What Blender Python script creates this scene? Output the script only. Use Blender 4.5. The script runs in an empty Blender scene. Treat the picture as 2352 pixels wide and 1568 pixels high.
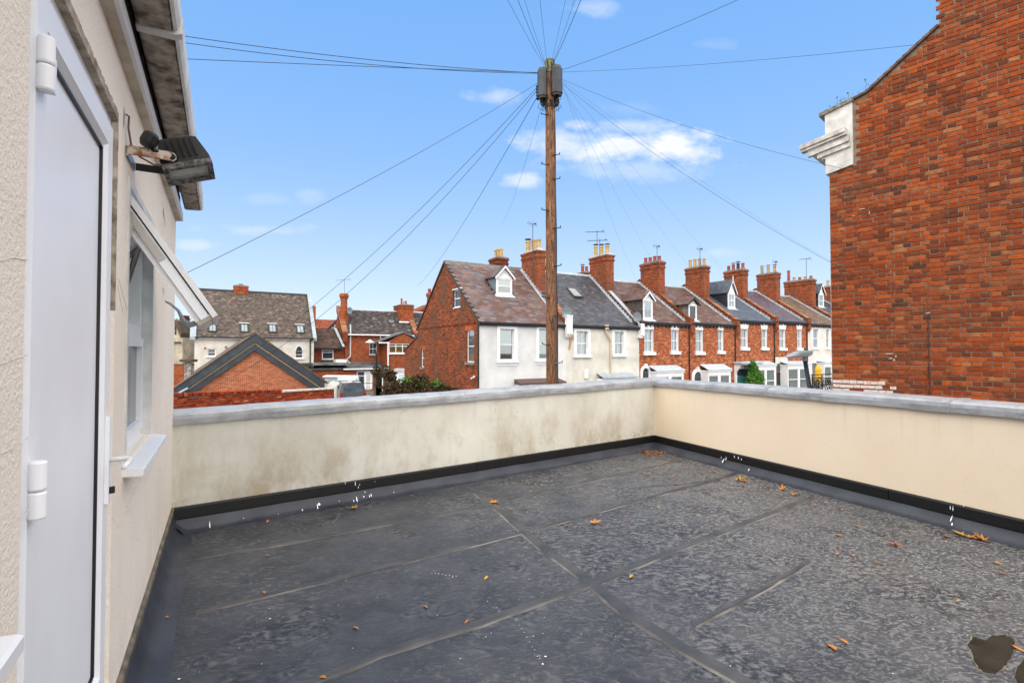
import bpy, math, random
from mathutils import Vector, Matrix
R = random.Random(7)
rad = math.radians
sc = bpy.context.scene
COL = sc.collection
# ------------------------------------------------------------------ camera, world, sun
F = 1150.0; CX, CY = 1176.0, 784.0; PITCH = math.atan(24/1150)
CAM = Vector((0, 0, 1.6))
cd = bpy.data.cameras.new('camera'); cam = bpy.data.objects.new('camera', cd); COL.objects.link(cam)
cd.sensor_width = 36; cd.lens = 36*F/2352; cd.clip_start = 0.02; cd.clip_end = 3000
cam.location = CAM; cam.rotation_euler = (math.pi/2+PITCH, 0, 0); sc.camera = cam
sc.view_settings.view_transform = 'Standard'; sc.view_settings.look = 'None'
sc.view_settings.gamma = 1; sc.view_settings.use_curve_mapping = False
sc.view_settings.exposure = 0.60
SUN_AZ = Vector((-0.16, -0.98)); SUN_EL = rad(42)
sd = bpy.data.lights.new('sun', 'SUN'); sd.energy = .85; sd.angle = rad(24); sd.color = (1, .93, .84)
so = bpy.data.objects.new('sun', sd); COL.objects.link(so)
sv = Vector((SUN_AZ.x, SUN_AZ.y, 0)).normalized()*math.cos(SUN_EL)+Vector((0, 0, math.sin(SUN_EL)))
so.rotation_euler = sv.to_track_quat('Z', 'Y').to_euler(); so.location = (-20, -30, 40)

W = bpy.data.worlds.new("World"); sc.world = W; W.use_nodes = True
nt = W.node_tree; nt.nodes.clear()
def NN(t, ty, **kw):
    n = t.nodes.new(ty)
    for k, v in kw.items():
        if k.startswith('i_'):
            n.inputs[k[2:].replace('_', ' ')].default_value = v
        else: setattr(n, k, v)
    return n
def math_node(t, op, a, b=None, c=None, clamp=False):
    n = t.nodes.new('ShaderNodeMath'); n.operation = op; n.use_clamp = clamp
    for i, x in enumerate((a, b, c)):
        if x is None: continue
        if isinstance(x, (int, float)): n.inputs[i].default_value = x
        else: t.links.new(x, n.inputs[i])
    return n.outputs[0]
def mixc(t, fac, a, b, blend='MIX'):
    n = t.nodes.new('ShaderNodeMix'); n.data_type = 'RGBA'; n.blend_type = blend
    if isinstance(fac, (int, float)): n.inputs[0].default_value = fac
    else: t.links.new(fac, n.inputs[0])
    for i, x in ((6, a), (7, b)):
        if isinstance(x, (tuple, list)): n.inputs[i].default_value = (*x[:3], 1)
        else: t.links.new(x, n.inputs[i])
    return n.outputs[2]
def world():
    t = nt
    sky = NN(t, 'ShaderNodeTexSky', sky_type='NISHITA', sun_disc=False, sun_elevation=SUN_EL,
             sun_rotation=math.atan2(SUN_AZ.x, SUN_AZ.y), altitude=50, air_density=1.0, dust_density=.6, ozone_density=1.4)
    tc = NN(t, 'ShaderNodeTexCoord')
    sep = NN(t, 'ShaderNodeSeparateXYZ'); t.links.new(tc.outputs['Generated'], sep.inputs[0])
    x, y, z = sep.outputs
    # pale air towards the horizon
    el = math_node(t, 'MAXIMUM', z, 0.0)
    pale = math_node(t, 'MULTIPLY', math_node(t, 'POWER', math_node(t, 'SUBTRACT', 1.0, el, clamp=True), 4.6), .96)
    col = mixc(t, .7, sky.outputs[0], (2.9, 7.0, 14.4))
    col = mixc(t, pale, col, (11.2, 12.5, 14.1))
    # bright veil added out of view, overhead and behind, to brighten shaded walls
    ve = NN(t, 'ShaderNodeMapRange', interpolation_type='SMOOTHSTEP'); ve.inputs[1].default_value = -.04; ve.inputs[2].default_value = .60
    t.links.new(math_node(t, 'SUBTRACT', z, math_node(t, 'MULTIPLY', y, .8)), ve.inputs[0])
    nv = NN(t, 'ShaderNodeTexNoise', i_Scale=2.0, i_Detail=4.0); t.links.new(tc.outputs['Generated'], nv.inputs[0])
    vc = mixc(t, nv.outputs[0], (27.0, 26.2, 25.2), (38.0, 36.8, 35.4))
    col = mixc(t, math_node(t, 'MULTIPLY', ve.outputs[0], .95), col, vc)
    # clouds: placed where they stand in the sky, as slopes x/y and z/y of the direction
    ys = math_node(t, 'MAXIMUM', y, 0.05)
    px = math_node(t, 'DIVIDE', x, ys); pz = math_node(t, 'DIVIDE', z, ys)
    cmb = NN(t, 'ShaderNodeCombineXYZ'); t.links.new(px, cmb.inputs[0]); t.links.new(pz, cmb.inputs[1])
    mp = NN(t, 'ShaderNodeMapping'); mp.inputs['Scale'].default_value = (1, 1.7, 1); t.links.new(cmb.outputs[0], mp.inputs[0])
    n1 = NN(t, 'ShaderNodeTexNoise', i_Scale=13.0, i_Detail=9.0, i_Roughness=.58); t.links.new(mp.outputs[0], n1.inputs[0])
    n2 = NN(t, 'ShaderNodeTexNoise', i_Scale=14.0, i_Detail=5.0, i_Roughness=.5); t.links.new(mp.outputs[0], n2.inputs[0])
    n1c = math_node(t, 'SUBTRACT', n1.outputs[0], .5)
    total = None
    for (u, v, a, b, s) in ((1290, 325, 85, 34, .7), (1410, 335, 120, 34, .95), (1545, 335, 95, 42, 1.0), (1470, 290, 80, 20, .5), (1450, 385, 170, 24, .35), (1330, 285, 30, 14, .6),
                            (1140, 214, 62, 20, .42), (1205, 414, 46, 16, .6), (600, 525, 110, 12, .30), (450, 560, 60, 10, .35), (640, 530, 60, 8, .3),
                            (1365, 5, 60, 20, .35), (708, 445, 36, 16, .2), (1655, 580, 40, 10, .2), (620, 455, 60, 12, .12), (1640, 95, 45, 14, .1), (1440, 245, 60, 15, .1)):
        cx = (u-CX)/F; cz = (808-v)/F
        dx = math_node(t, 'DIVIDE', math_node(t, 'SUBTRACT', px, cx), a/F)
        dz = math_node(t, 'DIVIDE', math_node(t, 'SUBTRACT', pz, cz), b/F)
        d = math_node(t, 'SQRT', math_node(t, 'ADD', math_node(t, 'MULTIPLY', dx, dx), math_node(t, 'MULTIPLY', dz, dz)))
        d = math_node(t, 'ADD', d, math_node(t, 'MULTIPLY', n1c, -3.4))
        m = math_node(t, 'MULTIPLY', math_node(t, 'MULTIPLY', math_node(t, 'SUBTRACT', 1.3, d, clamp=True), .95, clamp=True), s, clamp=True)
        total = m if total is None else math_node(t, 'MAXIMUM', total, m)
    front = math_node(t, 'GREATER_THAN', y, .06)
    total = math_node(t, 'MULTIPLY', total, front)
    cc = mixc(t, n2.outputs[0], (9.6, 10.2, 12.4), (13.5, 13.5, 13.6))
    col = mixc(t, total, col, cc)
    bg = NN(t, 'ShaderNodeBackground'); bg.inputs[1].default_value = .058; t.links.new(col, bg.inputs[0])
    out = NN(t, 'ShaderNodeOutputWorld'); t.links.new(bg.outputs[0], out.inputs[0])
world()
# ------------------------------------------------------------------ materials
MATS = {}
def newmat(name):
    m = bpy.data.materials.new(name); m.use_nodes = True; t = m.node_tree; t.nodes.clear()
    o = NN(t, 'ShaderNodeOutputMaterial'); b = NN(t, 'ShaderNodeBsdfPrincipled'); t.links.new(b.outputs[0], o.inputs[0])
    MATS[name] = m; return m, t, b
def noise(t, vec, s, d=4, r=.55):
    n = NN(t, 'ShaderNodeTexNoise', i_Scale=s, i_Detail=d, i_Roughness=r); t.links.new(vec, n.inputs[0]); return n.outputs[0]
def ramp(t, fac, stops):
    n = NN(t, 'ShaderNodeValToRGB'); cr = n.color_ramp
    while len(cr.elements) > 1: cr.elements.remove(cr.elements[0])
    cr.elements[0].position = stops[0][0]; cr.elements[0].color = (*stops[0][1], 1)
    for p, c in stops[1:]:
        e = cr.elements.new(p); e.color = (*c, 1)
    t.links.new(fac, n.inputs[0]); return n.outputs[0]
def bump(t, b, h, s=.3, d=.01, prev=None):
    n = NN(t, 'ShaderNodeBump'); n.inputs['Strength'].default_value = s; n.inputs['Distance'].default_value = d
    t.links.new(h, n.inputs['Height'])
    if prev is not None: t.links.new(prev, n.inputs['Normal'])
    t.links.new(n.outputs[0], b.inputs['Normal']); return n.outputs[0]
def lv(c, k): return tuple(x*k for x in c)
def smat(name, c, rough=.75, c2=None, vs=2.5, var=.18, bs=40, bst=.15, bd=.004, metal=0, spec=.4, lo=.35, hi=.68):
    m, t, b = newmat(name); tc = NN(t, 'ShaderNodeTexCoord').outputs['Object']
    n = noise(t, tc, vs, 6)
    col = ramp(t, n, [(lo, lv(c, 1-var)), (hi, c2 if c2 else lv(c, 1+var))])
    t.links.new(col, b.inputs['Base Color'])
    b.inputs['Roughness'].default_value = rough; b.inputs['Metallic'].default_value = metal
    b.inputs['Specular IOR Level'].default_value = spec
    if bst: bump(t, b, noise(t, tc, bs, 3), bst, bd)
    return m
def piecemat(name, stops, rough=.8, grime=.35, gs=9, bst=.4, spec=.25, bs=70, big=None, smear=None):
    """each loose piece takes its own colour: random per mesh island plus random per object"""
    if 'brick' in name: stops = [(p, (c[0]*.84, c[1]*.54, c[2]*.38)) for p, c in stops]; spec = .10
    elif 'slate' in name or 'tile' in name: stops = [(p, (c[0]*.60, c[1]*.54, c[2]*.54)) for p, c in stops]; spec = min(spec, .3)
    m, t, b = newmat(name); tc = NN(t, 'ShaderNodeTexCoord').outputs['Object']
    geo = NN(t, 'ShaderNodeNewGeometry'); oi = NN(t, 'ShaderNodeObjectInfo')
    rnd = math_node(t, 'FRACT', math_node(t, 'ADD', geo.outputs['Random Per Island'], math_node(t, 'MULTIPLY', oi.outputs['Random'], 3.7)))
    col = ramp(t, rnd, stops)
    n = noise(t, geo.outputs['Position'], gs, 5, .65)
    g = math_node(t, 'MULTIPLY_ADD', n, grime*2.4, 1-grime*1.2)
    g2 = NN(t, 'ShaderNodeCombineColor')
    for i in range(3): t.links.new(g, g2.inputs[i])
    col = mixc(t, 1.0, col, g2.outputs[0], 'MULTIPLY')
    if big:
        nb = noise(t, geo.outputs['Position'], big[0], 4)
        f = NN(t, 'ShaderNodeMapRange'); f.inputs[1].default_value = big[2]; f.inputs[2].default_value = big[3]; t.links.new(nb, f.inputs[0])
        col = mixc(t, math_node(t, 'MULTIPLY', f.outputs[0], big[4]), col, big[1])
    if smear:
        ns = noise(t, geo.outputs['Position'], 16, 6, .7); f = NN(t, 'ShaderNodeMapRange'); f.inputs[1].default_value = .56; f.inputs[2].default_value = .70; t.links.new(ns, f.inputs[0])
        col = mixc(t, math_node(t, 'MULTIPLY', f.outputs[0], .38), col, smear)
        nd = noise(t, geo.outputs['Position'], 7, 6, .65); f = NN(t, 'ShaderNodeMapRange'); f.inputs[1].default_value = .52; f.inputs[2].default_value = .72; t.links.new(nd, f.inputs[0])
        col = mixc(t, math_node(t, 'MULTIPLY', f.outputs[0], .55), col, (.07, .038, .026))
    t.links.new(col, b.inputs['Base Color']); b.inputs['Roughness'].default_value = rough
    b.inputs['Specular IOR Level'].default_value = spec
    bump(t, b, noise(t, geo.outputs['Position'], bs, 4), bst, .006)
    return m
def warm(c): return (c[0]*.86, c[1]*.56, c[2]*.40)
def brickmat(name, c1, c2, mortar, w=.225, h=.075, ms=.007, bias=0.0, patch=None, extra=None, off=.5, rough=.85, slope=False):
    if 'brick' in name: c1, c2, extra = warm(c1), warm(c2), (warm(extra) if extra else None); mortar = lv(mortar, .8)
    m, t, b = newmat(name); tc = NN(t, 'ShaderNodeTexCoord')
    sep = NN(t, 'ShaderNodeSeparateXYZ'); t.links.new(tc.outputs['Object'], sep.inputs[0])
    cmb = NN(t, 'ShaderNodeCombineXYZ')
    t.links.new(math_node(t, 'ADD', sep.outputs[0], sep.outputs[1]) if not slope else sep.outputs[0], cmb.inputs[0])
    t.links.new(math_node(t, 'MULTIPLY', sep.outputs[2], 1.5) if slope else sep.outputs[2], cmb.inputs[1])
    # slight wobble so courses are not ruled lines
    nz = noise(t, tc.outputs['Object'], 1.3, 3)
    wob = NN(t, 'ShaderNodeVectorMath', operation='ADD'); cw = NN(t, 'ShaderNodeCombineXYZ')
    t.links.new(math_node(t, 'MULTIPLY', nz, .03), cw.inputs[1]); t.links.new(cmb.outputs[0], wob.inputs[0]); t.links.new(cw.outputs[0], wob.inputs[1])
    br = NN(t, 'ShaderNodeTexBrick', i_Scale=1.0, i_Mortar_Size=ms, i_Bias=bias, i_Brick_Width=w, i_Row_Height=h, i_Mortar_Smooth=.1, offset=off)
    t.links.new(wob.outputs[0], br.inputs[0])
    # colour per brick from cell white noise
    def sn(x, step):
        return math_node(t, 'FLOOR', math_node(t, 'DIVIDE', x, step))
    s2 = NN(t, 'ShaderNodeSeparateXYZ'); t.links.new(wob.outputs[0], s2.inputs[0])
    row = sn(s2.outputs[1], h)
    par = math_node(t, 'MULTIPLY', math_node(t, 'FLOORED_MODULO', row, 2.0), w*off)
    colm = sn(math_node(t, 'ADD', s2.outputs[0], par), w)
    cv = NN(t, 'ShaderNodeCombineXYZ'); t.links.new(row, cv.inputs[0]); t.links.new(colm, cv.inputs[1])
    wn = NN(t, 'ShaderNodeTexWhiteNoise', noise_dimensions='2D'); t.links.new(cv.outputs[0], wn.inputs[0])
    stops = [(0, lv(c1, .55)), (.3, c1), (.75, c2), (1, extra if extra else lv(c2, 1.25))]
    col = ramp(t, wn.outputs[0], stops)
    n = noise(t, tc.outputs['Object'], 12, 5, .6)
    col = mixc(t, math_node(t, 'MULTIPLY', n, .35), col, lv(c1, .5))
    if patch:
        nb = noise(t, tc.outputs['Object'], patch[1], 5, .6)
        f = NN(t, 'ShaderNodeMapRange'); f.inputs[1].default_value = patch[2]; f.inputs[2].default_value = patch[3]; t.links.new(nb, f.inputs[0])
        col = mixc(t, math_node(t, 'MULTIPLY', f.outputs[0], patch[4]), col, patch[0])
    col = mixc(t, br.outputs['Fac'], col, mortar)
    t.links.new(col, b.inputs['Base Color']); b.inputs['Roughness'].default_value = rough; b.inputs['Specular IOR Level'].default_value = .12
    h1 = math_node(t, 'ADD', math_node(t, 'MULTIPLY', br.outputs['Fac'], -1.0), math_node(t, 'MULTIPLY', n, .5))
    bump(t, b, h1, .6, .01)
    return m
def glassmat(name, tint=(.03, .04, .05), refl=.12):
    m, t, b = newmat(name)
    t.nodes.remove(b); o = [n for n in t.nodes if n.type == 'OUTPUT_MATERIAL'][0]
    tr = NN(t, 'ShaderNodeBsdfTransparent'); tr.inputs[0].default_value = (.82, .88, .88, 1)
    gl = NN(t, 'ShaderNodeBsdfGlossy'); gl.inputs['Roughness'].default_value = .02
    lw = NN(t, 'ShaderNodeLayerWeight'); lw.inputs[0].default_value = .35
    f = math_node(t, 'ADD', math_node(t, 'MULTIPLY', lw.outputs['Facing'], .7), refl, clamp=True)
    mx = NN(t, 'ShaderNodeMixShader'); t.links.new(f, mx.inputs[0]); t.links.new(tr.outputs[0], mx.inputs[1]); t.links.new(gl.outputs[0], mx.inputs[2])
    t.links.new(mx.outputs[0], o.inputs[0]); return m
WHITE = smat('white_paint', (.74, .75, .76), .45, var=.05, bst=.05)
PVC = smat('white_pvc', (.84, .85, .88), .42, var=.03, vs=2.5, bst=.02, spec=.35)
DIRTYW = smat('weathered_white', (.62, .62, .60), .6, c2=(.75, .75, .74), vs=6, bst=.25, bs=25)
BLACK = smat('black_plastic', (.012, .012, .014), .4, var=.2, bst=.1)
DARKMETAL = smat('dark_cast_metal', (.009, .009, .010), .55, c2=(.024, .023, .022), vs=9, bst=.3)
GREYMETAL = smat('grey_galvanised_steel', (.22, .24, .27), .4, metal=.6, vs=8)
RUST = smat('rusty_steel', (.33, .10, .03), .75, c2=(.55, .48, .40), vs=26, lo=.42, hi=.56, bst=.4)
LEADM = smat('lead_flashing', (.30, .34, .38), .5, c2=(.40, .44, .48), vs=5, bst=.3, bs=12)
ZINC = smat('pale_zinc_flashing', (.45, .52, .58), .45, vs=6, bst=.15)
CURT = smat('net_curtain', (.60, .62, .66), .9, vs=4, var=.1, bst=0)
BLIND = smat('window_blind', (.42, .50, .52), .8, vs=1, var=.06, bst=0)
OCHRE = smat('ochre_blind', (.42, .22, .06), .8, vs=2, var=.1, bst=0)
DARKIN = smat('dark_interior', (.02, .02, .022), .9, bst=0)
GLASS = glassmat('window_glass'); DGLASS = smat('dark_glass', (.03, .045, .06), .06, var=.3, bst=0, spec=.9)
SKYGL = smat('rooflight_glass', (.22, .27, .28), .25, var=.15, vs=1, bst=0, spec=.9)
STUCCOW = smat('white_stucco', (.62, .63, .63), .85, c2=(.68, .68, .68), vs=.9, bs=18, bst=.2)
STUCCOC = smat('cream_stucco', (.61, .585, .52), .85, c2=(.68, .66, .60), vs=1.2, bs=18, bst=.25)
STUCCOB = smat('warm_white_stucco', (.64, .60, .54), .85, c2=(.70, .67, .62), vs=1.1, bs=18, bst=.2)
BR_GABLE = brickmat('gable_brick', (.22, .075, .034), (.38, .14, .06), (.17, .12, .09), patch=((.10, .055, .035), .8, .46, .66, .75), extra=(.46, .19, .09))
BR_CHIM = brickmat('chimney_brick', (.27, .08, .035), (.42, .135, .055), (.24, .17, .12), patch=((.10, .045, .03), .9, .5, .72, .6), extra=(.45, .19, .08))
BR_CHEQ = brickmat('chequered_brick', (.33, .10, .04), (.56, .20, .08), (.34, .24, .17), w=.17, h=.085, extra=(.80, .46, .24), patch=((.24, .06, .025), .5, .55, .7, .5))
BR_DARK = brickmat('dark_red_brick', (.20, .05, .025), (.33, .085, .035), (.15, .10, .08), patch=((.09, .045, .03), .6, .45, .7, .6))
BR_MID = brickmat('orange_red_brick', (.32, .085, .035), (.46, .145, .055), (.26, .15, .10), patch=((.20, .075, .04), .8, .5, .7, .6), extra=(.45, .22, .08))
MORTAR = smat('old_mortar', (.19, .135, .095), .95, c2=(.27, .20, .15), vs=8, bs=60, bst=.5)
MORTARN = smat('pale_mortar', (.48, .36, .27), .95, vs=8, bs=60, bst=.4)
BRK_R = piecemat('old_red_brick', [(0, (.08, .055, .045)), (.035, (.15, .06, .04)), (.15, (.21, .070, .032)), (.4, (.27, .082, .032)), (.65, (.34, .105, .036)), (.85, (.42, .145, .050)), (.95, (.35, .155, .075)), (1, (.44, .26, .13))], smear=(.22, .13, .085),
                 grime=.45, gs=22, big=(.9, (.10, .05, .03), .48, .72, .5), bs=90, bst=.6)
BRK_N = piecemat('new_orange_brick', [(0, (.30, .09, .045)), (.25, (.42, .15, .07)), (.6, (.52, .21, .10)), (.9, (.60, .27, .14)), (1, (.26, .10, .07))], grime=.25, gs=12)
BRK_O = piecemat('garden_wall_brick', [(0, (.16, .04, .02)), (.4, (.32, .06, .025)), (.8, (.42, .09, .035)), (.95, (.45, .16, .08)), (1, (.6, .5, .4))], grime=.4, gs=14)
SLATE_M = piecemat('mixed_slate', [(0, (.13, .075, .055)), (.2, (.19, .105, .075)), (.38, (.14, .10, .10)), (.55, (.24, .14, .10)), (.68, (.13, .145, .165)), (.82, (.26, .19, .16)), (.92, (.20, .22, .27)), (1, (.31, .17, .10))], .5, .3, 5, .3, .5)
SLATE_B = piecemat('blue_grey_slate', [(0, (.055, .062, .072)), (.5, (.085, .095, .11)), (.85, (.11, .125, .145)), (1, (.15, .16, .18))], .45, .3, 5, .25, .5)
SLATE_R = piecemat('brown_slate', [(0, (.12, .065, .045)), (.4, (.18, .10, .075)), (.7, (.15, .11, .10)), (1, (.27, .19, .14))], .55, .3, 5, .3, .4)
SLATE_C = piecemat('clean_blue_slate', [(0, (.085, .12, .16)), (.6, (.11, .155, .20)), (1, (.14, .18, .23))], .45, .15, 4, .2, .5)
SLATE_P = piecemat('purple_slate', [(0, (.11, .085, .12)), (.6, (.15, .12, .16)), (1, (.19, .16, .20))], .5, .15, 4, .2, .5)
TILE_T = piecemat('brown_pantile', [(0, (.11, .08, .05)), (.5, (.20, .14, .09)), (1, (.28, .21, .15))], .7, .3, 5, .3, .3)
TILE_O = piecemat('orange_coping_tile', [(0, (.30, .12, .06)), (.5, (.42, .18, .08)), (1, (.50, .30, .16))], .75, .4, 10)
PLAIN_T = brickmat('plain_grey_tile', (.09, .075, .06), (.15, .12, .10), (.035, .03, .025), w=.19, h=.16, ms=.012, extra=(.27, .17, .11), patch=((.08, .085, .06), .8, .5, .8, .3), slope=True)
PLAIN_D = brickmat('dark_plain_tile', (.065, .058, .055), (.11, .10, .095), (.02, .02, .02), w=.2, h=.17, ms=.014, extra=(.28, .25, .22), slope=True)
PLAIN_R = brickmat('red_plain_tile', (.24, .06, .03), (.32, .09, .04), (.08, .03, .02), w=.19, h=.16, ms=.012, slope=True)
# ------------------------------------------------------------------ geometry helpers
class MB:
    def __init__(s): s.v = []; s.f = []; s.M = None
    def add(s, vs, fs):
        o = len(s.v)
        if s.M is not None: vs = [tuple(s.M @ Vector(v)) for v in vs]
        s.v += [tuple(v) for v in vs]; s.f += [tuple(o+i for i in f) for f in fs]; return s
    def box(s, x0, x1, y0, y1, z0, z1):
        return s.add([(x0, y0, z0), (x1, y0, z0), (x1, y1, z0), (x0, y1, z0), (x0, y0, z1), (x1, y0, z1), (x1, y1, z1), (x0, y1, z1)],
                     [(0, 3, 2, 1), (4, 5, 6, 7), (0, 1, 5, 4), (1, 2, 6, 5), (2, 3, 7, 6), (3, 0, 4, 7)])
    def prism(s, poly, axis, a, b):
        """poly of 2D points extruded along axis ('x': poly=(y,z); 'y': (x,z); 'z': (x,y))"""
        n = len(poly)
        def mk(p, c): return {'x': (c, p[0], p[1]), 'y': (p[0], c, p[1]), 'z': (p[0], p[1], c)}[axis]
        vs = [mk(p, a) for p in poly]+[mk(p, b) for p in poly]
        fs = [tuple(range(n)), tuple(range(2*n-1, n-1, -1))]+[(i, n+i, n+(i+1) % n, (i+1) % n) for i in range(n)]
        return s.add(vs, fs)
    def tube(s, path, r, n=8, cap=True):
        path = [Vector(p) for p in path]; rs = r if isinstance(r, (list, tuple)) else [r]*len(path)
        vs = []; fs = []; up = None
        for i, p in enumerate(path):
            d = (path[min(i+1, len(path)-1)]-path[max(i-1, 0)]).normalized()
            if up is None: up = Vector((0, 0, 1)) if abs(d.z) < .9 else Vector((1, 0, 0))
            a = d.cross(up).normalized(); b = a.cross(d).normalized(); up = b
            for k in range(n):
                t = 2*math.pi*k/n; vs.append(p+a*math.cos(t)*rs[i]+b*math.sin(t)*rs[i])
        for i in range(len(path)-1):
            for k in range(n): fs.append((i*n+k, i*n+(k+1) % n, (i+1)*n+(k+1) % n, (i+1)*n+k))
        if cap: fs += [tuple(range(n-1, -1, -1)), tuple((len(path)-1)*n+k for k in range(n))]
        return s.add(vs, fs)
    def lathe(s, c, prof, n=14):
        """prof: list of (r, z)"""
        vs = []; fs = []
        for r, z in prof:
            for k in range(n):
                t = 2*math.pi*k/n; vs.append((c[0]+r*math.cos(t), c[1]+r*math.sin(t), c[2]+z))
        for i in range(len(prof)-1):
            for k in range(n): fs.append((i*n+k, i*n+(k+1) % n, (i+1)*n+(k+1) % n, (i+1)*n+k))
        fs += [tuple(range(n-1, -1, -1)), tuple((len(prof)-1)*n+k for k in range(n))]
        return s.add(vs, fs)
    def mesh(s, name, mat):
        me = bpy.data.meshes.new(name); me.from_pydata(s.v, [], s.f); me.validate(); me.materials.append(mat); me.update(); return me
    def build(s, name, mat, parent=None, smooth=False, recalc=True, **props):
        me = s.mesh(name, mat)
        if recalc:
            import bmesh
            b = bmesh.new(); b.from_mesh(me); bmesh.ops.recalc_face_normals(b, faces=b.faces); b.to_mesh(me); b.free()
        if smooth:
            me.polygons.foreach_set('use_smooth', [True]*len(me.polygons))
        return link(name, me, parent, **props)
def link(name, me, parent=None, loc=None, rot=None, **props):
    o = bpy.data.objects.new(name, me); COL.objects.link(o)
    if parent is not None: o.parent = parent
    if loc is not None: o.location = loc
    if rot is not None: o.rotation_euler = rot
    for k, v in props.items(): o[k] = v
    return o
def box(name, mat, parent, *a, **k): return MB().box(*a).build(name, mat, parent, **k)
def root(name, label, cat, loc=(0, 0, 0), rot=0, group=None):
    o = bpy.data.objects.new(name, None); COL.objects.link(o); o.location = loc; o.rotation_euler = (0, 0, rot); o.empty_display_size = .2
    o['label'] = label; o['category'] = cat
    if group: o['group'] = group
    return o
def tag(o, label, cat, group=None):
    o['label'] = label; o['category'] = cat
    if group: o['group'] = group
    return o
def ray(u, v):
    x, y, z = (u-CX)/F, 1.0, (CY-v)/F; c, s = math.cos(PITCH), math.sin(PITCH)
    return Vector((x, y*c-z*s, y*s+z*c))
def at(u, v, Y):
    d = ray(u, v); return CAM+d*(Y/d.y)
def ground(u, v, z=0.0):
    d = ray(u, v); return CAM+d*((z-CAM.z)/d.z)
def pix(p):
    p = Vector(p)-CAM; c, s = math.cos(PITCH), math.sin(PITCH)
    y = p.y*c+p.z*s; z = -p.y*s+p.z*c
    return (CX+F*p.x/y, CY-F*z/y) if y > .01 else (-9999, -9999)
class Frame:
    def __init__(s, loc, rot): s.o = Vector(loc); s.r = rot; s.m = Matrix.Translation(s.o) @ Matrix.Rotation(rot, 4, 'Z'); s.i = s.m.inverted()
    def hit(s, u, v, n=(0, 1, 0), p=(0, 0, 0)):
        """pixel ray against the plane through p with normal n, all in this frame"""
        c = s.i @ CAM; d = (s.i.to_3x3() @ ray(u, v)); n = Vector(n); p = Vector(p)
        return c+d*((p-c).dot(n)/d.dot(n))
    def w(s, p): return s.m @ Vector(p)
    def sub(s, p, r=0): return Frame(s.w(p), s.r+r)
def wall_holes(mb, x0, x1, z0, z1, y, th, holes, rev=.1):
    """front face at y with holes, thickness th; holes get reveals (x0,x1,z0,z1)"""
    xs = sorted({x0, x1, *[h[0] for h in holes], *[h[1] for h in holes]}); zs = sorted({z0, z1, *[h[2] for h in holes], *[h[3] for h in holes]})
    xs = [x for x in xs if x0 <= x <= x1]; zs = [z for z in zs if z0 <= z <= z1]
    for i in range(len(xs)-1):
        for j in range(len(zs)-1):
            cx, cz = (xs[i]+xs[i+1])/2, (zs[j]+zs[j+1])/2
            if any(h[0] < cx < h[1] and h[2] < cz < h[3] for h in holes): continue
            mb.add([(xs[i], y, zs[j]), (xs[i+1], y, zs[j]), (xs[i+1], y, zs[j+1]), (xs[i], y, zs[j+1])], [(0, 1, 2, 3)])
    for h in holes:
        a, b, c, d = h
        mb.add([(a, y, c), (a, y, d), (a, y+rev, d), (a, y+rev, c)], [(0, 1, 2, 3)])
        mb.add([(b, y, c), (b, y, d), (b, y+rev, d), (b, y+rev, c)], [(3, 2, 1, 0)])
        mb.add([(a, y, c), (b, y, c), (b, y+rev, c), (a, y+rev, c)], [(3, 2, 1, 0)])
        mb.add([(a, y, d), (b, y, d), (b, y+rev, d), (a, y+rev, d)], [(0, 1, 2, 3)])
    return mb
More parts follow.
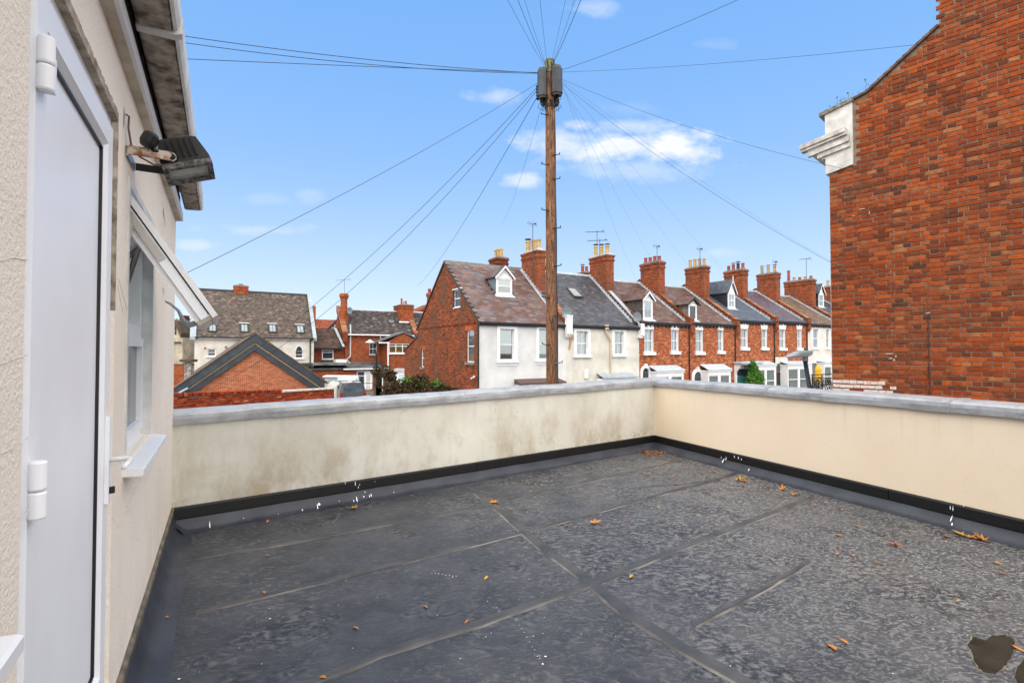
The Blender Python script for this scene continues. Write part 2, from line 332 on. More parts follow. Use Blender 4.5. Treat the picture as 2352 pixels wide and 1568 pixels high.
# ---- bricks, slates
def brick_variant(L, H, D, rr, c=.004):
    j = lambda a: rr.uniform(-a, a)
    l, h = L/2, H/2
    vs = []
    for (y, k) in ((D, 0), (c*1.2, 0), (0, c)):
        for sx, sz in ((-1, -1), (1, -1), (1, 1), (-1, 1)):
            vs.append((sx*(l-k)+j(.003), y+(j(.002) if y == 0 else 0), sz*(h-k)+j(.0022)))
    fs = []
    for a in (0, 4):
        for i in range(4): fs.append((a+i, a+4+i, a+4+(i+1) % 4, a+(i+1) % 4))
    fs.append((8, 9, 10, 11)); return vs, [tuple(reversed(f)) for f in fs]
def brickwork(parent, fr, x0, x1, z0, z1, inside, mat, nind, seed=1, y=0.0, BL=.225, BH=.065, joint=.011, D=.03, bond='stretcher', rough=.003, visible=None, wob=0.004, name='brick'):
    rr = random.Random(seed); HL = (BL-joint)/2
    kinds = {'s': BL, 'h': HL}
    var = {k: [brick_variant(kinds[k], BH, D, rr) for _ in range(5)] for k in kinds}
    meshes = {}
    for k in var:
        meshes[k] = []
        for vs, fs in var[k]:
            me = bpy.data.meshes.new(name); me.from_pydata(vs, [], fs); me.materials.append(mat); me.update(); meshes[k].append(me)
    lst = []; row = 0; z = z0
    ph = rr.uniform(0, 6)
    while z < z1:
        k = 'h' if (bond == 'english' and row % 2) else 's'
        step = kinds[k]+joint
        x = x0-(step*.5 if (row % 2 and bond == 'stretcher') else 0)-(HL*.5 if k == 's' and bond == 'english' else 0)
        while x < x1:
            cx, cz = x+step/2, z+BH/2+wob*math.sin(x*1.7+ph)+wob*.6*math.sin(x*4.1+row)
            sc1 = 1.0; l0, l1 = cx-kinds[k]/2, cx+kinds[k]/2
            if l0 < x0: l0 = x0+rr.uniform(-.002, .003); sc1 = (l1-l0)/kinds[k]; cx = (l0+l1)/2
            if sc1 > .12 and inside(cx, cz): lst.append((cx+(rr.uniform(-.003, .003) if sc1 == 1 else 0), cz+rr.uniform(-.0015, .0015), k, rr.randrange(5), rr.uniform(-rough, rough), rr.uniform(-.006, .006), sc1))
            x += step
        z += BH+joint; row += 1
    def key(b):
        w = fr.w((b[0], y, b[1])); u, v = pix(w)
        vis = 0 < u < 2352 and 0 < v < 1568 and (visible is None or visible(u, v))
        return (0 if vis else 1, (w-CAM).length*(1 if b[2] == 's' else 1.25))
    lst.sort(key=key)
    for b in lst[:nind]:
        o = link(name, meshes[b[2]][b[3]], parent, (b[0], y+b[4], b[1]), (0, b[5], 0)); o.scale = (b[6], 1, 1)
    if lst[nind:]:
        mb = MB()
        for b in lst[nind:]:
            vs, fs = var[b[2]][b[3]]; ca, sa = math.cos(b[5]), math.sin(b[5])
            mb.add([(b[0]+p[0]*b[6]*ca+p[2]*sa, y+b[4]+p[1], b[1]-p[0]*b[6]*sa+p[2]*ca) for p in vs], fs)
        mb.build('bricks', mat, parent, recalc=False, kind='stuff')
def slates(parent, fr, x0, x1, y0, z0, y1, z1, w, g, mat, nind, seed=1, holes=(), th=.007, name='slate', jit=.004, visible=None):
    """courses of slates from the eave (y0,z0) up to the ridge (y1,z1), each a thin lapped piece"""
    rr = random.Random(seed); L = math.hypot(y1-y0, z1-z0); dy, dz = (y1-y0)/L, (z1-z0)/L; ny, nz = -dz, dy
    pitch = math.atan2(dz, dy)
    var = []
    for _ in range(6):
        j = lambda a: rr.uniform(-a, a)
        lw = w/2-.003; ln = g*1.25
        vs = [(-lw+j(jit), 0+j(jit), 0), (lw+j(jit), 0+j(jit), 0), (lw, ln, -th*1.2), (-lw, ln, -th*1.2),
              (-lw+j(jit), 0+j(jit), th), (lw+j(jit), 0+j(jit), th), (lw, ln, 0), (-lw, ln, 0)]
        var.append((vs, [(0, 3, 2, 1), (4, 5, 6, 7), (0, 1, 5, 4), (1, 2, 6, 5), (2, 3, 7, 6), (3, 0, 4, 7)]))
    meshes = []
    for vs, fs in var:
        me = bpy.data.meshes.new(name); me.from_pydata(vs, [], fs); me.materials.append(mat); me.update(); meshes.append(me)
    lst = []; n = int(L/g)
    for i in range(n):
        s = i*g; x = x0+w/2+(w/2 if i % 2 else 0)
        while x < x1-w*.4:
            if not any(h[0] < x < h[1] and h[2] < s+g*.5 < h[3] for h in holes):
                lst.append((x, s, rr.randrange(6), rr.uniform(-.012, .012), rr.uniform(0, .004)))
            x += w
    def key(b):
        p = fr.w((b[0], y0+dy*b[1], z0+dz*b[1])); u, v = pix(p)
        vis = 0 < u < 2352 and 0 < v < 1568 and (visible is None or visible(u, v))
        return (0 if vis else 1, (p-CAM).length)
    lst.sort(key=key)
    def mtx(b):
        s = b[1]; off = .012+b[4]
        return Matrix.Translation((b[0], y0+dy*s+ny*off, z0+dz*s+nz*off)) @ Matrix.Rotation(pitch, 4, 'X') @ Matrix.Rotation(b[3], 4, 'Z') @ Matrix.Rotation(-.02, 4, 'X')
    for b in lst[:nind]:
        o = link(name, meshes[b[2]], parent); o.matrix_local = mtx(b)
    if lst[nind:]:
        mb = MB()
        for b in lst[nind:]:
            mb.M = mtx(b); mb.add(*var[b[2]])
        mb.M = None; mb.build(name+'s', mat, parent, recalc=False, kind='stuff')
# ---- windows
def window(parent, x0, x1, z0, z1, y, kind='sash', frame=WHITE, fw=.05, curtain=None, sill=True, cols=1, rows=2, sillmat=None, fanlight=False):
    fm = MB(); d = .05
    fm.box(x0, x0+fw, y, y+d, z0, z1); fm.box(x1-fw, x1, y, y+d, z0, z1)
    fm.box(x0+fw, x1-fw, y, y+d, z0, z0+fw); fm.box(x0+fw, x1-fw, y, y+d, z1-fw, z1)
    zs = [z0+fw, z1-fw]
    if kind == 'sash': zm = (z0+z1)/2; fm.box(x0+fw, x1-fw, y-.008, y+d-.004, zm-.025, zm+.025)
    if kind == 'top': zm = z0+(z1-z0)*.72; fm.box(x0+fw, x1-fw, y-.006, y+d-.004, zm-.035, zm+.035)
    for c in range(1, cols):
        xm = x0+(x1-x0)*c/cols; t = .013 if kind == 'sash' else .035
        fm.box(xm-t, xm+t, y-.004, y+d-.006, z0+fw, z1-fw)
    wn = fm.build('window', frame, parent)
    MB().box(x0+fw, x1-fw, y+.02, y+.026, z0+fw, z1-fw).build('pane', GLASS if curtain is not None else DGLASS, wn)
    if curtain is not None:
        mb = MB(); n = 22
        if curtain in (CURT,):
            zt = z1-fw
            for (a, b) in (((x0, (x0+x1)/2+.02), ((x0+x1)/2-.02, x1))):
                pts = [(a+(b-a)*i/n, y+.10+.02*math.sin(i*1.9+a)) for i in range(n+1)]
                for i in range(n):
                    mb.add([(pts[i][0], pts[i][1], z0), (pts[i+1][0], pts[i+1][1], z0), (pts[i+1][0], pts[i+1][1], zt), (pts[i][0], pts[i][1], zt)], [(0, 1, 2, 3)])
        else: mb.box(x0, x1, y+.06, y+.065, z0+(z1-z0)*(.5 if curtain is BLIND else .05), z1)
        mb.build('curtain' if curtain is CURT else 'blind', curtain, wn, recalc=False)
    if sill: box('sill', sillmat or frame, wn, x0-.09, x1+.09, y-.20, y, z0-.12, z0-.002)
    return wn
def leafcloud(name, pts_fn, n, size, mat, parent=None, seed=1, **props):
    rr = random.Random(seed); mb = MB()
    for _ in range(n):
        p = Vector(pts_fn(rr)); s = size*rr.uniform(.6, 1.4)
        a = Vector((rr.gauss(0, 1), rr.gauss(0, 1), rr.gauss(0, .7))).normalized(); b = a.cross(Vector((rr.gauss(0, 1), rr.gauss(0, 1), rr.gauss(0, 1)))).normalized()
        mb.add([p-a*s*.6, p+b*s*.4, p+a*s*.6, p-b*s*.4], [(0, 1, 2, 3)])
    return mb.build(name, mat, parent, recalc=False, **props)
def ell(c, r, shell=.55):
    def f(rr):
        while True:
            v = Vector((rr.uniform(-1, 1), rr.uniform(-1, 1), rr.uniform(-1, 1)))
            if shell < v.length < 1: break
        k = 1+.18*math.sin(v.x*5+v.z*7)+.1*math.sin(v.y*9)
        return (c[0]+v.x*r[0]*k, c[1]+v.y*r[1]*k, c[2]+v.z*r[2]*k)
    return f
def leafmat(name, stops, tr=.25):
    m = piecemat(name, stops, .7, .15, 3, 0.0, .3); return m
IVY = leafmat('autumn_ivy_leaf', [(0, (.025, .022, .010)), (.4, (.055, .034, .016)), (.7, (.095, .055, .026)), (.9, (.05, .055, .018)), (1, (.15, .08, .035))])
GREEN = leafmat('bright_green_leaf', [(0, (.03, .10, .015)), (.5, (.06, .19, .02)), (1, (.14, .30, .04))])
YEL = leafmat('yellowing_leaf', [(0, (.06, .08, .01)), (.4, (.16, .16, .02)), (.8, (.35, .25, .03)), (1, (.10, .13, .02))])
BARK = smat('bark', (.09, .065, .045), .9, bs=20, bst=.6)
GZ = -2.5
# ------------------------------------------------------------------ setting
def setting():
    g = smat('asphalt', (.055, .055, .055), .9, c2=(.085, .08, .075), vs=.8, bs=60)
    o = MB().add([(-900, -900, GZ), (900, -900, GZ), (900, 900, GZ), (-900, 900, GZ)], [(0, 1, 2, 3)]).build('ground', smat('ground_earth', (.09, .085, .07), .95, vs=.2, var=.3, bs=5)); o['kind'] = 'structure'
    f = TF
    def sheet(name, pts, z, m, th=None):
        mb = MB(); w = [f.w((p[0], p[1], 0)) for p in pts]
        if th: mb.prism([(p.x, p.y) for p in w], 'z', z, z+th)
        else: mb.add([(p.x, p.y, z) for p in w], [tuple(range(len(w)))])
        o = mb.build(name, m); o['kind'] = 'structure'
    sheet('road', [(-40, -9), (60, -9), (60, -3.2), (-40, -3.2)], GZ+.006, g)
    pv = brickmat('paving_slab', (.26, .25, .24), (.32, .31, .29), (.12, .11, .1), w=.6, h=.6, ms=.01)
    sheet('pavement', [(-11, -3.2), (60, -3.2), (60, -1.2), (-11, -1.2)], GZ+.004, pv, .12)
    sheet('pavement', [(-40, -11), (60, -11), (60, -9), (-40, -9)], GZ+.004, pv, .12)
    sheet('yard', [(-60, 4), (-11.4, 4), (-11.4, 60), (-60, 60)], GZ+.008, g)
TF = Frame((7.69, 30.3, GZ), rad(31.18))
setting()
# ------------------------------------------------------------------ roof terrace
P1 = Vector((-3.03, 4.49, 0)); P2 = Vector((2.385, 8.41, 0)); H1 = .21
A_ROT = math.atan2(P2.y-P1.y, P2.x-P1.x); AL = (P2-P1).length
B_DIR = Vector((1.872, -4.247, 0)).normalized(); B_ROT = math.atan2(B_DIR.y, B_DIR.x)
C_DIR = Vector((-.502, .865, 0)).normalized(); C_ROT = math.atan2(C_DIR.y, C_DIR.x)
AF = Frame(P1, A_ROT); BF = Frame(P2, B_ROT); CF = Frame(P1, C_ROT)
def deckmat():
    m, t, b = newmat('roofing_membrane'); tc = NN(t, 'ShaderNodeTexCoord').outputs['Object']
    mp = NN(t, 'ShaderNodeMapping'); mp.inputs['Rotation'].default_value = (0, 0, -A_ROT+.2); mp.inputs['Scale'].default_value = (.78, 1.15, 1); t.links.new(tc, mp.inputs[0])
    def mr(x, a, b_, smooth=False):
        n = NN(t, 'ShaderNodeMapRange', interpolation_type='SMOOTHSTEP' if smooth else 'LINEAR'); n.inputs[1].default_value = a; n.inputs[2].default_value = b_; t.links.new(x, n.inputs[0]); return n.outputs[0]
    def warp(src, s, amt):
        nz = NN(t, 'ShaderNodeTexNoise', i_Scale=s, i_Detail=2.0); t.links.new(src, nz.inputs[0])
        sb = NN(t, 'ShaderNodeVectorMath', operation='SUBTRACT'); sb.inputs[1].default_value = (.5, .5, .5); t.links.new(nz.outputs['Color'], sb.inputs[0])
        k = NN(t, 'ShaderNodeVectorMath', operation='SCALE'); k.inputs['Scale'].default_value = amt; t.links.new(sb.outputs[0], k.inputs[0])
        ad = NN(t, 'ShaderNodeVectorMath', operation='ADD'); t.links.new(src, ad.inputs[0]); t.links.new(k.outputs[0], ad.inputs[1]); return ad.outputs[0]
    wv = warp(mp.outputs[0], 5.0, .18)
    cr1 = noise(t, wv, 27, 3, .5); cr2 = noise(t, warp(mp.outputs[0], 11.0, .10), 52, 2, .5)    # crinkled skin, two sizes
    fine = noise(t, tc, 170, 2, .6); big = noise(t, tc, .75, 4, .55); mid = noise(t, tc, 2.6, 5, .6); small = noise(t, tc, 9, 4, .6)
    geo = NN(t, 'ShaderNodeNewGeometry'); sp = NN(t, 'ShaderNodeSeparateXYZ'); t.links.new(geo.outputs['Position'], sp.inputs[0])
    # pale crinkles grow stronger towards the right, away from the house
    side = math_node(t, 'MULTIPLY_ADD', math_node(t, 'ADD', sp.outputs[0], math_node(t, 'MULTIPLY', sp.outputs[1], .10)), .24, .12, clamp=True)
    amt = math_node(t, 'ADD', math_node(t, 'MULTIPLY', side, .95), math_node(t, 'MULTIPLY_ADD', big, 1.5, -.72), clamp=True)
    ridge = math_node(t, 'MULTIPLY', mr(cr1, .53, .64), math_node(t, 'MULTIPLY_ADD', side, -.55, 1.0)); ridge2 = math_node(t, 'MULTIPLY', mr(cr2, .52, .64), math_node(t, 'MULTIPLY_ADD', side, .9, .25))
    base = ramp(t, mid, [(.3, (.025, .028, .035)), (.7, (.056, .060, .070))])
    base = mixc(t, math_node(t, 'MULTIPLY', mr(small, .45, .7), .35), base, (.075, .078, .086))
    pit = mr(cr1, .49, .42)
    wet = mr(noise(t, tc, 1.25, 4, .6), .53, .62, True); wn_ = noise(t, tc, 3.5, 4, .6)
    for (u, v, r_) in ((1520, 1230, .75), (1640, 1180, .4), (1400, 1290, .35), (1585, 1335, .35), (1250, 1235, .3)):
        q = ground(u, v); cv = NN(t, 'ShaderNodeVectorMath', operation='DISTANCE'); t.links.new(geo.outputs['Position'], cv.inputs[0]); cv.inputs[1].default_value = (q.x, q.y, 0)
        dd = math_node(t, 'ADD', math_node(t, 'DIVIDE', cv.outputs['Value'], r_), math_node(t, 'MULTIPLY_ADD', wn_, -1.6, .8))
        wet = math_node(t, 'MAXIMUM', wet, mr(dd, 1.1, .5, True))
    f1 = math_node(t, 'MULTIPLY', math_node(t, 'MAXIMUM', ridge, ridge2), math_node(t, 'ADD', math_node(t, 'MULTIPLY_ADD', amt, .82, .05), math_node(t, 'MULTIPLY', wet, .15)), clamp=True)
    col = mixc(t, f1, base, (.26, .25, .24))
    col = mixc(t, math_node(t, 'MULTIPLY', pit, math_node(t, 'MULTIPLY_ADD', wet, .80, .05), clamp=True), col, (.010, .010, .011))
    col = mixc(t, math_node(t, 'MULTIPLY', amt, math_node(t, 'MULTIPLY', mr(mid, .42, .62), .35)), col, (.13, .12, .11))
    col = mixc(t, math_node(t, 'MULTIPLY', mr(noise(t, tc, 52, 2, .5), .735, .76), .55), col, (.34, .33, .31))
    t.links.new(col, b.inputs['Base Color'])
    ro = math_node(t, 'MULTIPLY_ADD', math_node(t, 'MULTIPLY', pit, wet), -.22, .50); t.links.new(ro, b.inputs['Roughness']); b.inputs['Specular IOR Level'].default_value = .32
    hsum = math_node(t, 'ADD', math_node(t, 'ADD', math_node(t, 'MULTIPLY', cr1, math_node(t, 'MULTIPLY_ADD', amt, .8, .35)), math_node(t, 'MULTIPLY', cr2, .25)), math_node(t, 'MULTIPLY', fine, .05))
    bump(t, b, hsum, .7, .02); return m
DECK = deckmat()
MEMB = smat('membrane_upstand', (.024, .028, .040), .45, c2=(.048, .054, .070), vs=3.5, bs=25, bst=.35, lo=.3, hi=.7)
TRIM = smat('black_termination_trim', (.004, .004, .0045), .5, vs=3, bs=8, bst=.1)
def terrace_floor():
    def far(fr, L, y): return fr.w((L, y, 0))
    c_near = CF.w((-13, 0, 0)); b_near = BF.w((12, 0, 0))
    poly = [P1, P2, b_near, c_near]
    mb = MB(); n = 1
    mb.prism([(p.x, p.y) for p in poly], 'z', -.25, 0)
    o = mb.build('roof_deck', DECK); o['kind'] = 'structure'
    SEAM = smat('membrane_seam', (.034, .037, .043), .5, c2=(.075, .073, .070), vs=3, bs=30, bst=.3)
    DUST = smat('seam_silt', (.06, .06, .063), .9, c2=(.19, .175, .16), vs=2.2, bs=60, bst=.3, lo=.42, hi=.62)
    NS = [0]
    def seam(pts, w, silt=True):
        ps = [ground(u, v) for u, v in pts]; mb = MB(); md = MB(); rr = random.Random(len(pts))
        fine = []
        for i in range(len(ps)-1):
            k = max(2, int((ps[i+1]-ps[i]).length/.12))
            for j in range(k): fine.append(ps[i].lerp(ps[i+1], j/k))
        fine.append(ps[-1])
        def strip(m, wa, wb, z0, z1):
            vs = []; fs = []
            for i, p in enumerate(fine):
                d = (fine[min(i+1, len(fine)-1)]-fine[max(i-1, 0)]).normalized(); nn = Vector((-d.y, d.x, 0))
                j = rr.uniform(-.006, .006); z1_ = z1 if 0 < i < len(fine)-1 else .0012
                vs += [p+nn*(wa+j)+Vector((0, 0, .001)), p+nn*(wa*.7+j)+Vector((0, 0, z1_)), p+nn*(wb*.7+j)+Vector((0, 0, z1_)), p+nn*(wb+j)+Vector((0, 0, .001))]
            for i in range(len(fine)-1):
                a = i*4; fs += [(a+k, a+k+1, a+k+5, a+k+4) for k in range(3)]
            m.add(vs, fs)
        strip(mb, -w/2, w/2, .001, .005+.0011*NS[0]); NS[0] += 1; mb.build('membrane_seam', SEAM, o)
        if silt:
            strip(md, -w/2-.02, -w/2+.004, .001, .0012+.0003*NS[0]); md.build('silt_line', DUST, o, kind='stuff')
    seam([(440, 1282), (700, 1240), (1100, 1163), (1330, 1110), (1560, 1058)], .07)
    seam([(640, 1600), (868, 1500), (1100, 1430), (1330, 1348), (1560, 1258), (1870, 1140)], .07)
    seam([(1092, 1128), (1160, 1180), (1240, 1250), (1372, 1348)], .09)
    seam([(1372, 1348), (1440, 1408), (1560, 1480), (1700, 1560), (1790, 1620)], .09)
    seam([(1455, 1120), (1640, 1105), (1700, 1080)], .05, False)
    seam([(450, 1406), (967, 1281), (1208, 1221), (1500, 1140), (1700, 1085)], .045)
    seam([(1590, 1435), (1720, 1370), (1860, 1290)], .035)
    seam([(1420, 1560), (1900, 1700)], .05)
    # puddles
    WET = smat('puddle_water', (.012, .0095, .006), .42, c2=(.030, .024, .016), vs=7, bst=.25, bs=25, spec=.16)
    SILT = smat('puddle_silt', (.09, .085, .08), .8, c2=(.24, .19, .13), vs=5, bs=40, bst=.3)
    for pts, lab in (([(2223, 1478), (2235, 1462), (2262, 1470), (2282, 1460), (2310, 1459), (2330, 1466), (2328, 1490), (2322, 1512), (2305, 1535), (2285, 1548), (2262, 1545), (2242, 1528), (2232, 1500)], 'dark leaf-shaped puddle drying on the roof membrane'),
                     ([(2336, 1532), (2350, 1518), (2378, 1512), (2400, 1560), (2370, 1610), (2342, 1582), (2332, 1556)], 'dark puddle at the lower right corner of the roof, cut by the frame')):
        w = [ground(*p) for p in pts]; c = sum(w, Vector())/len(w); rr = random.Random(4)
        ring = []
        for i in range(len(w)):
            for j in range(6):
                p = w[i].lerp(w[(i+1) % len(w)], j/6); ring.append(c+(p-c)*(1+rr.uniform(-.05, .05)))
        e = MB().add([(p.x, p.y, .004) for p in ring], [tuple(range(len(ring)))]).build('puddle', WET); tag(e, lab, 'puddle')
        e2 = MB().add([tuple(c+(p-c)*(1.07+rr.uniform(-.05, .05))+Vector((0, 0, .002))) for p in ring], [tuple(range(len(ring)))]).build('silt_rim', SILT, e)
    return o
deck = terrace_floor()
def rendermat(name, base, alt, stain, st_amt, zlow=0.25, rough=.85, bs=120, bst=.35, green=(.10, .105, .05), gtop=.12, lines=False):
    m, t, b = newmat(name); tc = NN(t, 'ShaderNodeTexCoord').outputs['Object']
    sp = NN(t, 'ShaderNodeSeparateXYZ'); t.links.new(tc, sp.inputs[0])
    n = noise(t, tc, 1.1, 5); col = ramp(t, n, [(.35, base), (.65, alt)])
    sm_ = NN(t, 'ShaderNodeMapping'); sm_.inputs['Scale'].default_value = (1.0, 1, .55); t.links.new(tc, sm_.inputs[0])
    s = noise(t, sm_.outputs[0], 2.3, 9, .72); mr = NN(t, 'ShaderNodeMapRange'); mr.inputs[1].default_value = .45; mr.inputs[2].default_value = .62; t.links.new(s, mr.inputs[0])
    low = math_node(t, 'MULTIPLY_ADD', sp.outputs[2], -1.1, 1.25, clamp=True)
    col = mixc(t, math_node(t, 'MULTIPLY', math_node(t, 'MULTIPLY', mr.outputs[0], low), st_amt), col, stain)
    # moss just above the flashing
    g = noise(t, tc, 14, 4, .6)
    gg = math_node(t, 'MULTIPLY', math_node(t, 'MULTIPLY_ADD', math_node(t, 'SUBTRACT', sp.outputs[2], zlow), -1/gtop, 1.0, clamp=True), math_node(t, 'MULTIPLY', math_node(t, 'MULTIPLY_ADD', g, 5, -2.5, clamp=True), math_node(t, 'ADD', math_node(t, 'MULTIPLY_ADD', sp.outputs[0], .35, -1.45, clamp=True), math_node(t, 'MULTIPLY_ADD', sp.outputs[0], -2.0, .7, clamp=True), clamp=True)))
    col = mixc(t, math_node(t, 'MULTIPLY', gg, .8 if st_amt else 0.0), col, green)
    dm = NN(t, 'ShaderNodeMapping'); dm.inputs['Scale'].default_value = (9, 9, .5); t.links.new(tc, dm.inputs[0])
    dn = NN(t, 'ShaderNodeMapRange'); dn.inputs[1].default_value = .56; dn.inputs[2].default_value = .72; t.links.new(noise(t, dm.outputs[0], 1.6, 3, .5), dn.inputs[0])
    col = mixc(t, math_node(t, 'MULTIPLY', math_node(t, 'MULTIPLY', dn.outputs[0], math_node(t, 'MULTIPLY_ADD', sp.outputs[2], 2.2, -1.35, clamp=True)),   .20 if zlow > 0 else .0), col, lv(base, .52))
    # fine cracks
    v = NN(t, 'ShaderNodeTexVoronoi', feature='DISTANCE_TO_EDGE', i_Scale=.9); wv = NN(t, 'ShaderNodeVectorMath', operation='ADD')
    nn = NN(t, 'ShaderNodeTexNoise', i_Scale=4.0, i_Detail=4.0); t.links.new(tc, nn.inputs[0]); s2 = NN(t, 'ShaderNodeVectorMath', operation='SCALE'); s2.inputs['Scale'].default_value = .35
    t.links.new(nn.outputs['Color'], s2.inputs[0]); t.links.new(tc, wv.inputs[0]); t.links.new(s2.outputs[0], wv.inputs[1]); t.links.new(wv.outputs[0], v.inputs[0])
    cr = math_node(t, 'LESS_THAN', v.outputs['Distance'], .0022)
    col = mixc(t, math_node(t, 'MULTIPLY', cr, .25 if st_amt else .08), col, lv(base, .45))
    t.links.new(col, b.inputs['Base Color']); b.inputs['Roughness'].default_value = rough; b.inputs['Specular IOR Level'].default_value = .25
    h = noise(t, tc, bs, 4, .65)
    bump(t, b, h, bst, .008); return m
RA = rendermat('stained_cream_render', (.57, .545, .47), (.66, .65, .59), (.40, .33, .23), .85)
RB = rendermat('smooth_cream_render', (.74, .62, .47), (.78, .66, .51), (.6, .5, .38), 0.0, bs=60, bst=.1)
RC = rendermat('roughcast_render', (.84, .745, .63), (.90, .82, .72), (.5, .42, .34), .25, zlow=-9, bs=70, bst=.8)
def leadmat():
    m, t, b = newmat('lead_coping'); tc = NN(t, 'ShaderNodeTexCoord').outputs['Object']
    n = noise(t, tc, 5, 6, .6); col = ramp(t, n, [(.35, (.25, .26, .275)), (.55, (.34, .35, .37)), (.75, (.40, .41, .425))])
    st = noise(t, tc, 11, 5, .65); mr = NN(t, 'ShaderNodeMapRange'); mr.inputs[1].default_value = .56; mr.inputs[2].default_value = .74; t.links.new(st, mr.inputs[0])
    col = mixc(t, math_node(t, 'MULTIPLY', mr.outputs[0], .6), col, (.17, .17, .19))
    t.links.new(col, b.inputs['Base Color']); b.inputs['Roughness'].default_value = .5; b.inputs['Metallic'].default_value = .15
    bump(t, b, noise(t, tc, 5, 4), .55, .03); return m
LEAD = leadmat()
def parapet(fr, L, zb0, zb1, zt0, zt1, wallm, label, seams, x_start=0.0, cap_start=0.0):
    p = root('parapet_wall', label, 'wall', fr.o, fr.r)
    th = .34
    mb = MB(); N = 40
    zb = lambda x: zb0+(zb1-zb0)*x/L; zt = lambda x: zt0+(zt1-zt0)*x/L
    xs = [x_start+(L-x_start)*i/N for i in range(N+1)]
    for x in (0,): pass
    mb.add([(x_start, 0, 0), (L, 0, 0), (L, 0, zb(L)+.04), (x_start, 0, zb(0)+.04)], [(0, 1, 2, 3)])
    mb.add([(x_start, th, GZ), (L, th, GZ), (L, th, zb(L)+.04), (x_start, th, zb(0)+.04)], [(3, 2, 1, 0)])
    mb.add([(x_start, 0, GZ), (x_start, th, GZ), (x_start, th, zb(0)+.04), (x_start, 0, zb(0)+.04)], [(0, 1, 2, 3)])
    mb.add([(L, 0, GZ), (L, th, GZ), (L, th, zb(L)+.04), (L, 0, zb(L)+.04)], [(3, 2, 1, 0)])
    mb.build('render', wallm, p, recalc=False)
    # lead cap sheets with soft crinkles and lapped joints
    rr = random.Random(int(L*100))
    ed = [cap_start]+seams+[L+(.30 if fr is AF else 0)]
    for i in range(len(ed)-1):
        a, b = ed[i], ed[i+1]+.03; n = max(6, int((b-a)/.035)); vs = []; fs = []
        ph = [rr.uniform(0, 6) for _ in range(4)]; up = .006*(i % 2)
        for k in range(n+1):
            x = a+(b-a)*k/n
            def w(q): return .0032*math.sin(x*5+ph[q])+.0018*math.sin(x*13+ph[(q+1) % 4])+.010*max(0, math.sin(x*2.3+ph[(q+2) % 4])-.86)*math.sin(x*40)+rr.uniform(-.0008, .0008)
            edge = .006*math.exp(-((x-b)/.03)**2)
            top = zt(x)+up+edge; o = .038+edge
            prof = [(-.012, zb(x)+.012+w(0)*.7), (-o+w(0)*.5, zb(x)+w(1)*.8), (-o-.004+w(1), zb(x)+(top-zb(x))*.5+w(2)*.3), (-o+.002+w(2)*.7, top-.020+w(0)*.5), (-o+.024, top-.001+w(3)*.4), (.06, top+.012+w(1)*.5),
                    (th*.5, top+.018+w(2)*.5), (th-.02, top+.006+w(3)*.4), (th+.034, top-.012+w(0)*.5), (th+.036, zb(x)+w(1)*.5)]
            vs += [(x, y, z) for y, z in prof]
        m = len(prof)
        for k in range(n):
            for j in range(m-1): q = k*m+j; fs.append((q, q+1, q+m+1, q+m))
        fs += [tuple(range(m-1, -1, -1)), tuple(n*m+j for j in range(m))]
        MB().add(vs, fs).build('lead_sheet', LEAD, p, smooth=False)
    # upstand membrane and black trim
    fl = .075
    mb = MB(); n = 60; vs = []; fs = []
    pr = [(-fl-.06, .0015), (-fl-.02, .008), (-fl+.01, .024), (-.032, .07), (-.012, .11), (-.008, .16)]
    for k in range(n+1):
        x = x_start+(L-x_start)*k/n
        vs += [(x, y+.004*math.sin(x*7+j)+rr.uniform(-.001, .001), z+(.004*math.sin(x*5+j*2) if 0 < j < 4 else 0)) for j, (y, z) in enumerate(pr)]
    m = len(pr)
    for k in range(n):
        for j in range(m-1): q = k*m+j; fs.append((q, q+1, q+m+1, q+m))
    MB().add(vs, fs).build('upstand', MEMB, p, smooth=True)
    cut = [x_start+.01, L*.475, L-.01] if fr is AF else [.01, L*.3, L*.62, L]
    for i in range(len(cut)-1):
        MB().prism([(-.004, .105), (-.022, .102), (-.026, .11), (-.024, H1-.012), (-.016, H1), (-.002, H1+.003)], 'x', cut[i]+.003, cut[i+1]-.003).build('black_trim', TRIM, p)
    return p
def seam_x(fr, us, v=930): return [fr.hit(u, v, (0, 1, 0), (0, -.04, 0)).x for u in us]
pa = parapet(AF, AL, .948, 1.037, 1.052, 1.135, RA, 'stained cream rendered parapet facing the camera, capped with pale lead', seam_x(AF, [572, 857, 1070, 1250, 1390]), cap_start=-.03)
pb = parapet(BF, 12.0, 1.037, 1.06, 1.135, 1.165, RB, 'smooth peach cream parapet on the right side of the roof terrace', seam_x(BF, [1618, 1757, 1880, 2170]), cap_start=.0)
# paint splashes on the upstands
SPL = smat('white_paint_splash', (.78, .80, .84), .5, var=.03, bst=.05)
def splashes(fr, lst, label):
    rr = random.Random(3); mb = MB()
    for u, v, h, w in lst:
        zz = fr.hit(u, v, (0, 1, 0), (0, -.03, 0)); z = zz.z; y = -.03 if z > .1 else -.03-(.1-max(z, 0))*.75
        p = fr.hit(u, v, (0, 1, 0), (0, y, 0)); z = max(p.z, .006); k = h*.5
        sl = lambda q: (-.028 if q > .1 else (-.036-(.1-q)*.72))
        pts = []
        for i in range(10):
            a = 2*math.pi*i/10; rx = w*(.5+rr.uniform(-.15, .2)); rz = h*.5*(1+rr.uniform(-.15, .15))
            q = z+math.sin(a)*rz; pts.append((p.x+math.cos(a)*rx*(1-.4*math.sin(a)), sl(q)-.004, q))
        mb.add(pts, [tuple(range(10))])
    o = mb.build('paint_splashes', SPL, None, recalc=False); o.location = fr.o; o.rotation_euler = (0, 0, fr.r); o['kind'] = 'stuff'; o['label'] = label
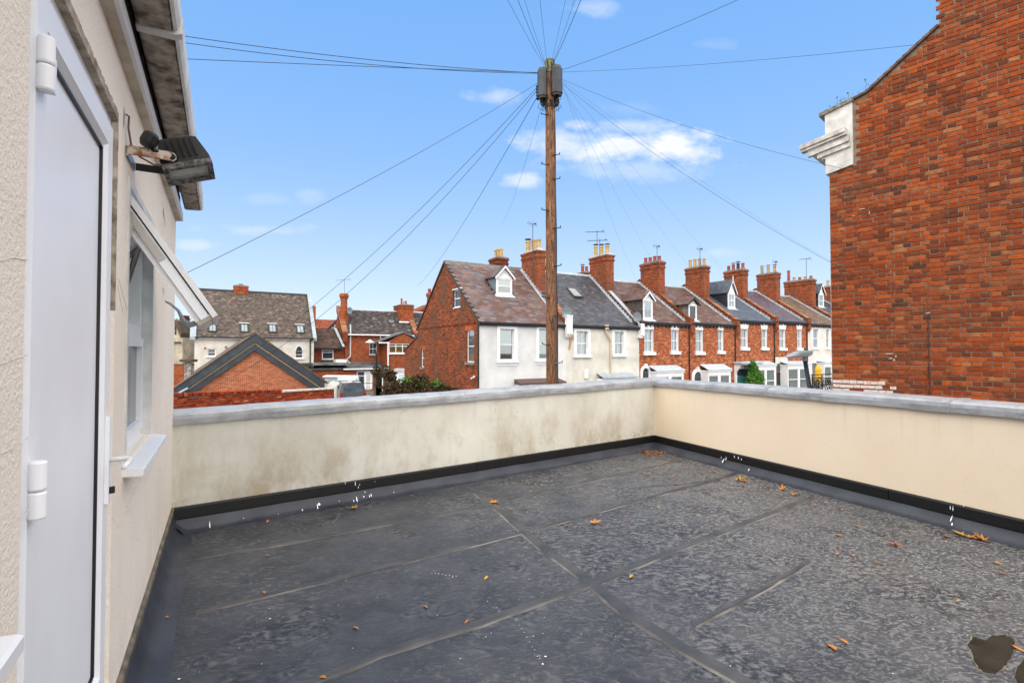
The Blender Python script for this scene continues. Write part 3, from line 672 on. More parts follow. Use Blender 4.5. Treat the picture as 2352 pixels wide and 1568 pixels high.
splashes(AF, [(482, 1204, .055, .008), (730, 1164, .06, .010), (733, 1157, .025, .018), (695, 1171, .02, .008), (813, 1150, .02, .008), (820, 1146, .05, .012), (816, 1110, .05, .008), (826, 1112, .02, .006), (823, 1118, .03, .006), (836, 1140, .015, .01),
              (849, 1139, .02, .01), (853, 1136, .03, .01), (838, 1129, .012, .01), (793, 1107, .04, .006), (861, 1105, .01, .004), (780, 1150, .008, .008), (905, 1130, .008, .008), (640, 1180, .006, .006), (560, 1190, .006, .008)], 'white paint drips along the dark upstand of the stained parapet')
splashes(BF, [(1662, 1057, .06, .014), (1668, 1052, .05, .008), (1687, 1048, .03, .01), (1696, 1051, .04, .012), (1703, 1054, .03, .01), (1720, 1078, .03, .012), (1657, 1050, .03, .01), (2183, 1165, .04, .006), (2189, 1167, .05, .006), (2186, 1190, .05, .007), (2186, 1203, .02, .012), (2214, 1160, .03, .005)], 'white paint drips along the dark upstand of the peach parapet')
# ------------------------------------------------------------------ the house with the white door (left)
def own_house():
    h = root('rendered_house', 'cream roughcast house wall at the left with concrete gutter, looking onto the roof terrace', 'house', CF.o, CF.r)
    EV = 2.80
    dx0, dx1, dz0, dz1 = -3.95, -2.905, .27, 2.53
    wx0, wx1, wz0, wz1 = -2.60, -1.64, 1.10, 2.345
    lx0, lx1, lz0, lz1 = -5.6, -4.32, 1.13, 2.3      # the window nearest the camera, only its sill is seen
    mb = MB()
    wall_holes(mb, -13, 0, -.05, EV+.3, 0, .3, [(dx0, dx1, dz0, dz1), (wx0, wx1, wz0, wz1), (lx0, lx1, lz0, lz1)], rev=.09)
    mb.add([(0, 0, GZ), (0, 9, GZ), (0, 9, EV+.3), (0, 0, EV+.3)], [(0, 1, 2, 3)])
    mb.add([(0, 0, EV+.3), (0, 9, EV+.3), (0, 4.5, EV+3.4)], [(0, 1, 2)])
    mb.add([(-13, 9, GZ), (0, 9, GZ), (0, 9, EV+.3), (-13, 9, EV+.3)], [(3, 2, 1, 0)])
    mb.add([(-13, 0, GZ), (-13, 9, GZ), (-13, 9, EV+.3), (-13, 0, EV+.3)], [(3, 2, 1, 0)])
    mb.add([(-13, 0, GZ), (0, 0, GZ), (0, 0, -.05), (-13, 0, -.05)], [(0, 1, 2, 3)])
    wall = mb.build('wall', RC, h, recalc=False)
    box('inner_wall', DARKIN, h, -13, -.3, 3.0, 3.1, -.2, 3.0); box('inner_floor', DARKIN, h, -13, -.3, .2, 3.0, -.2, -.1)
    # brittle chipped arris round the door opening
    rr = random.Random(2); CH = smat('crumbled_render_edge', (.22, .17, .12), .95, c2=(.55, .47, .38), vs=18, bs=60, bst=.9)
    mb = MB()
    for i in range(62):
        z = dz0+(dz1-dz0)*i/62; w = rr.uniform(.001, .004)*(1+max(0, z-1.5)*1.8)
        if z > 1.75: mb.box(dx1-.002, dx1+w, -.002, .019, z, z+(dz1-dz0)/62+.001)
    for i in range(34):
        x = dx0+(dx1-dx0)*i/34; w = rr.uniform(.004, .014)
        mb.box(x, x+(dx1-dx0)/34+.001, -.003, .05, dz1-.012, dz1+.012+w)
    mb.build('chipped_arris', CH, h, recalc=False, kind='stuff')
    # faint lining-out grooves and cracks of the render
    GR = smat('render_crack', (.58, .49, .41), .95, vs=20, bst=0)
    def crack(pts, r=.0022):
        w = [CF.hit(u, v) for u, v in pts]; mb = MB(); mb.tube([(p.x, -.0005, p.z) for p in w], r, 4); return mb
    mb = MB()
    for pts in ([(0, 600), (30, 592), (62, 598)], [(0, 838), (40, 822), (62, 815)], [(0, 1043), (30, 1030), (66, 1002)], [(0, 1232), (40, 1188), (66, 1170)],
                [(270, 655), (276, 690), (283, 720)], [(272, 640), (288, 700), (292, 735)], [(338, 560), (368, 600), (390, 640)],
                [(345, 990), (380, 960), (398, 950)], [(262, 1150), (300, 1040), (330, 1000)], [(330, 1110), (372, 1020), (396, 960)], [(262, 1250), (305, 1130), (330, 1090)],
                [(372, 548), (380, 575), (386, 590)], [(376, 575), (381, 600)]):
        mb2 = crack(pts, .0010); mb.add(mb2.v, mb2.f)
    mb.build('render_cracks', GR, h, recalc=False, kind='stuff')
    PAT = smat('exposed_brown_render', (.35, .22, .12), .95, c2=(.5, .36, .24), vs=30, bst=.5)
    mb = MB()
    for u, v, a, b in ((375, 490, .03, .045), (378, 505, .012, .05), (374, 665, .02, .02), (376, 672, .012, .02), (379, 690, .02, .012), (284, 268, .01, .06)):
        p = CF.hit(u, v); pts = [(p.x+math.cos(t*.7)*a*rr.uniform(.6, 1.1), -.002, p.z+math.sin(t*.7)*b*rr.uniform(.6, 1.1)) for t in range(9)]
        mb.add(pts, [tuple(range(9))])
    mb.build('bare_patches', PAT, h, recalc=False, kind='stuff')
    # eaves: moulded board, fascia, concrete gutter
    CREAM = smat('peeling_cream_board', (.52, .44, .34), .8, c2=(.66, .60, .52), vs=7, bs=30, bst=.5)
    MB().prism([(.002, EV-.02), (-.042, EV-.015), (-.046, EV), (-.046, EV+.03), (-.040, EV+.05), (.002, EV+.055)], 'x', -13, .012).build('eaves_board', CREAM, h)
    MB().prism([(-.040, EV-.018), (-.054, EV-.012), (-.054, EV+.052), (-.044, EV+.055)], 'x', -13, .016).build('board_bead', WHITE, h)
    FA = smat('pinkish_fascia', (.50, .44, .42), .7, c2=(.58, .54, .52), vs=5, bst=.2)
    MB().prism([(.0, EV+.058), (-.030, EV+.058), (-.032, EV+.20), (0, EV+.20)], 'x', -13, .004).build('fascia', FA, h)
    CON = smat('lichened_concrete', (.13, .10, .08), .95, c2=(.42, .37, .31), vs=16, bs=45, bst=.9, lo=.34, hi=.62)
    cut = [-13, -8.2, -5.4, -3.55, CF.hit(340, 190, (0, 1, 0), (0, -.1, 0)).x, .035]
    for i in range(len(cut)-1):
        a, b = cut[i]+.004, cut[i+1]-.004
        g = MB().prism([(-.062, EV+.105), (-.074, EV+.098), (-.178, EV+.105), (-.186, EV+.118), (-.186, EV+.13), (-.078, EV+.13)], 'x', a, b).build('gutter_unit', CON, h)
        MB().prism([(-.186, EV+.104), (-.198, EV+.112), (-.208, EV+.14), (-.210, EV+.215), (-.186, EV+.215)], 'x', a, b+.004).build('gutter_lip', DIRTYW, g)
    for x in cut[1:-1]: MB().prism([(-.06, EV+.092), (-.19, EV+.094), (-.214, EV+.105), (-.216, EV+.17), (-.2, EV+.17), (-.18, EV+.112), (-.06, EV+.11)], 'x', x-.025, x+.02).build('gutter_bracket', DIRTYW, h)
    # roof
    rf = MB().prism([(-.20, EV+.21), (4.5, EV+3.5), (9.2, EV+.21), (9.2, EV+.13), (4.5, EV+3.42), (-.20, EV+.13)], 'x', -13.2, .05).build('roof', SLATE_R, h)
    ch = box('chimney', BR_CHIM, h, -4.5, -3.5, 4.0, 5.0, 4.5, 8.0)
    # ---- door
    d = MB(); y = .020
    fx0, fx1, fz0, fz1 = dx0+.005, dx1-.006, dz0+.0, dz1-.01
    d.box(fx0, fx0+.06, y, y+.06, fz0, fz1); d.box(fx1-.042, fx1, y, y+.06, fz0, fz1); d.box(fx0+.06, fx1-.055, y, y+.06, fz1-.055, fz1); d.box(fx0+.06, fx1-.055, y, y+.06, fz0, fz0+.05)
    door = d.build('door', PVC, h)
    lx0_, lx1_, lz0_, lz1_ = fx0+.064, fx1-.046, fz0+.054, fz1-.059
    # leaf: rails with mitred look, bevelled bead, flat panel
    m = MB(); st = .082; yy = y-.014
    m.box(lx0_, lx0_+st, yy, y+.04, lz0_, lz1_); m.box(lx1_-st, lx1_, yy, y+.04, lz0_, lz1_); m.box(lx0_+st, lx1_-st, yy, y+.04, lz1_-st, lz1_); m.box(lx0_+st, lx1_-st, yy, y+.04, lz0_, lz0_+st)
    m.build('door_rail', PVC, door)
    ix0, ix1, iz0, iz1 = lx0_+st, lx1_-st, lz0_+st, lz1_-st
    q = MB(); b = .024
    q.add([(ix0, yy+.001, iz0), (ix1, yy+.001, iz0), (ix1, yy+.001, iz1), (ix0, yy+.001, iz1), (ix0+b, yy+.02, iz0+b), (ix1-b, yy+.02, iz0+b), (ix1-b, yy+.02, iz1-b), (ix0+b, yy+.02, iz1-b)],
          [(0, 1, 5, 4), (1, 2, 6, 5), (2, 3, 7, 6), (3, 0, 4, 7)]); q.build('glazing_bead', PVC, door)
    q = MB(); g = .006
    q.box(ix1-b-g, ix1-b+.001, yy+.012, yy+.03, iz0+b, iz1-b); q.box(ix0+b, ix1-b, yy+.012, yy+.03, iz1-b-g, iz1-b+.001); q.box(ix0+b, ix1-b, yy+.012, yy+.03, iz0+b, iz0+b+g); q.box(ix0+b, ix0+b+g, yy+.012, yy+.03, iz0+b, iz1-b)
    q.build('black_gasket', BLACK, door)
    box('door_panel', PVC, door, ix0+b, ix1-b, yy+.022, yy+.03, iz0+b, iz1-b)
    for (v, hh) in ((122, .125), (1122, .13)):
        p = CF.hit(90, v, (0, 1, 0), (0, -.01, 0)); hg = MB(); cx = fx0+.068
        for (a, c_) in ((0, .47), (.5, 1)): hg.lathe((cx, yy-.016, p.z-hh/2+hh*a), [(.014, 0), (.0165, .004), (.0165, hh*(c_-a)-.004), (.014, hh*(c_-a))], 28)
        hg.box(cx, cx+.05, yy-.024, yy+.002, p.z-.05, p.z+hh*.28); hg.build('hinge', PVC, door, smooth=False)
    pt = CF.hit(256, 955, (0, 1, 0), (0, yy-.01, 0)); pb_ = CF.hit(256, 1145, (0, 1, 0), (0, yy-.01, 0)); px = lx1_-.035
    hb = MB().box(px-.016, px+.016, yy-.012, yy, pb_.z, pt.z).build('handle_plate', PVC, door)
    hz = CF.hit(265, 1042, (0, 1, 0), (0, yy-.01, 0)).z
    MB().tube([(px, yy-.010, hz), (px, yy-.058, hz), (px-.004, yy-.070, hz-.001), (px-.018, yy-.076, hz-.003), (px-.05, yy-.076, hz-.006), (px-.12, yy-.070, hz-.012)], [.0095, .0095, .0095, .0095, .009, .009], 12).build('door_handle', WHITE, door, smooth=True)
    kz = CF.hit(262, 1110, (0, 1, 0), (0, yy-.01, 0)).z
    MB().lathe((px, yy-.02, kz-.012), [(.009, 0), (.009, .024)], 10).build('keyhole', DARKMETAL, door)
    # ---- casement window
    w = MB(); y = .055; f = .05
    w.box(wx0, wx0+f, y, y+.06, wz0, wz1); w.box(wx1-f, wx1, y, y+.06, wz0, wz1); w.box(wx0+f, wx1-f, y, y+.06, wz0, wz0+f); w.box(wx0+f, wx1-f, y, y+.06, wz1-f, wz1)
    tz = 1.715; w.box(wx0+f, wx1-f, y-.002, y+.06, tz-.035, tz+.035)
    win = w.build('window', PVC, h)
    s = MB(); s.box(wx0+f+.002, wx0+f+.05, y-.016, y+.03, wz0+f, tz-.037); s.box(wx1-f-.05, wx1-f-.002, y-.016, y+.03, wz0+f, tz-.037); s.box(wx0+f+.05, wx1-f-.05, y-.016, y+.03, wz0+f, wz0+f+.05); s.box(wx0+f+.05, wx1-f-.05, y-.016, y+.03, tz-.085, tz-.037)
    s.build('casement', PVC, win); box('pane', DGLASS, win, wx0+f+.05, wx1-f-.05, y+.01, y+.016, wz0+f+.05, tz-.085)
    # painted band round the opening
    bnd = MB(); bnd.box(wx0-.035, wx0, -.006, .002, wz0-.02, wz1+.035); bnd.box(wx0, wx1+.004, -.006, .002, wz1, wz1+.035); bnd.box(wx0, wx0+.006, -.001, .085, wz0, wz1)
    bnd.box(wx1-.006, wx1+.001, -.001, .085, wz0, wz1); bnd.box(wx0, wx1, -.001, .085, wz1-.005, wz1+.001); bnd.build('painted_reveal', DIRTYW, win)
    MB().prism([(.085, wz0+.008), (-.068, wz0-.018), (-.075, wz0-.022), (-.075, wz0-.046), (-.06, wz0-.048), (0, wz0-.045), (.085, wz0-.04)], 'x', wx0-.06, wx1+.05).build('window_sill', WHITE, win)
    # open top light
    hy, hz_ = .030, 2.285; ey, ez = -.305, 1.765; L = math.hypot(ey-hy, ez-hz_); ang = math.atan2(ez-hz_, ey-hy)
    sy, sz = (ey-hy)/L, (ez-hz_)/L     # down the sash
    M = Matrix(((1, 0, 0, 0), (0, sy, -sz*-1, hy), (0, sz, -sy, hz_), (0, 0, 0, 1)))
    # local axes: x along, y down the sash, z = outer normal (up and out)
    M = Matrix(((1, 0, 0, 0), (0, sy, sz, hy), (0, sz, -sy, hz_), (0, 0, 0, 1)))
    def sb(m, x0, x1, s0, s1, t0, t1): m.M = M; m.box(x0, x1, s0, s1, t0, t1); m.M = None
    a, b2 = wx0+.035, wx1-.035; fwid = .062
    s = MB()
    for (x0, x1, s0, s1) in ((a, a+fwid, 0, L), (b2-fwid, b2, 0, L), (a+fwid, b2-fwid, 0, fwid), (a+fwid, b2-fwid, L-fwid, L)): sb(s, x0, x1, s0, s1, -.028, .018)
    sash = s.build('top_light', PVC, win)
    s = MB()
    for (x0, x1, s0, s1) in ((a-.012, a+.02, -.01, L+.012), (b2-.02, b2+.012, -.01, L+.012), (a+.02, b2-.02, L-.02, L+.012)): sb(s, x0, x1, s0, s1, .020, .046)
    s.build('sash_flange', WHITE, sash)
    
    for q in (a-.002, b2-.008): s = MB(); sb(s, q, q+.010, .01, L-.01, .0135, .0198); s.build('weather_seal', BLACK, sash)
    s = MB(); sb(s, a+.012, a+.05, .0, L, -.052, -.0285); sb(s, b2-.05, b2-.012, 0, L, -.052, -.0285); sb(s, a+.05, b2-.05, L-.045, L, -.052, -.0285); s.build('sash_groove_rail', WHITE, sash)
    s = MB(); sb(s, a+fwid, b2-fwid, fwid, L-fwid, -.008, -.002); s.build('pane', GLASS, sash)
    BEI = smat('beige_end_cap', (.42, .36, .30), .8, vs=20, bst=.3)
    s = MB(); sb(s, a-.004, a+.012, L-.004, L+.016, -.05, .018); sb(s, a+.01, a+.05, L, L+.014, -.052, -.01); s.build('end_cap', BEI, sash)
    s = MB(); sb(s, a-.006, a-.0005, .05, .30, -.024, .006); s.build('friction_stay', smat('stay_steel', (.42, .40, .37), .4, metal=.5), sash)
    pA = M @ Vector((a-.004, .10, -.02)); pB = Vector((a+.0, .03, 1.98)); pC = M @ Vector((a, .21, -.06)); pD = Vector((a, .035, 1.80))
    s = MB(); s.tube([pA, pB], .010, 6); s.build('stay_arm', smat('stay_pale', (.45, .43, .40), .5), sash)
    s = MB(); s.tube([pB+Vector((0, 0, .02)), pC], .011, 6); s.tube([pC, pD], .011, 6); s.build('stay_arm', smat('stay_dark', (.07, .07, .075), .5, metal=.4), sash)
    xm = (a+b2)/2; s = MB()
    hpts = [(xm, L-.03, -.05), (xm, L-.035, -.085), (xm-.0, L-.07, -.098), (xm-.0, L-.13, -.088), (xm, L-.18, -.100), (xm, L-.20, -.112)]
    s.tube([M @ Vector(p) for p in hpts], [.016, .017, .012, .008, .006, .004], 8); s.build('window_handle', smat('handle_grey_white', (.55, .58, .60), .35), sash, smooth=True)
    # nearest window: sill, frame
    w2 = MB(); w2.box(lx0, lx0+f, .05, .11, lz0, lz1); w2.box(lx1-f, lx1, .05, .11, lz0, lz1); w2.box(lx0+f, lx1-f, .05, .11, lz0, lz0+f); w2.box(lx0+f, lx1-f, .05, .11, lz1-f, lz1); w2 = w2.build('window', PVC, h)
    box('pane', DGLASS, w2, lx0+f, lx1-f, .07, .076, lz0+f, lz1-f)
    pr = CF.hit(66, 1449, (0, 0, 1), (0, 0, 1.0))
    MB().prism([(.085, 1.135), (-.072, 1.12), (-.08, 1.115), (-.08, 1.09), (-.06, 1.085), (0, 1.09), (.085, 1.09)], 'x', lx0-.1, -4.235).build('window_sill', WHITE, w2)
    # black flashing along the wall foot and the membrane dressed up to it
    mb = MB(); vs = []; fs = []; n = 70; pr = [(-.16, .0015), (-.10, .008), (-.065, .026), (-.04, .07), (-.022, .13), (-.010, H1-.02), (-.002, H1)]; r2 = random.Random(9)
    for k in range(n+1):
        x = -13+13*k/n*1.0
        vs += [(x, y_+.003*math.sin(x*6+j)+r2.uniform(-.001, .001), z_) for j, (y_, z_) in enumerate(pr)]
    mm = len(pr)
    for k in range(n):
        for j in range(mm-1): q = k*mm+j; fs.append((q, q+1, q+mm+1, q+mm))
    MB().add(vs, fs).build('upstand', MEMB, h, smooth=True)
    MB().prism([(-.004, H1-.035), (-.018, H1-.04), (-.02, H1+.0), (-.003, H1+.012)], 'x', -13, -.02).build('flashing_edge', smat('dusty_flashing', (.07, .065, .055), .7, c2=(.2, .16, .11), vs=9, bst=.3), h)
    # folded corner of the membrane
    MB().add([(-.01, -.005, .10), (-.12, -.012, .10), (-.16, -.10, .012), (-.05, -.13, .006), (-.005, -.09, .03)], [(0, 1, 2, 3, 4)]).build('corner_fold', MEMB, h)
own_house()
# ------------------------------------------------------------------ floodlight
def floodlight():
    p = CF.hit(287, 345); fr = CF.sub((p.x, 0, p.z))
    f = root('floodlight', 'old black halogen floodlight with motion sensor on rusty wall bracket above the window', 'floodlight', fr.o, fr.r)
    x1 = .235
    b = MB(); b.box(0, .02, -.012, 0, -.02, .02); b.box(0, .012, -.165, -.012, -.012, .026); b.tube([(.004, -.165, .006), (.016, -.165, .006)], .020, 12)
    bk = b.build('bracket', RUST, f)
    b = MB(); b.box(0, x1, -.008, -.001, -.015, .022); b.build('back_plate', GREYMETAL, f)
    b = MB(); b.box(x1-.012, x1, -.165, -.01, -.012, .020); b.tube([(x1-.016, -.165, .004), (x1, -.165, .004)], .02, 12); b.build('bracket', DARKMETAL, f)
    # head: axis tilts out and down
    c = Vector((x1/2-.02, -.225, -.012))
    # local: x along wall, y = pointing direction (out/down), z = across
    e1 = Vector((0, -.94, .342)); fy = Vector((-.20, -.335, -.921)).normalized(); fz = e1.cross(fy).normalized()
    M = Matrix(((e1.x, fy.x, fz.x, c.x), (e1.y, fy.y, fz.y, c.y), (e1.z, fy.z, fz.z, c.z), (0, 0, 0, 1)))
    hx, hz = .100, .078
    def fr_(sx, sz, y): return [(-sx, y, -sz), (sx, y, -sz), (sx, y, sz), (-sx, y, sz)]
    m = MB(); m.M = M
    rings = [fr_(.060, .032, -.145), fr_(.078, .048, -.13), fr_(.100, .072, -.02), fr_(.100, .072, .0)]
    vs = sum(rings, []); fs = [(0, 3, 2, 1)]
    for i in range(3): fs += [(i*4+k, i*4+(k+1) % 4, (i+1)*4+(k+1) % 4, (i+1)*4+k) for k in range(4)]
    m.add(vs, fs); hs = m.build('housing', DARKMETAL, f)
    for i in range(5):
        x = -.05+i*.025
        for s in (-1, 1): m = MB(); m.M = M; m.prism([(-.125, s*.055), (-.02, s*.078), (-.02, s*.086), (-.11, s*.062)], 'x', x, x+.004); m.build('cooling_fin', BLACK, hs)
    m = MB(); m.M = M; w = .02
    m.box(-hx, -hx+w, 0, .026, -hz, hz); m.box(hx-w, hx, 0, .026, -hz, hz); m.box(-hx+w, hx-w, 0, .026, -hz, -hz+w); m.box(-hx+w, hx-w, 0, .026, hz-w, hz)
    m.build('bezel', smat('weathered_bezel', (.045, .042, .04), .7, c2=(.22, .21, .20), vs=40, bst=.5, lo=.42, hi=.66), f)
    m = MB(); m.M = M; m.box(-hx+w, hx-w, .006, .010, -hz+w, hz-w); m.build('lens', smat('dusty_lens', (.30, .33, .31), .15, c2=(.42, .44, .40), vs=12, bst=.1, spec=.7), f)
    # sensor
    m = MB(); sx, sy, sz = -.012, -.085, .055
    m.M = Matrix.Translation((sx, sy, sz)) @ Matrix.Rotation(rad(25), 4, 'X')
    ring = lambda r, h, n=8: [(r*math.cos(2*math.pi*(k+.5)/n), r*math.sin(2*math.pi*(k+.5)/n)*.9, h) for k in range(n)]
    v = ring(.026, -.03)+ring(.036, -.012)+ring(.036, .022)+ring(.026, .034); fs = [tuple(range(7, -1, -1)), tuple(range(24, 32))]
    for i in range(3): fs += [(i*8+k, i*8+(k+1) % 8, (i+1)*8+(k+1) % 8, (i+1)*8+k) for k in range(8)]
    m.add(v, fs); m.M = None; m.tube([(sx+.01, sy-.01, sz-.03), (.02, -.13, .015), (.03, -.165, .0)], .012, 8); m.build('motion_sensor', BLACK, f)
    m = MB(); m.tube([(.0, 0, .155), (.002, -.012, .15), (.004, -.010, .10), (.008, -.02, .03), (.012, -.05, -.015), (.03, -.10, -.035), (.05, -.14, -.028), (.07, -.165, -.01)], .0042, 6)
    m.build('cable', smat('brown_flex', (.13, .075, .05), .7), f, smooth=True)
    m = MB(); m.tube([(0, -.165, .006), (.03, -.175, .0), (.09, -.19, .03)], .014, 8); m.build('pivot_arm', DARKMETAL, f)
    m = MB(); m.tube([(x1, -.165, .004), (x1-.04, -.175, .0), (x1-.11, -.19, .03)], .014, 8); m.build('pivot_arm', DARKMETAL, f)
floodlight()
# ------------------------------------------------------------------ big brick gable on the right
RF = Frame((0, 0, 0), math.atan2(-.743, .669))
def right_gable():
    u0, v0 = 1908, 640
    d = ray(u0, v0); k = 9.31/d.y; p = CAM+d*k
    fr = Frame((p.x, p.y, GZ), RF.r)
    g = root('brick_building', 'tall weathered red brick gable wall filling the right side of the picture', 'building', fr.o, fr.r)
    H = lambda u, v: fr.hit(u, v)
    e1 = H(1897, 262); e2 = H(1958, 232); e3 = H(1992, 214); e4 = H(2156, 62); e5 = H(2157, 0)
    topL, kink, ch = Vector((0, 0, e2.z)), e3, e4
    cx = e4.x; slope = (e4.z-e3.z)/(e4.x-e3.x)
    W = 9.0; ztop = e4.z+3.2
    chx1 = cx+2.1
    outline = [(0, 0), (W, 0), (W, e4.z+slope*(chx1-cx)*.6), (chx1, e4.z+1), (chx1, ztop), (cx, ztop), (cx, e4.z), (e3.x, e3.z), (e2.x, e2.z), (0, e2.z-.0)]
    mb = MB(); o2 = [(x, z) for x, z in outline]
    mb.prism(o2, 'y', .012, .6); mb.build('mortar', MORTAR, g)
    def topz(x):
        if x > cx: return ztop if x < chx1 else e4.z
        if x < e2.x: return 0 if False else e2.z
        if x < e3.x: return e2.z+(e3.z-e2.z)*(x-e2.x)/(e3.x-e2.x)
        return e3.z+slope*(x-e3.x)
    wb = H(1900, 402); wr = H(1959, 300)
    wx = wr.x; wz0 = wb.z
    zvis = H(2000, 910).z-.6
    ww = H(2055, 900)
    def inside(x, z):
        if not (0.0 < x < 7.5) or z > topz(x)-.06: return False
        if x > cx and z > e4.z+1.2: return False
        if x < wx+.08 and z > wz0-.02+(x*.35): return False
        return True
    brickwork(g, fr, 0.004, 7.5, zvis, ztop, inside, BRK_R, 300, seed=5, BL=.227, BH=.0645, joint=.0125, bond='english', rough=.004, visible=lambda u, v: v < 905, wob=.006)
    mb = MB()
    # quoin return: pale edge of the street front
    box('front_wall', STUCCOW, g, -.012, .003, .03, 7, 0, e2.z-.05)
    mb = MB(); mb.prism([(0.001, 0), (W, 0), (W, e4.z), (cx, e4.z), (e3.x, e3.z), (e2.x, e2.z), (0.001, e2.z)], 'y', .6, 8.0); mb.build('building_body', BR_DARK, g)
    # roof behind verge
    # verge tiles
    VT = smat('brown_verge_tile', (.10, .06, .045), .8, c2=(.17, .10, .07), vs=9, bst=.4)
    def along(a, b, n, nm='verge_tile'):
        for i in range(n):
            p = a.lerp(b, i/n); q = a.lerp(b, (i+1)/n+.01); mb = MB()
            dn = Vector((-(q.z-p.z), 0, q.x-p.x)).normalized()
            t0, t1 = .0, .035
            vs = []
            for yy in (-.05, .5):
                for (pt, t) in ((p, t0+.004), (q, t0), (q, t1), (p, t1+.012)):
                    vs.append((pt.x+dn.x*t, yy, pt.z+dn.z*t))
            mb.add(vs, [(0, 1, 2, 3), (7, 6, 5, 4), (0, 4, 5, 1), (1, 5, 6, 2), (2, 6, 7, 3), (3, 7, 4, 0)]); mb.build(nm, VT, g)
    fz = lambda p: Vector((p.x, 0, p.z))
    along(fz(e3), fz(e4), 11); along(fz(e2), fz(e3), 2)
    # cement fillet at chimney
    # white stucco cornice return
    box('stucco_block', STUCCOW, g, -.035, wx, -.035, .3, wz0, H(1890, 268).z+.0) if False else None
    zt = H(1897, 265).z; ztr = H(1950, 235).z; m = MB()
    zb0 = H(1900, 402).z; zb1 = H(1958, 379).z
    m.prism([(-.05, zb0), (wx, zb1), (wx+.0, ztr), (-.05, zt)], 'y', -.04, .25)
    sb = m.build('stucco_return', smat('peeling_white_stucco', (.56, .54, .50), .9, c2=(.70, .70, .69), vs=5, bs=22, bst=.8), g)
    m = MB(); m.prism([(-.14, zt-.02), (wx+.02, ztr-.02), (wx+.02, ztr+.045), (-.14, zt+.045)], 'y', -.075, .5); m.build('capstone', smat('mossy_capstone', (.13, .12, .09), .95, c2=(.28, .26, .22), vs=14, bst=.7), sb)
    # cornice mouldings stepping out over the street (to -x) and a little proud of the gable
    c0 = H(1845, 345); c1 = H(1945, 308); CM = smat('cornice_grey_white', (.42, .39, .35), .85, c2=(.66, .64, .61), vs=6, bst=.5)
    zc = H(1900, 330).z
    prof = [(-.05, zc-.30), (-.10, zc-.29), (-.16, zc-.22), (-.28, zc-.14), (-.30, zc-.06), (-.40, zc-.04), (-.44, zc+.03), (-.44, zc+.07), (-.05, zc+.13)]
    k = c0.x/-.44 if c0.x < -.1 else 1
    prof = [(x*k if x < -.06 else x, z) for x, z in prof]
    m = MB(); m.prism(prof, 'y', -.045, 7); m.build('cornice', CM, sb)
    kx = -c0.x
    for (xa, za_, zb_, ln, yo) in ((-kx, zc+.02, zc+.10, .80, -.20), (-kx*.97, zc-.03, zc+.018, .84, -.17), (-kx*.74, zc-.15, zc-.032, .90, -.12), (-kx*.40, zc-.24, zc-.152, .93, -.085)):
        sl = .16; xb_ = wx*ln; m = MB(); m.prism([(xa, za_+xa*sl), (xb_, za_+xb_*sl), (xb_, zb_+xb_*sl), (xa, zb_+xa*sl)], 'y', yo, -.0405); m.build('moulding', CM, sb)
    # whitewashed patch low on the wall
    WP = smat('flaking_whitewash', (.70, .66, .62), .9, c2=(.50, .33, .26), vs=22, bs=50, bst=.8, lo=.45, hi=.68)
    rr = random.Random(8); m = MB(); zt2 = H(1990, 878).z
    px1 = H(2055, 890).x
    zz = zt2-.42; row = 0
    while zz < zt2:
        x = .02-(.06 if row % 2 else 0)
        while x < px1:
            L_ = rr.choice((.1, .21, .1)); 
            x2 = min(x+L_, px1+rr.uniform(-.02, .03))
            if rr.random() > .12 and x2-max(x, .012) > .02: m.box(max(x, .012), x2, -.009-rr.uniform(0, .004), .01, zz+rr.uniform(.002, .008), zz+.066-rr.uniform(0, .008))
            x += L_+.006
        zz += .077; row += 1
    m.build('whitewashed_patch', WP, g)
    # pale mortar daubs
    m = MB(); DB = smat('pale_mortar_daub', (.55, .45, .36), .9)
    for (u, v, a, b) in ((1981, 480, .05, .006), (1997, 489, .006, .03), (1961, 496, .03, .005), (2046, 898-75, .03, .008), (2054, 826, .01, .02), (2043, 812, .06, .007), (2058, 818, .008, .02), (2050, 1320/1.7415, .01, .004)):
        p = H(u, v); pts = [(p.x+a*math.cos(t)*rr.uniform(.8, 1.2), -.008, p.z+b*math.sin(t)*rr.uniform(.8, 1.2)) for t in [i*.785 for i in range(8)]]; m.add(pts, [tuple(range(8))])
    m.build('mortar_daubs', DB, g, recalc=False, kind='stuff')
    # weeds on the capstone
    rr = random.Random(4); m = MB()
    for u, v, n in ((1945, 232, 26), (1985, 212, 14), (1920, 250, 10)):
        p = H(u, v)
        for i in range(n):
            q = Vector((p.x+rr.uniform(-.12, .12), rr.uniform(-.08, .05), p.z+rr.uniform(-.02, .10)**1)); s = .02
            a = Vector((rr.gauss(0, 1), rr.gauss(0, 1), rr.gauss(0, 1))).normalized()*s; b = Vector((rr.gauss(0, 1), rr.gauss(0, 1), rr.gauss(0, 1))).normalized()*s*.5
            m.add([q-a, q+b, q+a, q-b], [(0, 1, 2, 3)])
    for u, v, hgt in ((1923, 245, .16), (1988, 208, .18), (1948, 228, .1)):
        p = H(u, v); m.tube([(p.x, -.02, p.z), (p.x+.02, -.02, p.z+hgt*.6), (p.x+.0, -.02, p.z+hgt)], .003, 4)
        q = Vector((p.x, -.02, p.z+hgt)); m.add([q+Vector((-.02, 0, 0)), q+Vector((0, 0, .025)), q+Vector((.02, 0, .01)), q-Vector((0, 0, .012))], [(0, 1, 2, 3)])
    o = m.build('wall_weeds', leafmat('wall_weed_leaf', [(0, (.03, .04, .015)), (.7, (.06, .08, .03)), (1, (.2, .22, .05))]), None, recalc=False)
    o.location = fr.o; o.rotation_euler = (0, 0, fr.r); o['kind'] = 'stuff'; o['label'] = 'small weeds rooted along the capstone of the brick gable'
    return g, fr
RG, RGF = right_gable()
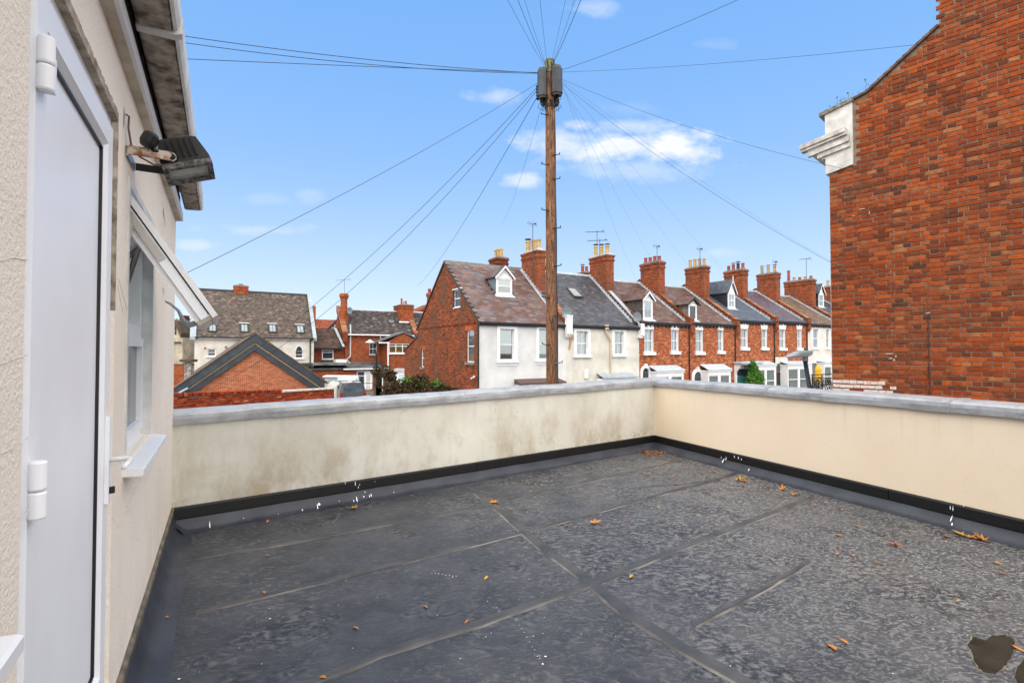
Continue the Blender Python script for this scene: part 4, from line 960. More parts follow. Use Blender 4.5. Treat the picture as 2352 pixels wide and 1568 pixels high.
def gable_fittings():
    p = RGF.hit(2131, 719, (0, 1, 0), (0, -.03, 0)); fr = RGF.sub(p)
    b = root('cable_bracket', 'small galvanised cable hook screwed to the red brick gable, with black cable hanging down', 'bracket', fr.o, fr.r)
    m = MB(); m.tube([(-.03, 0, .006), (0, -.01, 0), (.03, 0, .008)], .006, 6); m.tube([(0, .03, -.012), (0, -.02, -.004)], .006, 6); m.build('hook', ZINC, b)
    q = RGF.hit(2135, 905, (0, 1, 0), (0, -.01, 0)); dz = q.z-p.z; rr = random.Random(1)
    m = MB(); m.tube([(0+.002*math.sin(i*1.3), .02, dz*1.3*i/16) for i in range(17)], .0055, 6); m.build('down_cable', BLACK, b)
    return fr
BRK = gable_fittings()
# ------------------------------------------------------------------ telegraph pole
def polemat():
    m, t, b = newmat('creosoted_pole_wood'); tc = NN(t, 'ShaderNodeTexCoord').outputs['Object']
    mp = NN(t, 'ShaderNodeMapping'); mp.inputs['Scale'].default_value = (11, 11, 1.3); t.links.new(tc, mp.inputs[0])
    w = NN(t, 'ShaderNodeTexNoise', i_Scale=2.2, i_Detail=6.0, i_Roughness=.6); w.inputs['Distortion'].default_value = 1.4; t.links.new(mp.outputs[0], w.inputs[0])
    col = ramp(t, w.outputs[0], [(.32, (.025, .012, .007)), (.44, (.10, .042, .018)), (.55, (.22, .09, .034)), (.70, (.38, .20, .10))])
    geo = NN(t, 'ShaderNodeSeparateXYZ'); t.links.new(tc, geo.inputs[0])
    n2 = noise(t, mp.outputs[0], .9, 3); mr = NN(t, 'ShaderNodeMapRange'); mr.inputs[1].default_value = .035; mr.inputs[2].default_value = .07
    t.links.new(math_node(t, 'ADD', geo.outputs[0], math_node(t, 'MULTIPLY_ADD', n2, .1, -.05)), mr.inputs[0])
    col = mixc(t, math_node(t, 'MULTIPLY', mr.outputs[0], .8), col, (.085, .058, .038))     # weathered side
    t.links.new(col, b.inputs['Base Color']); b.inputs['Roughness'].default_value = .75
    bump(t, b, w.outputs[0], .9, .03); return m
PY = 11.5
PB = at(1268, 875, PY); PT = at(1262.5, 140, PY)
def pole():
    base = Vector((PB.x, PY, GZ)); r = root('telegraph_pole', 'brown wooden telegraph pole with two grey junction boxes at its top', 'telegraph pole', base)
    hgt = PT.z-GZ; lean = (PT.x-PB.x)/(PT.z-PB.z)
    def cx(z): return (z-(PB.z-GZ))*lean
    path = [(cx(z), 0, z) for z in [hgt*i/40 for i in range(41)]]; rr = random.Random(3)
    mb = MB(); mb.tube(path, [.150-.048*i/40+rr.uniform(-.002, .002) for i in range(41)], 20); mb.build('pole_shaft', polemat(), r, smooth=True)
    HZ = lambda v: at(1265, v, PY).z-GZ
    mb = MB(); z0 = HZ(160); mb.lathe((cx(hgt), 0, hgt-.30), [(.112, 0), (.114, .30), (.07, .325), (0.01, .33)], 16); mb.build('mossy_top', smat('lichen_wood', (.13, .13, .06), .95, c2=(.28, .27, .13), vs=9, bst=.6), r)
    # junction boxes: half-octagon covers on three sides
    BX = smat('grey_cover_plastic', (.012, .015, .021), .45, c2=(.035, .042, .056), vs=5, bs=12, bst=.1, spec=.5)
    def cover(ang, w, zt, zb, d, mat, name='junction_box', dx=0):
        m = MB(); m.M = Matrix.Translation((cx(hgt)-.01+dx, 0, 0)) @ Matrix.Rotation(rad(ang), 4, 'Z')
        pl = [(-w/2, -.09), (-w/2, -.09-d*.6), (-w*.28, -.09-d), (w*.28, -.09-d), (w/2, -.09-d*.6), (w/2, -.09)]
        n = len(pl); vs = []; 
        for (z, k) in ((zb, 1.04), (zb+.04, 1.04), (zb+.045, 1.0), (zt-.06, .98), (zt, .74)):
            vs += [(x*k, -.09+(y+.09)*k, z+(.03*abs(x)/w*2 if z == zt else 0)) for x, y in pl]
        fs = [tuple(range(n))]+[tuple(4*n+i for i in range(n-1, -1, -1))]
        for q in range(4): fs += [(q*n+i, q*n+(i+1) % n, (q+1)*n+(i+1) % n, (q+1)*n+i) for i in range(n)]
        m.add(vs, fs); bx = m.build(name, mat, r)
        m = MB(); m.M = Matrix.Translation((cx(hgt)-.01+dx, 0, 0)) @ Matrix.Rotation(rad(ang), 4, 'Z')
        m.prism([(x*.9, -.09+(y+.09)*.9) for x, y in pl], 'z', zb-.05, zb-.003); m.build('cable_block', BLACK, bx)
    cover(-22, .21, HZ(165), HZ(228), .12, BX, dx=-.125); cover(16, .25, HZ(160), HZ(222), .14, BX, dx=.125); cover(120, .26, HZ(175), HZ(235), .14, DARKMETAL); cover(-110, .18, HZ(196), HZ(234), .12, BLACK, 'ribbed_closure')
    m = MB()
    for i in range(5): m.lathe((cx(hgt)-.275, -.05, HZ(204+i*7)), [(.03, 0), (.05, .02), (.05, .035), (.03, .05)], 10)
    m.build('insulator', BLACK, r)
    rr = random.Random(6); m = MB()
    for i in range(46):
        a = rr.uniform(0, 6.28); q = .09+rr.uniform(0, .17); x, y = cx(hgt)+q*math.cos(a), q*math.sin(a); z = HZ(rr.uniform(226, 240)); l = rr.uniform(.05, .24)
        m.tube([(x, y, z), (x+rr.uniform(-.05, .05), y+rr.uniform(-.04, .04), z-l*.5), (cx(hgt)+(x-cx(hgt))*rr.uniform(.5, 1.1), y*.7, z-l)], .0055, 5)
    for i in range(16):
        a = rr.uniform(0, 6.28); x = cx(hgt)+.12*math.cos(a); y = .12*math.sin(a); z = HZ(rr.uniform(148, 172))
        m.tube([(x, y, z), (x*1.0+rr.uniform(-.1, .1), y+rr.uniform(-.05, .05), z+rr.uniform(.03, .12)), (x+rr.uniform(-.05, .05), y, z-.1)], .004, 5)
    for i in range(9):
        x = cx(hgt)+rr.uniform(-.09, .09); m.tube([(x, -.10, HZ(170)), (x+rr.uniform(-.02, .02), -.118, HZ(155)), (x+rr.uniform(-.03, .03), -.10, hgt-.02)], .004, 5)
    m.build('cable_tails', BLACK, r, kind='stuff')
    z1 = HZ(239); m = MB(); m.lathe((cx(z1), 0, z1-.1), [(.118, 0), (.122, .02), (.122, .05), (.118, .07)], 16); m.build('steel_band', DARKMETAL, r)
    # step irons
    for k, (u, v, side) in enumerate(((1240, 266, -1), (1289, 358, 1), (1252, 380, -1), (1290, 413, 1), (1252, 484, -1), (1291, 525, 1), (1292, 611, 1), (1240, 683, -1), (1293, 724, 1), (1240, 790, -1), (1294, 832, 1))):
        z = HZ(v); x = cx(z); R_ = .15-.048*z/hgt; m = MB(); s = side
        sx = x+s*R_*.80; y0 = -.06
        m.tube([(x+s*R_*.35, -R_*.93, z-.02), (x+s*R_*.75, -R_*.95, z-.02), (x+s*(R_+.03), -R_*.8, z-.012), (x+s*(R_+.10), -R_*.8, z+.01)], [.013, .013, .011, .011], 8)
        m.box(x+s*(R_+.095)-.008, x+s*(R_+.095)+.008, -R_*.8-.02, -R_*.8+.02, z-.01, z+.045)
        m.build('step_iron', DARKMETAL if v < 830 else smat('green_step_iron', (.05, .14, .10), .6), r)
    m = MB()
    for v in (300, 343, 405, 470, 555, 592, 640, 690, 742, 800, 846):
        z = HZ(v); R_ = .151-.048*z/hgt; a = rad(rr.uniform(-150, -60)); x, y = cx(z)+R_*math.cos(a), R_*math.sin(a)
        m.tube([(x, y, z), (x+math.cos(a)*.002, y+math.sin(a)*.002, z)], .016, 8)
    m.build('knot_hole', BLACK, r)
    m = MB(); R_ = .15
    m.tube([(cx(z)+(.152-.048*z/hgt)+.004*math.sin(z*3), -.02, z) for z in [HZ(880)-3.2+i*.25 for i in range(40)] if z < HZ(240)], .011, 6); m.build('riser_cable', BLACK, r)
    return r
pole()
def wires():
    WB = smat('black_drop_wire', (.018, .017, .017), .6, bst=0); WG = smat('weathered_drop_wire', (.16, .14, .13), .7, bst=0)
    def wire(a, b, sag, r, label, mat=WB, grp='overhead telephone wires from the pole'):
        a, b = Vector(a), Vector(b); n = 26
        pts = [a.lerp(b, i/n)-Vector((0, 0, sag*4*(i/n)*(1-i/n))) for i in range(n+1)]
        rs = r if not isinstance(r, tuple) else [r[0]+(r[1]-r[0])*i/n for i in range(n+1)]
        o = MB().tube([p-a for p in pts], rs, 5).build('overhead_wire', mat); o.location = a; tag(o, label, 'wire', grp)
    hd = lambda u, v, dy=0: at(u, v, PY+dy)
    # thick twisted pair and thin wire to the left, on to the chimney of the rendered house
    def far(u, v, u2, v2, k, Y2):   # continue the picture line from head (u,v) through (u2,v2) by factor k, reaching depth Y2
        return at(u+(u2-u)*k, v+(v2-v)*k, Y2)
    wire(hd(1240, 168), far(1240, 168, 407, 62, 1.6, 7.5), .18, .0062, 'uppermost overhead wire running left from the pole head over the gutter')
    wire(hd(1240, 169), far(1240, 169, 407, 71, 1.6, 7.6), .24, .006, 'second overhead wire running left, just beneath the uppermost one')
    wire(hd(1232, 167), far(1232, 167, 413, 133, 1.6, 7.2), .02, .0055, 'lowest and flattest of the three wires running left from the pole head')
    # fan of wires passing overhead
    for (u, v, u0, r, lab) in ((1180, 0, 1249, .004, 'first from left in the fan of wires above the pole'), (1200, 0, 1252, .005, 'second from the left in the fan of wires rising above the pole'),
                               (1213, 0, 1254, .0035, 'third from left in the fan of wires above the pole'), (1243, 0, 1257, .004, 'near-vertical wire in the middle of the fan above the pole'),
                               (1293, 0, 1265, .0035, 'third from the right in the fan of wires rising above the pole'), (1311, 0, 1268, .0035, 'second from the right in the fan of wires rising above the pole'),
                               (1323, 0, 1269, .0065, 'thickest wire, rightmost in the fan above the pole')):
        a = hd(u0, 150); c = at(u, v, PY-3.2); d = c-a; wire(a, a+d*3.6, .25, r*.8, lab)
    a = hd(1285, 163); c = at(1612, 0, PY-2.0); wire(a, a+(c-a)*3, .35, .0045, 'overhead wire climbing to the upper right, through clear sky')
    a = hd(1290, 166); e = RGF.w(RGF.hit(2352, 72, (0, 1, 0), (0, -.35, 0))); wire(a, e+(e-a)*.05, .10, .0032, 'nearly level wire running right in front of the brick gable top')
    # over the cornice and down across the gable
    a = hd(1290, 182); e = RGF.w(RGF.hit(2370, 470, (0, 1, 0), (0, -.28, 0))); wire(a, e, .30, .0030, 'dark wire crossing the white cornice and slanting down the brick gable')
    wire(hd(1288, 190), BRK.w((0, -.02, .01)), .30, .0030, 'wire coming down to the small hook on the brick gable')
    wire(hd(1288, 184), at(1990, 640, 19), .3, .0020, 'faint wire vanishing behind the brick gable, above the hooked one', WG)
    # down to the left
    wire(hd(1240, 188), at(395, 643, 7.2), .12, .0042, 'wire slanting down left to the open window')
    wire(hd(1238, 196), at(396, 922, 17), .75, .0055, 'upper of two long black wires falling left across the dark gable boards')
    wire(hd(1240, 200), at(392, 930, 16.8), 1.15, .0055, 'lower of two long black wires falling left to the old garden wall')
    wire(hd(1232, 226), at(960, 655, 44), .5, (.007, .008), 'dark wire dropping steeply left towards the far houses')
    wire(hd(1245, 240), at(1150, 520, 30), .4, .004, 'faintest wire, just left of the pole shaft', WG)
    for (u0, v0, a, lab) in ((1292, 196, 1.4, 'faint wire to the eaves of the cream house'), (1292, 200, 4.6, 'faint wire to the eaves between the cream and chequered houses'), (1293, 205, 9.4, 'faint wire to the second chequered house'), (1293, 190, 14.2, 'faint wire to the blue slated house')):
        e = TF.w((a, -.05, 1.6-GZ+1.85+a*.04)); wire(hd(u0, v0), e, .45, .0021, lab, WG)
wires()
# ------------------------------------------------------------------ fallen leaves
def leaves():
    LM = [smat('leaf_'+n, c, .6, c2=c2, vs=14, bst=.3, bs=60) for n, c, c2 in (('yellow', (.50, .26, .03), (.62, .38, .06)), ('orange', (.45, .15, .02), (.55, .24, .04)), ('brown', (.20, .07, .02), (.30, .11, .03)))]
    rr = random.Random(12)
    def maple(s, seed):
        r2 = random.Random(seed); pts = []; lob = [(-150, .55), (-118, .30), (-80, .85), (-58, .38), (-22, .95), (-8, .55), (0, 1.15), (10, .52), (24, .98), (58, .4), (82, .86), (116, .3), (150, .52), (180, .22)]
        for a, q in lob: a = rad(a+90+r2.uniform(-6, 6)); q *= s*r2.uniform(.85, 1.1); pts.append((q*math.cos(a), q*math.sin(a)))
        mb = MB(); n = len(pts); tw = r2.uniform(.1, .45); cur = r2.uniform(3, 8)
        f = lambda x, y: .006+abs(x)*tw+cur*(x*x+y*y)*.8+.2*y*r2.uniform(-.3, .6)
        mb.add([(0, 0, .006)]+[(x, y, f(x, y)) for x, y in pts], [(0, i+1, (i+1) % n+1) for i in range(n)])
        mb.tube([(0, -.1*s, .006), (.01, -s*.7, .012), (.02, -s*1.1, .02)], .0012, 4); return mb
    def bit(s, seed):
        r2 = random.Random(seed); mb = MB(); k = r2.uniform(.25, .5); h = r2.uniform(.1, .35)
        mb.add([(-s, 0, .004), (-s*.3, -s*k, .004+s*h), (s*.6, -s*k*.7, .004+s*h*.6), (s, .1*s, .005), (s*.4, s*k, .004+s*h), (-s*.5, s*k*.8, .005+s*h*.8)], [(0, 1, 5), (1, 2, 4, 5), (2, 3, 4)]); return mb
    def put(mb, u, v, m, lab, rot=None):
        o = mb.build('fallen_leaf', m, None, recalc=False); o.location = ground(u, v, .003); o.rotation_euler = (rr.uniform(-.15, .15), rr.uniform(-.15, .15), rr.uniform(0, 6.28) if rot is None else rot)
        tag(o, lab, 'leaf', 'fallen autumn leaves on the roof terrace')
    for u, v, s, m, lab in ((810, 1168, .062, 0, 'yellow maple leaf lying against the upstand of the stained parapet'), (1137, 1154, .062, 1, 'orange maple leaf where two roof seams meet'), (1362, 1201, .062, 1, 'orange-brown maple leaf alone in the middle of the roof'),
                            (1696, 1103, .075, 0, 'bright yellow leaf near the far corner, by the peach parapet'), (1711, 1106, .05, 1, 'orange leaf touching the bright yellow one'), (1797, 1125, .06, 1, 'orange leaf, left of a pair near the peach parapet'),
                            (1827, 1137, .055, 1, 'orange leaf, right of a pair near the peach parapet'), (2205, 1228, .06, 0, 'yellow leaf at the left of the cluster by the peach parapet'), (2228, 1234, .055, 1, 'orange leaf in the middle of the cluster by the peach parapet'),
                            (2255, 1240, .07, 1, 'large orange leaf at the right of the cluster by the peach parapet'), (2060, 1254, .05, 2, 'dark wet curled leaf on the right half of the roof')):
        put(maple(s*1.2, int(u)), u, v, LM[m], lab)
    sm = [(1450, 1324, .028, 0), (1117, 1328, .022, 0), (817, 1443, .022, 1), (606, 1361, .018, 1), (613, 1276, .016, 1), (978, 1394, .02, 1), (1072, 1428, .02, 1), (911, 1309, .014, 2), (378, 1419, .026, 1), (742, 1556, .02, 1), (1433, 1225, .018, 1), (1300, 1207, .016, 1), (1497, 1168, .022, 1),
          (1512, 1165, .02, 0), (1437, 1187, .02, 1), (1491, 1089, .03, 1), (1547, 1094, .02, 1), (1345, 1073, .016, 1), (1330, 1092, .018, 1), (1321, 1074, .016, 0), (1410, 1078, .02, 1), (1300, 1068, .018, 1), (1218, 1129, .018, 1), (1085, 1113, .018, 2), (1049, 1116, .02, 1), (1000, 1120, .02, 1),
          (946, 1139, .02, 1), (700, 1201, .02, 2), (735, 1205, .02, 2), (615, 1198, .028, 1), (441, 1213, .02, 1), (1573, 1076, .03, 2), (1620, 1085, .03, 2), (1582, 1087, .03, 2), (1623, 1095, .02, 0), (1660, 1090, .03, 2), (1640, 1083, .03, 1), (1553, 1113, .03, 2), (1763, 1133, .02, 1), (1781, 1134, .014, 2),
          (1857, 1142, .03, 2), (1870, 1160, .022, 1), (1935, 1171, .022, 1), (1969, 1209, .03, 2), (1926, 1230, .028, 1), (1923, 1272, .026, 1), (1958, 1276, .022, 1), (2020, 1294, .026, 2), (2068, 1258, .02, 1), (2173, 1232, .03, 2), (2290, 1294, .03, 1), (2296, 1306, .026, 1), (2306, 1318, .026, 2), (2201, 1380, .012, 0), (2278, 1412, .022, 2),
          (1912, 1487, .03, 1), (1938, 1474, .024, 1), (2338, 1490, .03, 1), (1888, 1151, .02, 1), (1690, 1068, .03, 2), (1600, 1062, .02, 1), (1648, 1075, .02, 1), (1706, 1084, .02, 1)]
    reg = lambda u, v: ('near the stained parapet' if v < 1130 and u < 1600 else 'near the peach parapet' if u > 1550 and v < 1320 else 'in the open middle of the roof' if u > 1000 else 'on the left half of the roof')
    seen = {}
    for u, v, s, m in sm: put(bit(s*1.15, int(u*3+v)), u, v, LM[m], ('small dark brown leaf scrap ', 'small curled orange leaf scrap ')[m != 2]+reg(u, v))
    # swept pile in the far corner
    mb = MB(); c = ground(1492, 1042)
    for i in range(120):
        p = Vector((c.x+rr.gauss(0, .11), c.y+rr.gauss(0, .09), .004+rr.uniform(0, .03))); a = Vector((rr.gauss(0, 1), rr.gauss(0, 1), rr.gauss(0, .35))).normalized()*.024; b = Vector((rr.gauss(0, 1), rr.gauss(0, 1), rr.gauss(0, .35))).normalized()*.012
        mb.add([p-a, p+b, p+a, p-b], [(0, 1, 2, 3)])
    for i in range(26):
        t = rr.random(); c2 = ground(1480+130*t, 1044+24*t); p = Vector((c2.x+rr.gauss(0, .06), c2.y+rr.gauss(0, .05), .006)); a = Vector((rr.gauss(0, 1), rr.gauss(0, 1), rr.gauss(0, .35))).normalized()*.02; b = Vector((rr.gauss(0, 1), rr.gauss(0, 1), .1)).normalized()*.01
        mb.add([p-a, p+b, p+a, p-b], [(0, 1, 2, 3)])
    o = mb.build('leaf_litter', LM[2], None, recalc=False); o['kind'] = 'stuff'; o['label'] = 'drift of brown leaf litter in the far corner of the roof terrace'
    o = mb = MB()
    for (u, v) in ((1507, 1020), (1508, 1026)): pass
    # white droppings and grit
    mb = MB()
    for (u, v, s) in [(992+i*8, 1316+i*1.0+rr.uniform(-2, 2), .006) for i in range(8)]+[(1186+i*6, 1424+i*10+rr.uniform(-3, 3), .004) for i in range(10)]+[(1253, 1507, .010), (1246, 1524, .010), (1225, 1460, .006), (1140, 1395, .005), (620, 1420, .010), (412, 1558, .010), (1040, 1325, .006), (1335, 1455, .005), (650, 1415, .004)]+[(rr.uniform(420, 2300), rr.uniform(1150, 1560), rr.uniform(.002, .005)) for i in range(90)]:
        p = ground(u, v, .0035); s *= .75; mb.add([(p.x+s*math.cos(t*1.047)*rr.uniform(.6, 1.2), p.y+s*math.sin(t*1.047)*rr.uniform(.6, 1.2), .0045) for t in range(6)], [tuple(range(6))])
    o = mb.build('paint_specks', SPL, None, recalc=False); o['kind'] = 'stuff'; o['label'] = 'scattered white specks and droppings on the membrane'
leaves()
# ------------------------------------------------------------------ terrace houses
POT_Y = smat('buff_chimney_pot', (.38, .24, .09), .8, c2=(.55, .38, .17), vs=9, bst=.3)
POT_G = smat('grey_buff_pot', (.30, .25, .17), .8, c2=(.42, .34, .22), vs=9, bst=.3)
POT_R = smat('red_chimney_pot', (.26, .05, .03), .8, c2=(.36, .09, .05), vs=9, bst=.3)
POT_D = smat('sooty_pot', (.05, .035, .03), .85)
FLAUN = smat('weathered_cement', (.10, .095, .085), .95, c2=(.20, .185, .16), vs=9, bst=.6)
GUTB = smat('black_gutter', (.012, .013, .014), .35, bst=.05)
SILLG = smat('stone_sill', (.20, .19, .17), .9, bst=.4)
LBL = {}
def pot(parent, x, y, z, h, r, mat, cowl=False):
    pr = [(r*1.12, 0), (r*1.12, h*.06), (r*.95, h*.09), (r*.84, h*.82), (r*1.02, h*.86), (r*1.02, h*.93), (r*.88, h*.95), (r*.88, h)]
    p = MB().lathe((x, y, z), pr, 12).build('chimney_pot', mat, parent)
    if cowl:
        m = MB()
        for a in (0, 2.1, 4.2): m.tube([(x+r*.8*math.cos(a), y+r*.8*math.sin(a), z+h-.02), (x+r*.8*math.cos(a), y+r*.8*math.sin(a), z+h+.10)], .012, 4)
        m.lathe((x, y, z+h+.10), [(r*1.35, 0), (r*1.3, .02), (.01, .07)], 12); m.build('cowl', POT_D if cowl == 1 else POT_R, p)
def chimney(parent, xc, w, y0, y1, zb, zt, pots, mat=BR_CHIM, cap=FLAUN, potr=.125, flash=None, corbel=.055):
    m = MB(); x0, x1 = xc-w/2, xc+w/2
    m.box(x0, x1, y0, y1, zb, zt-.52)
    st = [(.0, zt-.52, zt-.50), (corbel*.5, zt-.50, zt-.43), (corbel, zt-.43, zt-.36), (corbel*.25, zt-.36, zt-.22), (corbel*.7, zt-.22, zt-.15), (corbel*1.3, zt-.15, zt-.07)]
    for e, a, b in st: m.box(x0-e, x1+e, y0-e, y1+e, a, b)
    c = m.build('chimney', mat, parent)
    e = corbel*1.1
    MB().add([(x0-e, y0-e, zt-.07), (x1+e, y0-e, zt-.07), (x1+e, y1+e, zt-.07), (x0-e, y1+e, zt-.07), (x0-e+.02, y0-e+.02, zt), (x1+e-.02, y0-e+.02, zt), (x1+e-.02, y1+e-.02, zt), (x0-e+.02, y1+e-.02, zt), (xc-.08, y0+.1, zt+.10), (xc+.08, y0+.1, zt+.10), (xc+.08, y1-.1, zt+.10), (xc-.08, y1-.1, zt+.10)],
             [(0, 3, 2, 1), (0, 1, 5, 4), (1, 2, 6, 5), (2, 3, 7, 6), (3, 0, 4, 7), (4, 5, 9, 8), (5, 6, 10, 9), (6, 7, 11, 10), (7, 4, 8, 11), (8, 9, 10, 11)]).build('chimney_cap', cap, c)
    n = len(pots)
    for i, (h, mt, cw) in enumerate(pots):
        y = y0+(y1-y0)*(i+.5)/n; pot(c, xc, y, zt+.03, h, potr, mt, cw)
    return c
def aerial(fr, x, y, z, h, kind, label):
    m = MB(); a = root('tv_aerial', label, 'aerial', fr.w((x, y, z)), fr.r, 'television aerials on the chimneys')
    AM = MATS.get('aerial_metal') or smat('aerial_metal', (.07, .07, .075), .5, metal=.5)
    m.tube([(0, 0, 0), (0, 0, h)], .02, 5); m.build('mast', AM, a)
    m = MB()
    if kind == 'long':
        m.tube([(-.9, .1, h-.22), (.6, -.08, h)], .013, 4)
        for i in range(12): t = i/11; x_ = -.9+1.4*t; m.tube([(x_, .1-.12*t-.16, h-.2+.17*t), (x_, .1-.12*t+.16, h-.2+.17*t)], .007, 4)
        m.tube([(.55, -.2, h-.2), (.58, .1, h+.2)], .012, 4); m.tube([(.48, -.1, h-.0), (.52, .1, h)], .03, 5)
    else:
        for i in range(5): m.tube([(-.35+.14*i, -.02, h-.16), (-.30+.14*i, .02, h+.16)], .010, 4)
        m.tube([(-.4, 0, h), (.3, 0, h)], .013, 4); m.tube([(.12, -.1, h), (.2, .1, h+.05)], .05, 5)
    m.build('antenna_array', AM, a)
def party(parent, x, w, y0, y1, zf, hgt, tiles=TILE_O, kneel=True, brick=BR_GABLE):
    """upstanding party wall over the roof; zf(y) = roof surface height"""
    m = MB(); m.prism([(y0, zf(y0)-.3), (y1, zf(y1)-.3), (y1, zf(y1)+hgt), (y0, zf(y0)+hgt)], 'x', x-w/2, x+w/2)
    if kneel: m.box(x-w/2-.002, x+w/2+.002, y0-.16, y0+.12, zf(y0)-.62, zf(y0)+hgt+.02); m.box(x-w/2-.002, x+w/2+.002, y0-.08, y0+.12, zf(y0)-.78, zf(y0)-.621)
    p = m.build('party_wall', brick, parent)
    if tiles:
        L = math.hypot(y1-y0, zf(y1)-zf(y0)); n = max(2, int(L/.3)); 
        for i in range(n):
            ya, yb = y0-.05+(y1-y0)*i/n, y0-.05+(y1-y0)*(i+1)/n+.02
            MB().prism([(ya, zf(ya)+hgt+.035), (yb, zf(yb)+hgt+.005), (yb, zf(yb)+hgt+.03), (ya, zf(ya)+hgt+.075)], 'x', x-w/2-.05, x+w/2+.05).build('coping_tile', tiles, p)
    # stepped lead soakers on the left side
    return p
def dormer(parent, fr, uv, w, hgt, gh, zf, kslope, roofm, cheek, face=WHITE, cols=1, rows=2, gablem=WHITE, finial=False, curtain=CURT, sash='sash', over=.13, slate=True):
    """uv = bottom centre of the front on the roof plane"""
    p = fr.hit(uv[0], uv[1], (0, -kslope, 1), (0, 0, zf(0))); x, y, z = p
    d = MB(); yb = lambda zz: (zz-zf(0))/kslope      # depth at which a horizontal line meets the roof
    x0, x1 = x-w/2, x+w/2; zt = z+hgt; za = zt+gh
    d.add([(x0, y, z), (x0, y, zt), (x0, yb(zt), zt)], [(0, 1, 2)]); d.add([(x1, y, z), (x1, y, zt), (x1, yb(zt), zt)], [(2, 1, 0)])
    dm = d.build('dormer', cheek, parent, recalc=False)
    m = MB(); o = over
    for s in (-1, 1):
        xe = x+s*(w/2+o); ze = zt-.04; yf = y-.16
        ye, ya = yb(ze), yb(za)
        m.add([(xe, yf, ze), (x, yf, za+.0), (x, ya, za), (xe, ye, ze), (xe, yf, ze+.035), (x, yf, za+.04), (x, ya, za+.04), (xe, ye, ze+.035)],
              [(0, 1, 2, 3), (7, 6, 5, 4), (0, 4, 5, 1), (1, 5, 6, 2), (2, 6, 7, 3), (3, 7, 4, 0)])
    m.build('dormer_roof', roofm, dm)
    if slate:
        # laid courses on the side facing the camera
        m = MB(); rr = random.Random(int(uv[0])); ny = 4
        sl = math.hypot(w/2+o, za-zt+.04)
        for i in range(ny):
            t0, t1 = i/ny, (i+1.25)/ny
            yy = y-.17
            while yy < yb(za)+.1:
                q = yy+.27
                a = (x-(w/2+o)*(1-t0), zt-.04+(za-zt+.04)*t0+.05); b = (x-(w/2+o)*(1-min(t1, 1)), zt-.04+(za-zt+.04)*min(t1, 1)+.042)
                if yy < yb(a[1]): m.add([(a[0], yy+.004, a[1]), (a[0], q-.004, a[1]), (b[0], q-.004, b[1]), (b[0], yy+.004, b[1]), (a[0], yy+.004, a[1]-.012), (a[0], q-.004, a[1]-.012)], [(0, 1, 2, 3), (0, 4, 5, 1)])
                yy += .28
            
        m.build('dormer_slates', roofm, dm, recalc=False, kind='stuff')
    m = MB()
    m.prism([(x0, zt), (x1, zt), (x, za-.05)], 'y', y+.005, y+.05); m.build('gable_panel', gablem, dm)
    m = MB()
    for s in (-1, 1): m.prism([(x, za-.0), (x+s*(w/2+o), zt-.05), (x+s*(w/2+o), zt-.15), (x, za-.13)], 'y', y-.17, y-.13)
    if finial: m.prism([(x-.05, za-.1), (x+.05, za-.1), (x+.02, za+.2), (x, za+.33), (x-.02, za+.2)], 'y', y-.17, y-.14)
    m.build('bargeboard', face if face is not BLACK else BLACK, dm)
    m = MB(); m.box(x0, x1, y-.02, y+.05, zt-.09, zt); m.box(x0, x0+.07, y-.02, y+.05, z, zt-.09); m.box(x1-.07, x1, y-.02, y+.05, z, zt-.09); m.box(x0, x1, y-.04, y+.04, z-.06, z+.07); m.build('dormer_front', WHITE, dm)
    window(dm, x0+.075, x1-.075, z+.075, zt-.095, y+.0, sash, WHITE, .045, curtain, False, cols)
    box('lead_apron', ZINC, dm, x0-.12, x1+.12, y-.24, y-.03, z-.20, z-.165) if False else MB().add([(x0-.13, y-.22, z-.22*kslope+.035), (x1+.13, y-.22, z-.22*kslope+.035), (x1+.1, y+.0, z+.02), (x0-.1, y+.0, z+.02)], [(0, 1, 2, 3)]).build('lead_apron', ZINC, dm)
    return (x, y, z)
def rooflight(parent, fr, us, zf, k, frame=BLACK, glass=SKYGL, bars=0, roofn=None, hood=None, w=.07):
    """us = four picture corners of the frame on the roof plane, clockwise from top left"""
    n = (0, -k, 1); p = [fr.hit(u, v, n, (0, 0, zf(0))) for u, v in us]
    nn = Vector((0, -k, 1)).normalized(); xs = [q.x for q in p]; ys = [q.y for q in p]
    x0, x1 = sum(sorted(xs)[:2])/2, sum(sorted(xs)[2:])/2; y0, y1 = min(ys), max(ys)
    L = math.hypot(1, k); M = Matrix(((1, 0, 0, 0), (0, 1/L, -k/L, 0), (0, k/L, 1/L, zf(0)), (0, 0, 0, 1)))
    s0, s1 = y0*L, y1*L; m = MB(); m.M = M
    m.box(x0, x0+w, s0, s1, .0, .10); m.box(x1-w, x1, s0, s1, 0, .10); m.box(x0+w, x1-w, s0, s0+w, 0, .10); m.box(x0+w, x1-w, s1-w, s1, 0, .10)
    for i in range(bars): xm = x0+(x1-x0)*(i+1)/(bars+1); m.box(xm-.015, xm+.015, s0+w, s1-w, .05, .085)
    r = m.build('rooflight', frame, parent); m = MB(); m.M = M; m.box(x0+w, x1-w, s0+w, s1-w, .06, .07); m.build('pane', glass, r)
    if hood: m = MB(); m.M = M; m.box(x0-.05, x1+.05, s1, s1+.06, .03, .11); m.build('hood', hood, r)
    return (x0-.08, x1+.08, s0-.1, s1+.1)
